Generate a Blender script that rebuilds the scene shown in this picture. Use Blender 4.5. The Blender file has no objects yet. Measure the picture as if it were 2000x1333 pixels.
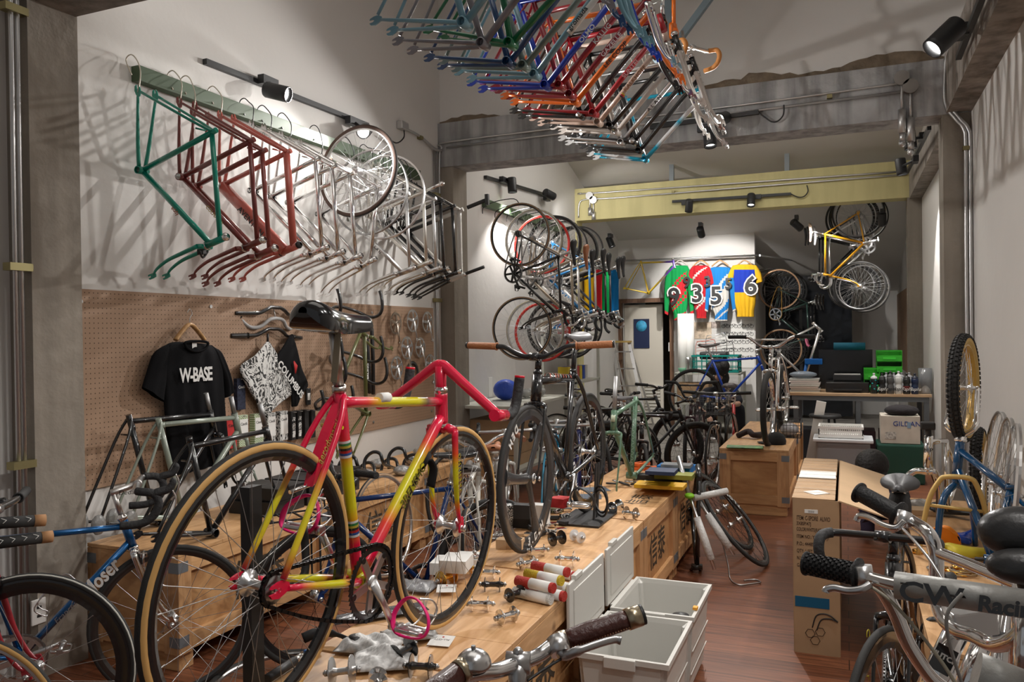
import bpy, bmesh, math, random
import numpy as np
from mathutils import Vector as V, Matrix as M4
random.seed(7)
sc = bpy.context.scene
COL = sc.collection
R_ = math.radians
# ------------------------------------------------------------------ camera
F, CX, CY, EYE = 1560.0, 1000.0, 666.5, 1.56
_y = V((652, 20.5, -F)).normalized()
_u = V((-.0135, 1, .0072)); _u = (_u - _u.dot(_y) * _y).normalized()
_x = _y.cross(_u)
CAMR = M4((_x, _y, _u))            # rows = world axes expressed in camera space
cd = bpy.data.cameras.new('camera'); cam = bpy.data.objects.new('camera', cd); COL.objects.link(cam)
cd.sensor_width = 36; cd.lens = F / 2000 * 36; cd.clip_start = .02; cd.clip_end = 100
cam.matrix_world = M4.Translation((0, 0, EYE)) @ CAMR.to_4x4()
sc.camera = cam
# ------------------------------------------------------------------ world, exposure
sc.view_settings.view_transform = 'Standard'; sc.view_settings.look = 'None'
sc.view_settings.gamma = 1; sc.view_settings.use_curve_mapping = False
sc.view_settings.exposure = 0.12
w = bpy.data.worlds.new('world'); sc.world = w; w.use_nodes = True
w.node_tree.nodes['Background'].inputs[0].default_value = (.93, .94, .96, 1)
w.node_tree.nodes['Background'].inputs[1].default_value = .19
def area(name, loc, aim, size, power, col=(1, .95, .88), sy=None):
    l = bpy.data.lights.new(name, 'AREA'); l.energy = power; l.color = col; l.size = size
    if sy: l.shape = 'RECTANGLE'; l.size_y = sy
    o = bpy.data.objects.new(name, l); COL.objects.link(o); o.location = loc
    o.rotation_euler = (V(aim) - V(loc)).to_track_quat('-Z', 'Y').to_euler(); return o
def spot(name, loc, aim, power, ang=70, col=(1, .96, .91), r=.03, blend=.35):
    l = bpy.data.lights.new(name, 'SPOT'); l.energy = power; l.color = col; l.spot_size = R_(ang)
    l.spot_blend = blend; l.shadow_soft_size = r
    o = bpy.data.objects.new(name, l); COL.objects.link(o); o.location = loc
    o.rotation_euler = (V(aim) - V(loc)).to_track_quat('-Z', 'Y').to_euler(); return o
area('ceiling_fill_light', (-1.3, 2.6, 5.2), (-1.3, 2.8, 0), 2.6, 26, sy=3.0)  # added ambient fill, standing in for lamps outside the view
area('ceiling_fill_light', (-1.4, 9.0, 4.3), (-1.4, 9.0, 0), 2.4, 60, sy=2.0)  # added ambient fill under the sloping roof
# ------------------------------------------------------------------ image -> place (measuring helpers)
CR = np.array([list(r) for r in CAMR])
def ray(px, py): return CR @ np.array([px - CX, -(py - CY), -F]) / F
def atz(px, py, z):
    d = ray(px, py); return V(d * (z - EYE) / d[2]) + V((0, 0, EYE))
def atx(px, py, x):
    d = ray(px, py); return V(d * x / d[0]) + V((0, 0, EYE))
def aty(px, py, y):
    d = ray(px, py); return V(d * y / d[1]) + V((0, 0, EYE))
# ------------------------------------------------------------------ materials
MATS = {}
def _nt(name):
    m = bpy.data.materials.new(name); m.use_nodes = True
    return m, m.node_tree.nodes, m.node_tree.links, m.node_tree.nodes['Principled BSDF']
def mat(col, rough=.5, metal=0., coat=0., name=None, bump=0., bscale=80, var=0., vscale=6, trans=0., alpha=1., stretch=None, sheen=0, emis=0):
    key = ('m', tuple(col), rough, metal, coat, bump, bscale, var, vscale, trans, alpha, stretch, emis)
    if key in MATS: return MATS[key]
    m, N, L, b = _nt(name or 'paint')
    b.inputs['Base Color'].default_value = (*col, 1); b.inputs['Roughness'].default_value = rough
    b.inputs['Metallic'].default_value = metal; b.inputs['Coat Weight'].default_value = coat
    b.inputs['Coat Roughness'].default_value = .08
    b.inputs['Transmission Weight'].default_value = trans; b.inputs['Alpha'].default_value = alpha
    if emis: b.inputs['Emission Color'].default_value = (*col, 1); b.inputs['Emission Strength'].default_value = emis
    if bump or var:
        tc = N.new('ShaderNodeTexCoord'); mp = N.new('ShaderNodeMapping'); L.new(tc.outputs['Object'], mp.inputs[0])
        if stretch: mp.inputs['Scale'].default_value = stretch
        if var:
            n = N.new('ShaderNodeTexNoise'); n.inputs['Scale'].default_value = vscale; n.inputs['Detail'].default_value = 6
            L.new(mp.outputs[0], n.inputs[0]); r = N.new('ShaderNodeValToRGB'); L.new(n.outputs[0], r.inputs[0])
            r.color_ramp.elements[0].position = .3; r.color_ramp.elements[1].position = .7
            r.color_ramp.elements[0].color = (*[c * (1 - var) for c in col], 1)
            r.color_ramp.elements[1].color = (*[min(1, c * (1 + var)) for c in col], 1)
            L.new(r.outputs[0], b.inputs['Base Color'])
        if bump:
            n2 = N.new('ShaderNodeTexNoise'); n2.inputs['Scale'].default_value = bscale; n2.inputs['Detail'].default_value = 4
            L.new(mp.outputs[0], n2.inputs[0]); bp = N.new('ShaderNodeBump'); bp.inputs['Strength'].default_value = bump
            bp.inputs['Distance'].default_value = .01; L.new(n2.outputs[0], bp.inputs['Height']); L.new(bp.outputs[0], b.inputs['Normal'])
    MATS[key] = m; return m
def paint(r, g, b, rough=.28, coat=.6): return mat((r, g, b), rough, 0, coat)
def metal(v=.8, rough=.18, tint=(1, 1, 1)): return mat(tuple(v * t for t in tint), rough, 1.0, name='metal')
CHROME = metal(.86, .10); ALLOY = metal(.72, .30); DALLOY = metal(.35, .35); STEEL = metal(.5, .4)
BLACKP = paint(.012, .012, .013, .25, .7); BLACKM = mat((.018, .018, .019), .5, name='black plastic'); GOLD = metal(.8, .22, (1, .55, .12))
RUBBER = mat((.022, .021, .020), .75, name='rubber', bump=.15, bscale=300); TAPE = mat((.02, .02, .02), .8, name='tape', bump=.4, bscale=120)
WHITEP = mat((.78, .77, .74), .45, name='white plastic'); PAPER = mat((.8, .79, .76), .8, name='paper')
LEATHER = mat((.36, .13, .05), .42, 0, .2, name='leather', bump=.3, bscale=120)
def vcol_mat(name='painted', rough=.27, metal_=0., coat=.7):
    if name in MATS: return MATS[name]
    m, N, L, b = _nt(name); a = N.new('ShaderNodeVertexColor'); a.layer_name = 'Col'
    L.new(a.outputs[0], b.inputs['Base Color']); b.inputs['Roughness'].default_value = rough
    b.inputs['Coat Weight'].default_value = coat; b.inputs['Metallic'].default_value = metal_; MATS[name] = m; return m
def wood(name, c1, c2, rough=.55, scale=(1, 12, 12), ring=True, ax='Object', wav=3., coat=0.):
    if name in MATS: return MATS[name]
    m, N, L, b = _nt(name)
    tc = N.new('ShaderNodeTexCoord'); mp = N.new('ShaderNodeMapping'); mp.inputs['Scale'].default_value = scale
    L.new(tc.outputs[ax], mp.inputs[0])
    n = N.new('ShaderNodeTexNoise'); n.inputs['Scale'].default_value = wav; n.inputs['Detail'].default_value = 8; n.inputs['Distortion'].default_value = 1.2
    L.new(mp.outputs[0], n.inputs[0])
    r = N.new('ShaderNodeValToRGB'); L.new(n.outputs[0], r.inputs[0])
    r.color_ramp.elements[0].position = .32; r.color_ramp.elements[0].color = (*c1, 1)
    r.color_ramp.elements[1].position = .66; r.color_ramp.elements[1].color = (*c2, 1)
    oi = N.new('ShaderNodeObjectInfo'); hs = N.new('ShaderNodeHueSaturation'); mr = N.new('ShaderNodeMapRange')
    mr.inputs[3].default_value = .88; mr.inputs[4].default_value = 1.1; L.new(oi.outputs['Random'], mr.inputs[0]); L.new(mr.outputs[0], hs.inputs['Value'])
    L.new(r.outputs[0], hs.inputs['Color'])
    # knots
    vo = N.new('ShaderNodeTexVoronoi'); vo.inputs['Scale'].default_value = 2.3; L.new(tc.outputs[ax], vo.inputs[0])
    kr = N.new('ShaderNodeValToRGB'); kr.color_ramp.elements[0].position = .035; kr.color_ramp.elements[0].color = (.35, .28, .22, 1)
    kr.color_ramp.elements[1].position = .075; kr.color_ramp.elements[1].color = (1, 1, 1, 1); L.new(vo.outputs[0], kr.inputs[0])
    mx = N.new('ShaderNodeMixRGB'); mx.blend_type = 'MULTIPLY'; mx.inputs[0].default_value = 1; L.new(hs.outputs[0], mx.inputs[1]); L.new(kr.outputs[0], mx.inputs[2])
    L.new(mx.outputs[0], b.inputs['Base Color']); b.inputs['Roughness'].default_value = rough; b.inputs['Coat Weight'].default_value = coat
    bp = N.new('ShaderNodeBump'); bp.inputs['Strength'].default_value = .15; bp.inputs['Distance'].default_value = .004
    L.new(n.outputs[0], bp.inputs['Height']); L.new(bp.outputs[0], b.inputs['Normal'])
    MATS[name] = m; return m
PINE = wood('crate pine', (.46, .24, .10), (.62, .36, .17), .5, (1.2, 9, 9)); PLY = wood('crate plywood', (.42, .21, .085), (.60, .34, .15), .5, (1.5, 5, 5), wav=2.2)
PINEZ = wood('crate pine upright', (.44, .23, .10), (.60, .35, .17), .5, (9, 9, 1.2)); PINEY = wood('crate pine long', (.52, .28, .12), (.68, .41, .20), .45, (9, 1.1, 9)); HANGW = wood('hanger wood', (.42, .22, .08), (.6, .36, .16), .45, (12, 12, 3))
DARKW = wood('dark wood', (.12, .06, .035), (.22, .12, .07), .5, (8, 8, 1))
CARD = mat((.42, .27, .15), .75, name='cardboard', var=.12, vscale=4); CARDL = mat((.56, .38, .22), .75, name='cardboard', var=.08, vscale=4)
# ------------------------------------------------------------------ mesh builder
def cat_rom(p, n=6, closed=False):
    p = [V(q) for q in p]; out = []
    m = len(p)
    for i in range(m if closed else m - 1):
        if closed: a, b, c, d = p[(i - 1) % m], p[i], p[(i + 1) % m], p[(i + 2) % m]
        else: a, b, c, d = p[max(i - 1, 0)], p[i], p[i + 1], p[min(i + 2, m - 1)]
        for k in range(n):
            t = k / n
            out.append(.5 * ((2 * b) + (c - a) * t + (2 * a - 5 * b + 4 * c - d) * t * t + (3 * b - a - 3 * c + d) * t ** 3))
    if not closed: out.append(p[-1])
    return out
class MB:
    def __init__(s):
        s.bm = bmesh.new(); s.mi = 0; s.cl = None; s.col = None; s.smooth = True
    def face(s, vs, col=None, sm=None):
        try: f = s.bm.faces.new(vs)
        except ValueError: return None
        f.material_index = s.mi; f.smooth = s.smooth if sm is None else sm
        if s.cl is not None or s.col is not None or col is not None:
            if s.cl is None: s.cl = s.bm.loops.layers.float_color.new('Col')
            for i, lp in enumerate(f.loops):
                c = (col[i] if isinstance(col, list) else col) or s.col or (1, 1, 1)
                lp[s.cl] = (*c, 1)
        return f
    def tube(s, pts, r, seg=10, closed=False, cap=True, flat=1., side=None, cols=None, sq=False):
        pts = [V(p) for p in pts]; n = len(pts)
        if cols and s.cl is None: s.cl = s.bm.loops.layers.float_color.new('Col')
        rs = list(r) if isinstance(r, (list, tuple)) else [r] * n
        T = []
        for i in range(n):
            a = pts[(i - 1) % n] if (closed or i > 0) else pts[0]; b = pts[(i + 1) % n] if (closed or i < n - 1) else pts[-1]
            t = (b - a)
            T.append(t.normalized() if t.length > 1e-9 else V((0, 0, 1)))
        up = V(side) if side else (V((0, 0, 1)) if abs(T[0].z) < .9 else V((1, 0, 0)))
        u = (up - up.dot(T[0]) * T[0]).normalized(); rings = []
        for i in range(n):
            if i: u = (u - u.dot(T[i]) * T[i]); u = u.normalized() if u.length > 1e-6 else V((1, 0, 0))
            v = T[i].cross(u); rg = []
            for k in range(seg):
                a = 2 * math.pi * (k + (.5 if sq else 0)) / seg
                rg.append(s.bm.verts.new(pts[i] + u * (math.cos(a) * rs[i]) + v * (math.sin(a) * rs[i] * flat)))
            rings.append(rg)
        for i in range(n if closed else n - 1):
            A, B = rings[i], rings[(i + 1) % n]
            for k in range(seg):
                c = [cols[i], cols[i], cols[(i + 1) % n], cols[(i + 1) % n]] if cols else None
                s.face([A[k], A[(k + 1) % seg], B[(k + 1) % seg], B[k]], c, None if not sq else False)
        if cap and not closed:
            s.face(rings[0][::-1], cols[0] if cols else None, False); s.face(rings[-1], cols[-1] if cols else None, False)
        return s
    def cyl(s, a, b, r, seg=12, r2=None): return s.tube([a, b], [r, r if r2 is None else r2], seg)
    def hollow(s, a, b, r, ri, seg=14):
        a, b = V(a), V(b); t = (b - a).normalized(); up = V((0, 0, 1)) if abs(t.z) < .9 else V((1, 0, 0))
        return s.lathe([(ri, 0), (r, 0), (r, (b - a).length), (ri, (b - a).length), (ri, 0)], a, t, seg)
    def lathe(s, prof, c=(0, 0, 0), ax=(0, 0, 1), seg=20, closed=False, a0=0, a1=None, flat=1.):
        ax = V(ax).normalized(); c = V(c); up = V((0, 0, 1)) if abs(ax.z) < .9 else V((1, 0, 0))
        u = (up - up.dot(ax) * ax).normalized(); v = ax.cross(u); rings = []
        full = a1 is None; ns = seg if full else seg + 1
        for r, h in prof:
            if r < 1e-6 and full: rings.append([s.bm.verts.new(c + ax * h)]); continue
            rings.append([s.bm.verts.new(c + ax * h + (u * math.cos(t) + v * math.sin(t) * flat) * r) for t in [(a0 + (2 * math.pi if full else a1 - a0) * k / seg) for k in range(ns)]])
        for A, B in zip(rings, rings[1:]):
            for k in range(seg):
                k2 = (k + 1) % ns
                if len(A) == 1 and len(B) == 1: break
                if len(A) == 1: s.face([A[0], B[k], B[k2]][::-1])
                elif len(B) == 1: s.face([A[k], A[k2], B[0]])
                else: s.face([A[k], A[k2], B[k2], B[k]])
        return s
    def torus(s, R, r, c=(0, 0, 0), ax=(0, 1, 0), seg=48, rs=8, flat=1.):
        ax = V(ax).normalized(); c = V(c); up = V((0, 0, 1)) if abs(ax.z) < .9 else V((1, 0, 0))
        u = (up - up.dot(ax) * ax).normalized(); v = ax.cross(u)
        return s.tube([c + (u * math.cos(2 * math.pi * k / seg) + v * math.sin(2 * math.pi * k / seg)) * R for k in range(seg)], r, rs, closed=True, side=None if flat == 1. else u, flat=flat)
    def box(s, c, d, rot=None, bev=0.):
        c = V(c); h = V(d) / 2; vs = []
        for x in (-1, 1):
            for y in (-1, 1):
                for z in (-1, 1):
                    p = V((x * h.x, y * h.y, z * h.z)); p = (rot @ p) if rot else p; vs.append(s.bm.verts.new(c + p))
        fs = []
        for q in ((0, 1, 3, 2), (4, 6, 7, 5), (0, 4, 5, 1), (2, 3, 7, 6), (0, 2, 6, 4), (1, 5, 7, 3)): fs.append(s.face([vs[i] for i in q], None, False))
        if bev > 0:
            es = list({e for f in fs for e in f.edges}); r = bmesh.ops.bevel(s.bm, geom=es, offset=bev, segments=2, affect='EDGES', profile=.6)
            for f in r['faces']: f.material_index = s.mi
        return s
    def bar(s, a, b, w, h, side=None):
        """rectangular bar from a to b"""
        a, b = V(a), V(b); t = (b - a); L = t.length; t.normalize(); up = V(side) if side else (V((0, 0, 1)) if abs(t.z) < .9 else V((1, 0, 0)))
        u = (up - up.dot(t) * t).normalized(); v = t.cross(u); return s.box((a + b) / 2, (L, w, h), M4((t, v, u)).transposed())
    def prism(s, poly, fn, th):
        """poly 2D list -> fn(x,y,z) maps; z in +-th/2"""
        A = [s.bm.verts.new(fn(x, y, -th / 2)) for x, y in poly]; B = [s.bm.verts.new(fn(x, y, th / 2)) for x, y in poly]
        s.face(A[::-1], None, False); s.face(B, None, False); n = len(poly)
        for i in range(n): s.face([A[i], A[(i + 1) % n], B[(i + 1) % n], B[i]], None, False)
        return s
    def quad(s, a, b, c, d):
        s.face([s.bm.verts.new(V(p)) for p in (a, b, c, d)], None, False); return s
    def grid(s, fn, nu, nv, closed_u=False):
        g = [[s.bm.verts.new(V(fn(i / nu, j / nv))) for j in range(nv + 1)] for i in range(nu + (0 if closed_u else 1))]
        for i in range(nu):
            for j in range(nv): s.face([g[i][j], g[(i + 1) % len(g)][j], g[(i + 1) % len(g)][j + 1], g[i][j + 1]])
        return s
    def ball(s, c, r, seg=12, sc=(1, 1, 1), rot=None):
        c = V(c)
        def f(u, v):
            a = u * 2 * math.pi; b = (v - .5) * math.pi * .998
            p = V((math.cos(a) * math.cos(b) * r * sc[0], math.sin(a) * math.cos(b) * r * sc[1], math.sin(b) * r * sc[2]))
            return c + ((rot @ p) if rot else p)
        return s.grid(f, seg, seg // 2 + 2, closed_u=True)
    def mesh(s, name, mats):
        bmesh.ops.recalc_face_normals(s.bm, faces=s.bm.faces); me = bpy.data.meshes.new(name); s.bm.to_mesh(me); s.bm.free()
        for m in (mats if isinstance(mats, (list, tuple)) else [mats]): me.materials.append(m)
        return me
    def obj(s, name, mats, parent=None, **k): return link(s.mesh(name, mats), name, parent, **k)
def link(me, name, parent=None, label=None, cat=None, group=None, kind=None, loc=None, mw=None):
    o = bpy.data.objects.new(name, me); COL.objects.link(o)
    if parent: o.parent = parent
    if label: o['label'] = label
    if cat: o['category'] = cat
    if group: o['group'] = group
    if kind: o['kind'] = kind
    if mw is not None: o.matrix_basis = mw
    if loc is not None: o.location = loc
    return o
def thing(name, label, cat, mw=None, group=None, loc=None):
    return link(None, name, None, label, cat, group, None, loc, mw)
def copy_tree(o, parent=None, **k):
    c = o.copy(); COL.objects.link(c)
    if parent: c.parent = parent
    for a, v in k.items(): c[a] = v
    for ch in list(o.children): copy_tree(ch, c)
    return c
def pose(loc, fwd, up):
    """local x -> fwd, z -> up"""
    x = V(fwd).normalized(); z = V(up); z = (z - z.dot(x) * x).normalized(); y = z.cross(x)
    m = M4((x, y, z)).transposed().to_4x4(); m.translation = V(loc); return m
CACHE = {}
def cached(key, fn):
    if key not in CACHE: CACHE[key] = fn()
    return CACHE[key]
def text(s, size, mat_, parent=None, mw=None, name='lettering', ext=.0006, align='CENTER', bold=0., shear=0., label=None, squash=1., fit=0, spacing=1.):
    cu = bpy.data.curves.new('t', 'FONT'); cu.body = s; cu.size = size; cu.align_x = align; cu.align_y = 'CENTER'; cu.extrude = ext; cu.shear = shear; cu.offset = bold; cu.space_character = spacing
    cu.resolution_u = 3
    to = bpy.data.objects.new('t', cu); COL.objects.link(to); dg = bpy.context.evaluated_depsgraph_get(); dg.update()
    me = bpy.data.meshes.new_from_object(to.evaluated_get(dg)); bpy.data.objects.remove(to); me.materials.clear(); me.materials.append(mat_); me.name = name
    if fit: xs = [v.co.x for v in me.vertices]; squash = fit / max(max(xs) - min(xs), 1e-4)
    if squash != 1: me.transform(M4.Scale(squash, 4, (1, 0, 0)))
    return link(me, name, parent, label, mw=mw)
def tm(loc, right, up):
    """pose for text: local x -> right, y -> up"""
    x = V(right).normalized(); y = V(up); y = (y - y.dot(x) * x).normalized(); z = x.cross(y)
    m = M4((x, y, z)).transposed().to_4x4(); m.translation = V(loc); return m
def struct(mb, name, mats): return mb.obj(name, mats, kind='structure')
# ================================================================== THE ROOM
def wallmat(name, c, stain=.08, streak=0., bump=.1, scale=1.3):
    m, N, L, b = _nt(name); tc = N.new('ShaderNodeTexCoord')
    n = N.new('ShaderNodeTexNoise'); n.inputs['Scale'].default_value = scale; n.inputs['Detail'].default_value = 8; L.new(tc.outputs['Object'], n.inputs[0])
    r = N.new('ShaderNodeValToRGB'); L.new(n.outputs[0], r.inputs[0]); r.color_ramp.elements[0].position = .3; r.color_ramp.elements[1].position = .7
    r.color_ramp.elements[0].color = (*[x * (1 - stain) for x in c], 1); r.color_ramp.elements[1].color = (*c, 1)
    out = r.outputs[0]
    if streak:
        mp = N.new('ShaderNodeMapping'); mp.inputs['Scale'].default_value = (7, 7, .7); L.new(tc.outputs['Object'], mp.inputs[0])
        n2 = N.new('ShaderNodeTexNoise'); n2.inputs['Scale'].default_value = 1.6; n2.inputs['Detail'].default_value = 5; L.new(mp.outputs[0], n2.inputs[0])
        r2 = N.new('ShaderNodeValToRGB'); L.new(n2.outputs[0], r2.inputs[0]); r2.color_ramp.elements[0].position = .35; r2.color_ramp.elements[1].position = .62
        r2.color_ramp.elements[0].color = (*[1 - streak] * 3, 1); r2.color_ramp.elements[1].color = (1, 1, 1, 1)
        mx = N.new('ShaderNodeMixRGB'); mx.blend_type = 'MULTIPLY'; mx.inputs[0].default_value = 1; L.new(out, mx.inputs[1]); L.new(r2.outputs[0], mx.inputs[2]); out = mx.outputs[0]
    L.new(out, b.inputs['Base Color']); b.inputs['Roughness'].default_value = .85
    n3 = N.new('ShaderNodeTexNoise'); n3.inputs['Scale'].default_value = 14; n3.inputs['Detail'].default_value = 8; L.new(tc.outputs['Object'], n3.inputs[0])
    bp = N.new('ShaderNodeBump'); bp.inputs['Strength'].default_value = bump; bp.inputs['Distance'].default_value = .02; L.new(n3.outputs[0], bp.inputs['Height']); L.new(bp.outputs[0], b.inputs['Normal'])
    return m
WALL = wallmat('white wall', (.70, .685, .66), .05); CONC = wallmat('grey concrete', (.52, .52, .52), .42, .45, .5, 2.2)
CONCD = wallmat('column concrete', (.34, .30, .25), .3, .2, .4); YELC = wallmat('yellow painted beam', (.62, .56, .28), .15, .1, .2); BROKEN = wallmat('broken plaster', (.25, .19, .13), .5, 0, 1., 9)
CEIL = wallmat('ceiling white', (.66, .64, .61), .04); RBEAM = wallmat('streaked beam', (.36, .32, .28), .25, .45, .3, 2)
def planks(name, c1, c2, w_, len_, rough, coat=0):
    m, N, L, b = _nt(name); tc = N.new('ShaderNodeTexCoord'); mp = N.new('ShaderNodeMapping'); L.new(tc.outputs['Object'], mp.inputs[0])
    br = N.new('ShaderNodeTexBrick'); L.new(mp.outputs[0], br.inputs[0]); br.inputs['Scale'].default_value = 1; br.inputs['Brick Width'].default_value = len_; br.inputs['Row Height'].default_value = w_
    br.inputs['Mortar Size'].default_value = .0022; br.inputs['Color1'].default_value = (*c1, 1); br.inputs['Color2'].default_value = (*c2, 1); br.inputs['Mortar'].default_value = (.02, .008, .004, 1)
    mp2 = N.new('ShaderNodeMapping'); mp2.inputs['Scale'].default_value = (1.4, 22, 1); L.new(tc.outputs['Object'], mp2.inputs[0])
    n = N.new('ShaderNodeTexNoise'); n.inputs['Scale'].default_value = 2.4; n.inputs['Detail'].default_value = 7; L.new(mp2.outputs[0], n.inputs[0])
    r = N.new('ShaderNodeValToRGB'); r.color_ramp.elements[0].position = .3; r.color_ramp.elements[0].color = (.55, .5, .48, 1); r.color_ramp.elements[1].position = .7; r.color_ramp.elements[1].color = (1.2, 1.15, 1.1, 1); L.new(n.outputs[0], r.inputs[0])
    mx = N.new('ShaderNodeMixRGB'); mx.blend_type = 'MULTIPLY'; mx.inputs[0].default_value = 1; L.new(br.outputs[0], mx.inputs[1]); L.new(r.outputs[0], mx.inputs[2])
    L.new(mx.outputs[0], b.inputs['Base Color']); b.inputs['Roughness'].default_value = rough; b.inputs['Coat Weight'].default_value = coat; b.inputs['Coat Roughness'].default_value = .3; return m
FLOORM = planks('red floorboards', (.155, .052, .023), (.235, .085, .038), .12, 2.2, .42, .15)
LW, RW, FW = -3.6, .88, 13.4       # left wall, right wall, far wall
YC = 9.75                          # boards end, bare concrete begins
struct(MB().box((-1.3, (YC - 3) / 2 , -.05), (5.6, YC + 3, .1)), 'floor', FLOORM)
struct(MB().box((-1.3, (YC + 18) / 2, -.052), (5.6, 18 - YC, .1)), 'floor', wallmat('bare concrete floor', (.30, .28, .25), .25, 0, .3, 1.5))
def zroof(y): return 4.07 - .315 * (y - 10.5)
# left wall with gable to the roof
m = MB()
m.prism([(-3, 0), (18, 0), (18, zroof(18)), (6.9, zroof(6.9)), (6.9, 5.5), (-3, 5.5)], lambda a, b, c: V((LW - .1 + c, a, b)), .2); struct(m, 'wall_left', WALL)
m = MB(); m.prism([(-3, 0), (18, 0), (18, zroof(18)), (6.9, zroof(6.9)), (6.9, 5.5), (-3, 5.5)], lambda a, b, c: V((RW + .1 + c, a, b)), .2); struct(m, 'wall_right', WALL)
# far wall: door opening left, ends at the recess
DX0, DX1, DZ = -3.54, -2.72, 2.08
XE = aty(1475, 600, FW).x
m = MB(); yb = FW + .1
zt = zroof(FW) + .0
m.box(((LW + DX0) / 2, yb, DZ / 2), (DX0 - LW, .2, DZ)); m.box(((DX1 + XE) / 2, yb, DZ / 2), (XE - DX1, .2, DZ)); m.box(((LW + XE) / 2, yb, (DZ + zt) / 2), (XE - LW, .2, zt - DZ))
m.box((XE - .08, (FW + 16.2) / 2, 1.35), (.16, 16.2 - FW - .22, 2.7)); struct(m, 'wall_back', WALL)
struct(MB().box(((XE + RW) / 2, 16.3, 1.35), (RW - XE, .2, 2.7)), 'wall_back_recess', WALL)
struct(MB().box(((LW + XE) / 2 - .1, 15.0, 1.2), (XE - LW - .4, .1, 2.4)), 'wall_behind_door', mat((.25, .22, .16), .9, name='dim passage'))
# gable wall above the concrete beam, ceilings
struct(MB().box((-1.36, 7.0, 4.53), (RW - LW - .0, .24, 1.86)), 'wall_above_beam', WALL)
struct(MB().box((-1.36, 2, 5.5), (5.2, 10, .1)), 'ceiling', CEIL)
m = MB(); m.prism([(6.95, zroof(6.95)), (18, zroof(18)), (18, zroof(18) + .1), (6.95, zroof(6.95) + .1)], lambda a, b, c: V((-1.36 + c, a, b)), 5.0); struct(m, 'ceiling', CEIL)
# concrete beam with broken upper edge
BY, BZ0, BZ1, CR_ = 6.83, 3.18, 3.60, .69
m = MB(); m.box(((LW + RW) / 2, BY + .16, (BZ0 + BZ1) / 2), (RW - LW, .32, BZ1 - BZ0)); m.mi = 1
n = 70; top = []
for i in range(n + 1):
    x = LW + (RW - LW) * i / n; top.append((x, BZ1 + .03 + .035 * math.sin(i * .33) + .012 * random.uniform(-1, 1) + (.045 if 12 < i < 23 or 44 < i < 66 else 0)))
for i in range(n):
    a, b = top[i], top[i + 1]; d0, d1 = random.uniform(.0, .02), 0
    m.quad((a[0], BY + .02, BZ1 - .03), (b[0], BY + .02, BZ1 - .03), (b[0], BY + .045, b[1]), (a[0], BY + .045, a[1]))
    m.quad((a[0], BY + .045, a[1]), (b[0], BY + .045, b[1]), (b[0], BY + .12, b[1]), (a[0], BY + .12, a[1]))
m.mi = 0
struct(m, 'trim_concrete_beam', [CONC, BROKEN])
YY, YZ0, YZ1 = 11.04, 3.2, 3.66
struct(MB().box(((LW + RW) / 2, YY + .14, (YZ0 + YZ1) / 2), (RW - LW, .28, YZ1 - YZ0)), 'trim_yellow_beam', YELC)
for nm, y0, y1, mt in (('trim_column_left_near', 2.54, 2.80, CONCD), ('trim_column_left_middle', BY + .01, BY + .31, CONCD), ('trim_column_left_far', YY + .01, YY + .27, YELC)):
    p = .15 if 'far' not in nm else .02
    struct(MB().box((LW + p / 2, (y0 + y1) / 2, 1.6), (p, y1 - y0, 3.2)), nm, mt)
struct(MB().box((LW + 2.4, 2.64, 3.36), (4.8, .30, .44)), 'trim_near_beam', RBEAM)
struct(MB().box(((CR_ + RW) / 2, BY + .16, 1.6), (RW - CR_, .30, 3.2)), 'trim_column_right_middle', CONCD)
struct(MB().box(((.72 + RW) / 2, YY + .14, 1.6), (RW - .72, .27, 3.2)), 'trim_column_right_far', CONCD)
struct(MB().box(((CR_ + .02 + RW) / 2, 1.9, 3.39), (RW - CR_ - .02, 9.8, .42)), 'trim_right_beam', RBEAM)
struct(MB().box(((.74 + RW) / 2, 9.1, 3.39), (RW - .74, 3.9, .42)), 'trim_right_beam_far', RBEAM)
# door: frame, leaf ajar, louvre
m = MB()
for x in (DX0 - .03, DX1 + .03): m.box((x, FW - .01, DZ / 2), (.06, .1, DZ))
m.box(((DX0 + DX1) / 2, FW - .01, DZ + .035), (DX1 - DX0 + .12, .1, .07)); struct(m, 'door_frame_trim', DARKW)
dl = struct(MB().box(((DX0 + DX1) / 2 - .07, FW + .12, 1.03), (.66, .04, 2.04)), 'door_1', mat((.62, .58, .50), .6, name='door paint'))
lv = MB()
for k in range(9): lv.box((DX0 + .49, FW + .085, .22 + .055 * k), (.26, .03, .035))
lv.obj('louvre', mat((.6, .58, .52), .5), dl)
# pegboard
def pegmat():
    m, N, L, b = _nt('pegboard'); tc = N.new('ShaderNodeTexCoord'); sx = N.new('ShaderNodeSeparateXYZ'); L.new(tc.outputs['Object'], sx.inputs[0])
    def mth(op, a, b_=None, v=None):
        q = N.new('ShaderNodeMath'); q.operation = op; L.new(a, q.inputs[0])
        if b_ is not None: L.new(b_, q.inputs[1])
        if v is not None: q.inputs[1].default_value = v
        return q.outputs[0]
    ds = []
    for ax in ('Y', 'Z'):
        q = mth('MULTIPLY', sx.outputs[ax], v=1 / .026); q = mth('FRACT', q); q = mth('SUBTRACT', q, v=.5); q = mth('POWER', q, v=2); ds.append(q)
    d = mth('ADD', ds[0], ds[1]); h = mth('LESS_THAN', d, v=.016)
    mx = N.new('ShaderNodeMixRGB'); L.new(h, mx.inputs[0]); mx.inputs[1].default_value = (.35, .225, .145, 1); mx.inputs[2].default_value = (.08, .045, .025, 1)
    L.new(mx.outputs[0], b.inputs['Base Color']); b.inputs['Roughness'].default_value = .7; return m
PEG = pegmat()
PX = LW + .015
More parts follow.
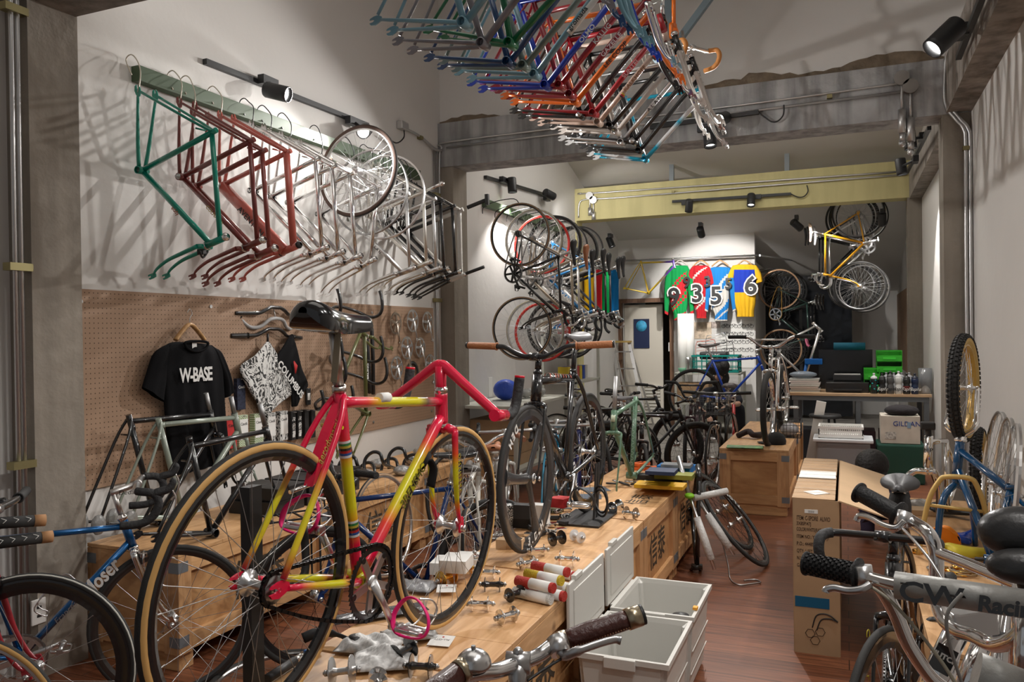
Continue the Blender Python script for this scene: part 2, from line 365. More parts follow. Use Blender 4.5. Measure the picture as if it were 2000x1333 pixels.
pg = MB(); pg.box((LW + .009, (2.81 + 6.66) / 2, 1.31), (.012, 3.85, 1.03)); pgo = pg.obj('pegboard', PEG, label='large brown perforated board on the left wall behind the black t-shirt', cat='pegboard')
for yy, zz in [(y_, z_) for y_ in (2.9, 3.8, 4.7, 5.6, 6.6) for z_ in (1.76, .86)]: MB().cyl((PX, yy, zz), (PX + .006, yy, zz), .011).obj('washer', STEEL, pgo)
MB().box((RW - .010, 14.7, 1.55), (.012, 2.8, 1.3)).obj('pegboard', PEG, label='small orange-brown perforated board on the right wall under the hanging bicycles', cat='pegboard')
# steel on top of the yellow beam
GREYS = mat((.22, .25, .27), .5, name='grey steel')
def boxthing(name, label, cat, c, d, m_, bev=.0, group=None, parent=None, rot=None):
    b = MB(); b.box(c, d, rot, bev); return b.obj(name, m_, parent, label=label, cat=cat, group=group)
a, b_ = aty(1525, 296, 11.1), aty(1800, 270, 11.1)
st = MB(); st.bar(a, b_, .05, .06).bar(aty(1537, 287, 11.1), aty(1537, 335, 11.1), .06, .06).bar(aty(1312, 310, 11.1), aty(1312, 355, 11.1), .06, .06)
struct(st, 'trim_steel_purlin', GREYS)
# conduits
PIPE = metal(.62, .42)
def conduit(label, pts, r=.011, clamps=(), n=4, name='conduit', smooth=True):
    mb = MB(); mb.tube(cat_rom(pts, n) if smooth else pts, r, 8); o = mb.obj(name, PIPE, label=label, cat='conduit')
    for c in clamps:
        q = MB(); q.box(c, (.04, .05, .03)); q.obj('clamp', mat((.32, .28, .14), .45, .8, name='brass clamp'), o)
    return o
xb = BY - .015
conduit('upper thin metal conduit along the grey concrete beam, turning down at its left end', [(-3.58, xb, 2.2), (-3.58, xb, 3.2), (-3.55, xb, 3.36), (-3.45, xb, 3.41), (-2, xb, 3.42), (-.6, xb, 3.43), (.45, xb, 3.45)], .010)
conduit('lower thin metal conduit along the grey concrete beam', [(-3.5, xb, 3.36), (-2.5, xb, 3.365), (-1, xb, 3.365), (.46, xb, 3.385)], .010, [(.0 - .1, xb, 3.41), (-1.2, xb, 3.39)], smooth=False)
conduit('metal conduit bending along the left wall to the end of the grey beam', [(LW + .02, 6.2, 3.40), (LW + .02, 6.45, 3.39), (LW + .03, 6.7, 3.33), (-3.55, xb, 3.34)], .013, [(LW + .02, 6.45, 3.38)])
jb = MB(); jb.box((LW + .03, 6.12, 3.41), (.06, .12, .07), bev=.01); jb.obj('junction_box', PIPE, label='small grey junction box on the left wall at the start of the bent conduit', cat='junction box')
cb = MB(); cb.tube(cat_rom([(LW + .03, 6.14, 3.38), (LW + .05, 6.1, 3.3), (LW + .06, 5.95, 3.22), (LW + .07, 5.75, 3.24)], 5), .006, 6); cb.obj('cable', BLACKM, label='black cable hanging from the grey junction box to the left wall track', cat='cable')
def pipe_pair(label, x, y, z0, z1, zc):
    o = thing('conduit', label, 'conduit')
    for k in range(2): MB().cyl((x, y + .03 * k, z0), (x, y + .03 * k, z1), .0105, 8).obj('pipe', PIPE, o)
    for z in zc: MB().box((x, y + .015, z), (.05, .11, .035)).obj('clamp', mat((.32, .28, .14), .45, .8, name='brass clamp'), o)
pipe_pair('pair of vertical metal conduits with brass clamps left of the near concrete column', -3.47, 2.475, 0, 5.3, (1.0, 1.9, 3.07))
pipe_pair('pair of vertical metal conduits beside the concrete column at the end of the brown board', LW + .02, 6.72, .3, 3.33, (1.9, 2.9))
# right side conduits and round boxes
for i, (px, py) in enumerate(((1761, 153), (1778, 169))):
    c = aty(px, py, xb); jbx = MB(); jbx.cyl(c + V((0, .02, 0)), c - V((0, .025, 0)), .055, 20)
    lower = c + V((0, 0, -.42)); o = jbx.obj('junction_box', mat((.30, .28, .26), .5, .6, name='cast box'), label=('left round' if i == 0 else 'right, slightly lower round') + ' junction box at the right end of the grey beam', cat='junction box')
    q = MB(); q.cyl(c, c + V((0, 0, -.24)), .012, 8).cyl(c + V((0, 0, -.24)), c + V((0, 0, -.42)), .03, 10).cyl(c + V((0, 0, -.42)), c + V((0, 0, -.48)), .022, 8).ball(c + V((0, 0, -.5)), .026); q.obj('drop_pipe', PIPE, o)
cx0 = [aty(*p, BY - .03) for p in ((1855, 0), (1852, 70), (1849, 110), (1846, 150), (1853, 190))]
for k in range(2):
    pts = [aty(px + 9 * k, py, BY - .04) for px, py in ((1870, 60), (1852, 100), (1846, 130), (1846, 200), (1866, 232), (1882, 252), (1886, 290), (1887, 500), (1889, 700), (1892, 1000))]
    conduit(('outer' if k else 'inner') + ' bent metal conduit running down the right concrete column', pts, .014, [pts[6]] if k == 0 else [], 6)
for k in range(2):
    conduit('%s thin conduit along the face of the yellow beam' % ('upper', 'lower')[k], [aty(px, py, YY - .015) for px, py in ([(1136, 378), (1150, 378), (1400, 361), (1750, 336)], [(1130, 425), (1131, 400), (1143, 390), (1200, 387), (1400, 371), (1770, 341)])[k]], .012, [aty(1315, 375, YY - .02)] if k else [])
for i, (px, py) in enumerate(((1152, 383), (1159, 391))):
    c = aty(px, py, YY - .02); q = MB(); q.cyl(c + V((0, .02, 0)), c - V((0, .03, 0)), .055, 18); o = q.obj('junction_box', PIPE, label=('upper left' if i == 0 else 'lower right') + ' round junction box at the left end of the yellow beam', cat='junction box')
    MB().cyl(c, c + V((0, 0, -.2)), .012, 8).cyl(c + V((0, 0, -.17)), c + V((0, 0, -.28)), .03, 8).obj('drop_pipe', PIPE, o)
# ---------------------------------------------------------------- track lights
def lamp_mat(s):
    m, N, L, b = _nt('lamp lens'); b.inputs['Emission Color'].default_value = (1, .97, .92, 1); b.inputs['Emission Strength'].default_value = s; return m
BLK = mat((.02, .021, .023), .45, name='black lamp housing', bump=.05)
def track(label, a, b, off):
    m = MB(); m.bar(a, b, .032, .034); o = m.obj('light_track', BLK, label=label, cat='light track'); return o
def spotlamp(label, base, head, aim, power=40, ang=60, size=1., e=8, boxdir=(0, 1, 0), col=(1, .96, .92), blend=.4):
    """base on the track, head centre, aim direction"""
    base, head, aim = V(base), V(head), V(aim).normalized(); t = thing('track_spotlight', label, 'spotlight', loc=base)
    inv = -base
    bx = MB(); bd = V(boxdir).normalized(); bx.bar(base - bd * .075 * size + inv, base + bd * .075 * size + inv, .05 * size, .06 * size); bx.obj('driver_box', BLK, t)
    nk = MB(); nk.cyl(base + inv, head + inv, .014 * size, 8); nk.obj('neck', BLK, t)
    h = MB(); r = .052 * size; h.lathe([(0, -.085 * size), (r * .9, -.085 * size), (r, -.075 * size), (r, .06 * size), (r * 1.0, .085 * size), (r * .88, .085 * size), (r * .8, .06 * size)], head + inv, aim, 20)
    h.obj('lamp_head', BLK, t)
    l = MB(); l.lathe([(0, .058 * size), (r * .8, .06 * size)], head + inv, aim, 20); l.obj('lens', lamp_mat(e), t)
    so = spot('spot_light', head + aim * .09 * size, head + aim * 2, power, ang, col, .035, blend); return t
xw = LW + .05
ta, tb = atx(400, 120, LW + .02), atx(718, 245, LW + .02)
track('long black light track on the left wall above the hanging frames', ta, tb, 0)
def on(px, py, x): return atx(px, py, x)
c1 = atx(524, 160, LW + .06); spotlamp('black spotlight turned away into the shop, near end of the left wall track', c1, atx(541, 180, LW + .17), (1.0, .2, -.3), 200, 95, e=8, blend=.8)
c2 = atx(690, 238, LW + .06); spotlamp('blazing spotlight at the far end of the left wall track', c2, atx(712, 256, LW + .17), (.45, -1, -.42), 190, 105, e=60, blend=.7)
ta, tb = atx(948, 346, LW + .02), atx(1083, 386, LW + .02)
track('black light track on the left wall above the stacked hanging bicycles', ta, tb, 0)
spotlamp('black spotlight lit downwards over the first hanging bicycle wheel', atx(984, 352, LW + .06), atx(1000, 362, LW + .14), (.08, -.02, -1), 120, 95, e=14)
spotlamp('black spotlight aimed upwards away at the far end of the second left track', atx(1068, 388, LW + .06), atx(1073, 380, LW + .14), (.3, .9, -.2), 45, 80, e=5)
ta, tb = aty(1270, 249, BY - .03), aty(1482, 219, BY - .03)
track('black light track on the face of the grey concrete beam', ta, tb, 0)
cbl = MB(); cbl.tube(cat_rom([aty(*p, BY - .03) for p in ((1482, 220), (1495, 230), (1508, 238), (1520, 236), (1530, 224), (1531, 205))], 5), .006, 6); cbl.obj('cable', BLACKM, label='black cable looping from the end of the grey beam track', cat='cable')
spotlamp('blazing spotlight on the grey beam track right of the frame bunch', aty(1400, 229, BY - .04), aty(1410, 232, BY - .15), (-.25, -1, -.36), 230, 110, e=60, boxdir=(1, 0, 0), blend=.7)
spotlamp('black spotlight pointing down below the grey beam track', aty(1380, 250, BY - .04), aty(1386, 268, BY - .14), (.1, -.2, -1), 40, 75, e=5, boxdir=(1, 0, 0))
spotlamp('small bright spotlight seen through the hanging frames left of the orange one', aty(1135, 250, BY - .04), aty(1141, 256, BY - .12), (-.5, -1, -.6), 110, 90, e=40, size=.6, boxdir=(1, 0, 0))
ta, tb = aty(1313, 394, YY - .03), aty(1545, 379, YY - .03)
track('black light track on the face of the yellow beam', ta, tb, 0)
cbl = MB(); cbl.tube(cat_rom([aty(*p, YY - .03) for p in ((1545, 379), (1558, 385), (1570, 384), (1578, 374), (1576, 362))], 5), .007, 6); cbl.obj('cable', BLACKM, label='black cable looping from the end of the yellow beam track', cat='cable')
spotlamp('left black spotlight on the yellow beam track, tilted down', aty(1342, 396, YY - .04), aty(1346, 402, YY - .14), (-.2, .5, -1), 60, 80, e=12, boxdir=(1, 0, 0))
spotlamp('right black spotlight on the yellow beam track', aty(1475, 385, YY - .04), aty(1467, 391, YY - .14), (.0, -.4, -1), 45, 80, e=4, boxdir=(1, 0, 0))
XR = .67
ta, tb = atx(1912, 10, XR), atx(1872, 112, XR); d_ = (ta - tb)
track('near black light track on the right beam', tb, tb + d_ * 2.2, 0)
spotlamp('large black spotlight at the top right corner pointing down and left', atx(1878, 62, XR - .03), atx(1846, 72, XR - .16), (-.62, -.25, -.62), 90, 95, e=22, size=1.15, boxdir=(0, 1, .1))
ta, tb = atx(1815, 250, XR), atx(1771, 338, XR)
track('far black light track on the right beam behind the concrete beam', ta, tb, 0)
spotlamp('black spotlight shining straight down under the right end of the grey beam', atx(1800, 268, XR - .02), atx(1777, 273, XR - .13), (.10, 0, -1), 110, 70, e=25, boxdir=(0, 1, 0))
spotlamp('black spotlight shining straight down beside the right end of the yellow beam', atx(1788, 312, XR - .02), atx(1760, 326, XR - .13), (.12, 0, -1), 110, 70, e=25, boxdir=(0, 1, 0))
# off-screen fill spotlights added over the near shop, on the continuing right track
for i, (y, x, aim, pw) in enumerate(((3.6, .5, (-.56, -.05, -1), 110), (1.6, .5, (-.58, .3, -1), 120), (.4, .3, (-.5, .9, -.9), 60))):
    c = V((.64, y, 3.75)); spotlamp('off-screen black fill spotlight on the near right track, %s from the far end' % ('first', 'second', 'third')[i], c, c + V((-.12, 0, -.03)), aim, pw, 76, e=15, blend=.8)
for i, (x, y, aim, pw) in enumerate(((-3.4, 12.2, (.4, -.1, -1), 60), (.6, 14.6, (-.1, -.7, -.7), 90), (-1.9, 11.6, (0, 1, -.6), 150), (.45, 11.45, (.05, .55, -1), 80), (-.6, 11.5, (.55, .6, -.5), 34))):
    c = V((x, y, 3.1)); spotlamp('added black fill spotlight in the back room by the %s' % ('left wall', 'right corner', 'jerseys', 'right wall bicycles', 'dark recess')[i], c, c + V((0, 0, -.1)), aim, pw, 80, e=6)  # spots added to brighten the back bay
# ================================================================== BICYCLE PARTS
G0 = dict(D=(-.405, .07), S=(-.155, .507), TT=(-.148, .485), HT=(.397, .52), HB=(.43, .405), rake=.045, fl=.375)
def geo(**k):
    g = dict(G0); g.update(k); return g
def v3(p, y=0): return V((p[0], y, p[1]))
def steer_axis(g):
    a, b = v3(g['HT']), v3(g['HB']); d = (b - a).normalized(); f = V((-d.z, 0, d.x)); return b, d, f      # f = forward perpendicular
def axle_f(g):
    b, d, f = steer_axis(g); return b + d * g['fl'] + f * g['rake']
def seg_cols(a, b, n, fn):
    pts = [V(a).lerp(V(b), i / n) for i in range(n + 1)]; return pts, ([fn(p.x, p.z) for p in pts] if fn else None)
def dropout(m, p, y, dirx=-1, s=1., slot=True, col=None):
    """fork-end plate with an open slot, like an open spanner"""
    x, z = p; q = [(.032, .012), (.012, .02), (-.006, .018), (-.024, .012), (-.03, .006), (-.012, .0055), (-.004, 0), (-.012, -.0055), (-.03, -.008), (-.022, -.017), (0, -.02), (.02, -.012), (.034, -.004)]
    if not dirx: q = [(.02, .032), (.0, .036), (-.012, .03), (-.016, .006), (-.017, -.008), (-.0055, -.012), (-.0055, .002), (0, .006), (.0055, .002), (.0055, -.012), (.016, -.008), (.02, .01)]
    m.col = col; m.prism([(a * s, b * s) for a, b in q], lambda a, b, c: V((x + a, y + c, z + b)), .006); m.col = None
def frame_mesh(g, fn=None, k=1., style='round', dirx=-1):
    m = MB(); D, S, TT, HT, HB = g['D'], g['S'], g['TT'], g['HT'], g['HB']; n = 10 if fn else 1
    d = (v3(HB) - v3(HT)).normalized(); st = v3(S).normalized()
    def tb(a, b, r, r2=None, flat=1., nn=None, side=None):
        nn = nn or n; p, c = seg_cols(a, b, nn, fn); r2 = r2 or r
        m.tube(p, [r + (r2 - r) * i / nn for i in range(nn + 1)], 12, cols=c, flat=flat, side=side)
    fat = {'round': 1., 'fat': 2.3, 'aero': 1.35}[style]
    tb(v3((0, 0)), v3(S) + st * .01, .0145 * k, flat=.75 if style == 'aero' else 1., side=(1, 0, 0))
    tb(v3(TT), v3(HT) + d * .028, .0135 * k * min(fat, 1.6), side=(0, 0, 1), flat=.75 if style == 'aero' else 1.); tb(v3((0, 0)), v3(HB) - d * .025, .0155 * k * fat, side=(0, 0, 1), flat=.7 if style == 'aero' else 1.)
    tb(v3(HT), v3(HB), .0185 * k * (1.2 if fat > 1 else 1))
    for a, e in ((v3(HT) + d * .004, 1), (v3(HB) - d * .004, -1)): pass
    for y in (.06, -.06):
        sy = 1 if y > 0 else -1
        p = [v3((0, 0), sy * .022) + V((-.02, 0, .002)), v3(D, y) * .35 + V((-.0, sy * .018, 0)), v3(D, y) + V((.03, 0, -.002))]
        m.tube(cat_rom(p, 4), [.0105 * k] * 5 + [.0095 * k, .0085 * k, .0078 * k, .007 * k][:4], 8, cols=[fn(q.x, q.z) for q in cat_rom(p, 4)] if fn else None)
        a, b = v3(S, sy * .014) - st * .012, v3(D, y) + V((.012, 0, .022))
        mid = a.lerp(b, .25) + V((0, sy * .017, 0)); pp = cat_rom([a, mid, b], 4)
        m.tube(pp, .0075 * k * (1.3 if fat > 1.2 else 1), 8, cols=[fn(q.x, q.z) for q in pp] if fn else None)
        dropout(m, D, y, dirx, col=fn(*D) if fn else None)
    if fn: m.col = fn(0, 0)
    m.hollow((0, -.034, 0), (0, .034, 0), .0215 * k, .0175 * k, 16)
    m.bar(v3(D, -.05) * .9 + V((0, .0, .14)) * 0 + V((.30, -.0, .0)), v3(D, .05) * .9 + V((.30, 0, 0)), .008, .008) if style == 'x' else None
    q0, q1 = v3(S, .034) - st * .06 + V((-.035, 0, -.035)), v3(S, -.034) - st * .06 + V((-.035, 0, -.035)); m.cyl(q0, q1, .005, 8)
    if fn: m.col = None
    return m
def frame_pts(g): return v3(g['S']), v3(g['HT']), v3(g['HB'])
def fork_mesh(g, fn=None, k=1., steerer=0., style='curved', w=.052, tipcol=None):
    b, d, f = steer_axis(g); ax = axle_f(g); m = MB(); up = -d
    if fn: m.col = fn(b.x, b.z)
    m.tube([b + d * .0, b + d * .03], .0165 * k, 12)
    cr = [b + d * .024 + V((0, -w, 0)), b + d * .016 + V((0, -w * .5, 0)), b + d * .014, b + d * .016 + V((0, w * .5, 0)), b + d * .024 + V((0, w, 0))]
    m.tube(cr, .0135 * k, 8)
    for sy in (-1, 1):
        y = V((0, sy * w, 0)); L = (ax - b).dot(d)
        if style == 'curved': ps = [b + d * .02 + y, b + d * (L * .35) + y * .98, b + d * (L * .62) + y * .97 + f * .002, b + d * (L * .85) + y * .96 + f * g['rake'] * .45, ax - d * .022 - f * .004 + y * .95]
        else: ps = [b + d * .02 + y, b + d * (L * .5) + y + f * g['rake'] * .5, ax - d * .02 + y * .95]
        pp = cat_rom(ps, 4); n = len(pp) - 1
        m.tube(pp, [(.0125 - .0062 * (i / n) ** 1.3) * k for i in range(n + 1)], 10, flat=.75 if style == 'curved' else .6, side=f, cols=[fn(q.x, q.z) for q in pp] if fn else None)
        tc = fn(ax.x, ax.z) if fn else None
        m.col = tc; x0, z0 = ax.x, ax.z
        q = [(.012, .036), (-.004, .04), (-.013, .02), (-.014, -.012), (-.005, -.016), (-.005, -.002), (0, .004), (.005, -.002), (.005, -.016), (.014, -.012), (.015, .015)]
        ang = math.atan2(f.z, f.x)
        m.prism([(a * math.cos(ang) - c * math.sin(ang), a * math.sin(ang) + c * math.cos(ang)) for a, c in q], lambda a, c, e: V((x0 + a, sy * w * .95 + e, z0 + c)), .005); m.col = None
    return m
def headset(t, g, mt, mw):
    b, d, f = steer_axis(g); a = v3(g['HT'])
    MB().lathe([(.012, -.028), (.016, -.026), (.020, -.018), (.0225, -.016), (.0225, -.009), (.019, -.006), (.019, 0)], a, d, 16).obj('headset_cup', mt, t, mw=mw)
    MB().lathe([(.019, 0), (.0225, .005), (.0225, .010), (.018, .014)], b, d, 16).obj('headset_cup', mt, t, mw=mw)
# ---- wheels
def tyre_mesh(R, r, gum):
    def f():
        m = MB(); n = 12; pr = [(R - r + r * math.cos(2 * math.pi * i / n + .26), r * math.sin(2 * math.pi * i / n + .26)) for i in range(n + 1)]
        for i in range(n):
            a = 2 * math.pi * (i + .5) / n + .26; m.mi = 1 if (gum and math.cos(a) < .55) else 0
            m.lathe([pr[i], pr[i + 1]], (0, 0, 0), (0, 1, 0), 56)
        bmesh.ops.remove_doubles(m.bm, verts=m.bm.verts, dist=1e-5)
        return m.mesh('tyre', [RUBBER, gum or RUBBER])
    return cached(('tyre', R, r, gum.name if gum else 0), f)
def knob_mesh(R, r, gum):
    def f():
        m = MB(); n = 10; pr = [(R - r + r * .93 * math.cos(2 * math.pi * i / n), r * .93 * math.sin(2 * math.pi * i / n)) for i in range(n + 1)]
        for i in range(n):
            m.mi = 1 if (gum and math.cos(2 * math.pi * (i + .5) / n) < .4) else 0; m.lathe([pr[i], pr[i + 1]], (0, 0, 0), (0, 1, 0), 48)
        m.mi = 0
        for k in range(64):
            for j, a in enumerate((-.95, -.35, .35, .95)):
                t = 2 * math.pi * (k + (.5 if j % 2 else 0)) / 64; rr = R - r + r * 1.02 * math.cos(a); c = V((rr * math.cos(t), r * 1.02 * math.sin(a), rr * math.sin(t)))
                e = V((-math.sin(t), 0, math.cos(t))); nrm = V((math.cos(t) * math.cos(a), math.sin(a), math.sin(t) * math.cos(a))); m.box(c, (.016, .011, .008), M4((e, nrm.cross(e), nrm)).transposed())
        return m.mesh('tyre', [RUBBER, gum or RUBBER])
    return cached(('knob', R, r, gum.name if gum else 0), f)
def rim_mesh(R, r, mt, kind):
    def f():
        m = MB(); ro = R - 2 * r + .006; dp = {'box': .013, 'v': .028, 'deep': .05, 'wide': .012}[kind]; w_ = {'box': .010, 'v': .011, 'deep': .011, 'wide': .017}[kind]
        m.smooth = False
        m.lathe([(ro, -w_), (ro - .008, -w_ * 1.05), (ro - dp * .6, -w_ * .95), (ro - dp, -.004), (ro - dp, .004), (ro - dp * .6, w_ * .95), (ro - .008, w_ * 1.05), (ro, w_), (ro - .004, 0), (ro, -w_)], (0, 0, 0), (0, 1, 0), 56)
        return m.mesh('wheel_rim', mt)
    return cached(('rim', R, r, mt.name + str(id(mt)), kind), f)
def spoke_mesh(R, r, n, kind, mt, half=.032):
    def f():
        m = MB(); ro = R - 2 * r + .006 - {'box': .012, 'v': .027, 'deep': .048, 'wide': .011}[kind]
        for i in range(n):
            sy = 1 if i % 2 else -1; a = 2 * math.pi * i / n; da = (1 if (i // 2) % 2 else -1) * 1.15
            A = V((.021 * math.cos(a + da), sy * half, .021 * math.sin(a + da))); B = V((ro * math.cos(a), sy * .003, ro * math.sin(a)))
            m.tube([A, B], .00105, 4, cap=False)
            m.tube([B * .965, B], .002, 4, cap=False)
        return m.mesh('spokes', mt)
    return cached(('sp', R, r, n, kind, mt.name + str(id(mt)), half), f)
def hub_mesh(mt, half=.05, big=False, cog=True):
    def f():
        m = MB(); fl = .032 if big else .024
        m.lathe([(.005, -half - .014), (.005, -half), (.009, -half), (.009, -half + .008), (.014, -.036), (fl, -.034), (fl, -.030), (.014, -.024), (.011, -.01), (.011, .01), (.014, .024), (fl, .03), (fl, .034), (.014, .036), (.009, half - .008), (.009, half), (.005, half), (.005, half + .014)], (0, 0, 0), (0, 1, 0), 18)
        for sy in (-1, 1): m.lathe([(.0, sy * (half + .004)), (.011, sy * (half + .004)), (.011, sy * (half + .011)), (0, sy * (half + .011))], (0, 0, 0), (0, 1, 0), 6)
        return m.mesh('hub', mt)
    return cached(('hub', mt.name + str(id(mt)), half, big), f)
def gumm(r, g, b): return mat((r, g, b), .7, name='gum sidewall %.2f' % r)
GUM = gumm(.62, .36, .12); TAN = gumm(.34, .22, .13); CREAM = gumm(.6, .55, .42)
def WS(R=.335, r=.0115, gum=None, rim=None, kind='box', n=32, sp=None, hub=None, half=.05, big=False, knob=False, scale=1.):
    return dict(R=R, r=r, gum=gum, rim=rim or ALLOY, kind=kind, n=n, sp=sp or STEEL, hub=hub or ALLOY, half=half, big=big, knob=knob)
def wheel(parent, ws, loc, name='front_wheel', mw=None, rot=0., tyre=True, label=None):
    """rim is the part; tyre, spokes and hub are its sub-parts"""
    base = M4.Translation(V(loc)) @ M4.Rotation(rot, 4, 'Y'); base = mw @ base if mw is not None else base
    o = link(rim_mesh(ws['R'], ws['r'], ws['rim'], ws['kind']), name, parent, mw=base, label=label)
    if tyre: link((knob_mesh if ws['knob'] else tyre_mesh)(ws['R'], ws['r'], ws['gum']), 'tyre', o)
    if ws['n']: link(spoke_mesh(ws['R'], ws['r'], ws['n'], ws['kind'], ws['sp']), 'spokes', o)
    link(hub_mesh(ws['hub'], ws['half'], ws['big']), 'hub', o); return o
def loose_wheel(label, ws, mw, group=None, tyre=True, cat='bicycle wheel'):
    o = link(None, 'bicycle_wheel', None, label, cat, group, mw=mw); wheel(o, ws, (0, 0, 0), 'rim', tyre=tyre)
    return o
# ---- cranks
def ring_mesh(T, R, mt, arms=5, ra=.034):
    def f():
        m = MB(); n = T * 2; pts = []
        for i in range(n): pts.append((R + (.0035 if i % 2 else -.002), 2 * math.pi * i / n))
        for y in (-.0012, .0012): pass
        A = [[m.bm.verts.new((r * math.cos(t), y, r * math.sin(t))) for r, t in pts] for y in (-.0015, .0015)]
        B = [[m.bm.verts.new((R * .84 * math.cos(t), y, R * .84 * math.sin(t))) for r, t in pts] for y in (-.0015, .0015)]
        for i in range(n):
            j = (i + 1) % n
            m.face([A[0][i], A[0][j], A[1][j], A[1][i]], None, False); m.face([B[0][i], B[0][j], B[1][j], B[1][i]], None, False)
            for s_ in (0, 1): m.face([A[s_][i], A[s_][j], B[s_][j], B[s_][i]], None, False)
        for k in range(arms):
            t = 2 * math.pi * (k + .5) / arms; c = V((R * .82 * math.cos(t), 0, R * .82 * math.sin(t))); m.cyl(c - V((0, .003, 0)), c + V((0, .003, 0)), .009, 10)
        return m.mesh('chainring', mt)
    return cached(('ring', T, R, id(mt), arms), f)
def spider_mesh(R, mt, arms=5, L=.17):
    def f():
        m = MB(); m.lathe([(0, -.006), (.021, -.006), (.021, .01), (0, .012)], (0, 0, 0), (0, 1, 0), 18)
        for k in range(arms):
            t = 2 * math.pi * (k + .5) / arms; m.bar((0, 0, 0), (R * .82 * math.cos(t), 0.002, R * .82 * math.sin(t)), .022, .007, side=(0, 1, 0))
        m.tube([(0, -.006, 0), (L * .5, -.014, 0), (L, -.018, 0)], [.015, .012, .0125], 10, flat=.55, side=(0, 0, 1)); m.cyl((L, -.027, 0), (L, -.009, 0), .0135, 12)
        return m.mesh('crank_arm', mt)
    return cached(('spider', R, id(mt), arms, L), f)
def crank_l_mesh(mt, L=.17):
    def f():
        m = MB(); m.lathe([(0, -.01), (.018, -.01), (.018, .008), (0, .01)], (0, 0, 0), (0, 1, 0), 16)
        m.tube([(0, .004, 0), (L * .5, .012, 0), (L, .016, 0)], [.015, .012, .0125], 10, flat=.55, side=(0, 0, 1)); m.cyl((L, .007, 0), (L, .025, 0), .0135, 12); return m.mesh('crank_arm', mt)
    return cached(('crankl', id(mt), L), f)
def pedal(parent, c, mt, sy, strap=None, clip=True, tilt=0.):
    mw = M4.Translation(V(c)) @ M4.Rotation(tilt, 4, 'Y'); s = sy
    m = MB(); m.cyl((0, 0, 0), (0, s * .095, 0), .008, 8)
    for x in (-.032, .032):
        m.tube(cat_rom([(x * .35, s * .012, 0), (x, s * .02, 0), (x * 1.1, s * .055, .0), (x, s * .088, 0), (x * .35, s * .098, 0)], 4), .006, 6, flat=.4)
    m.box((0, s * .012, 0), (.03, .012, .022)); m.box((0, s * .095, 0), (.02, .01, .018))
    o = m.obj('pedal', mt, parent, mw=mw)
    if clip:
        q = MB()
        for y in (.03, .072): q.tube(cat_rom([(.03, s * y, .0), (.075, s * y, .012), (.10, s * y, .045), (.075, s * (y * .7 + .015), .075), (.03, s * .05, .08)], 4), .003, 6)
        q.bar((.09, s * .026, .03), (.09, s * .076, .03), .02, .002); q.obj('toe_clip', mt if strap is None else ALLOY, o)
    if strap:
        q = MB(); q.tube(cat_rom([(-.02, s * .02, -.012), (-.01, s * -.004, .03), (0, s * .02, .078), (.0, s * .06, .084), (-.01, s * .105, .05), (-.015, s * .112, .01), (-.02, s * .09, -.012)], 5, closed=True), .011, 6, closed=True, flat=.3, side=(1, 0, 0)); q.obj('pedal_strap', strap, o)
    return o
def chain_mesh(D, rc, rb, y, mt, slack=.0):
    m = MB(); c = V((D[0], 0, D[1])); pts = []
    d = V((0, 0, 0)) - c; L = d.length; ux = d / L; uz = V((-ux.z, 0, ux.x)); k = (rb - rc) / L; a0 = math.asin(k)
    for i in range(14):
        t = math.pi / 2 + a0 + (math.pi - 2 * a0) * i / 13; pts.append(c + (ux * math.cos(t) + uz * math.sin(t)) * rc)
    lo = pts[-1]; nb = []
    for i in range(26):
        t = -math.pi / 2 - a0 + (math.pi + 2 * a0) * i / 25; nb.append((ux * math.cos(t) + uz * math.sin(t)) * rb)
    sag = [lo.lerp(nb[0], i / 12) - V((0, 0, slack * math.sin(math.pi * i / 12))) for i in range(1, 12)]
    loop = pts + sag + nb
    # resample
    P = loop + [loop[0]]; acc = [0]
    for a, b in zip(P, P[1:]): acc.append(acc[-1] + (b - a).length)
    n = int(acc[-1] / .0127); j = 0
    for i in range(n):
        s = acc[-1] * i / n
        while acc[j + 1] < s: j += 1
        t = (s - acc[j]) / (acc[j + 1] - acc[j]); q = P[j].lerp(P[j + 1], t); e = (P[j + 1] - P[j]).normalized()
        w_ = .0055 if i % 2 else .0035; nz = V((0, 1, 0)).cross(e)
        for sy in (-1, 1): m.box(q + V((0, y + sy * w_, 0)), (.0155, .0012, .0085), M4((e, V((0, 1, 0)), nz)).transposed())
        m.box(q + V((0, y, 0)), (.006, .006, .006), M4((e, V((0, 1, 0)), nz)).transposed())
    return m.mesh('chain', mt)
# ---- saddle, post
def saddle_mesh(w=.072, nose=.02, L=.27, dip=.008, cut=False, th0=.03):
    m = MB()
    def f(u, v):
        t = .5 - .5 * math.cos(math.pi * u); x = L * (.55 - t)
        hw = nose + (w - nose) / (1 + math.exp(-(t - .60) * 12)); cl = 1.
        if t < .07: cl = math.sqrt(max(0, 1 - ((.07 - t) / .072) ** 2))
        if t > .84: cl = math.sqrt(max(0, 1 - ((t - .84) / .163) ** 2))
        a = (v - .5) * math.pi * 1.2; th = th0 * (.6 + .6 * t)
        y = hw * cl * math.sin(a); z = th * cl * (math.cos(a) - 1) - .7 * th0 * (1 - cl) + .014 * t ** 3 - dip * math.sin(math.pi * min(t * 1.1, 1))
        if cut: z -= .014 * math.exp(-(y / .009) ** 2) * (1 if .25 < t < .9 else 0)
        return (x, y, z)
    m.grid(f, 30, 16); m.grid(lambda u, v: (lambda p, q: V(p).lerp(V(q), v))(f(u, 0), f(u, 1)), 30, 2); return m
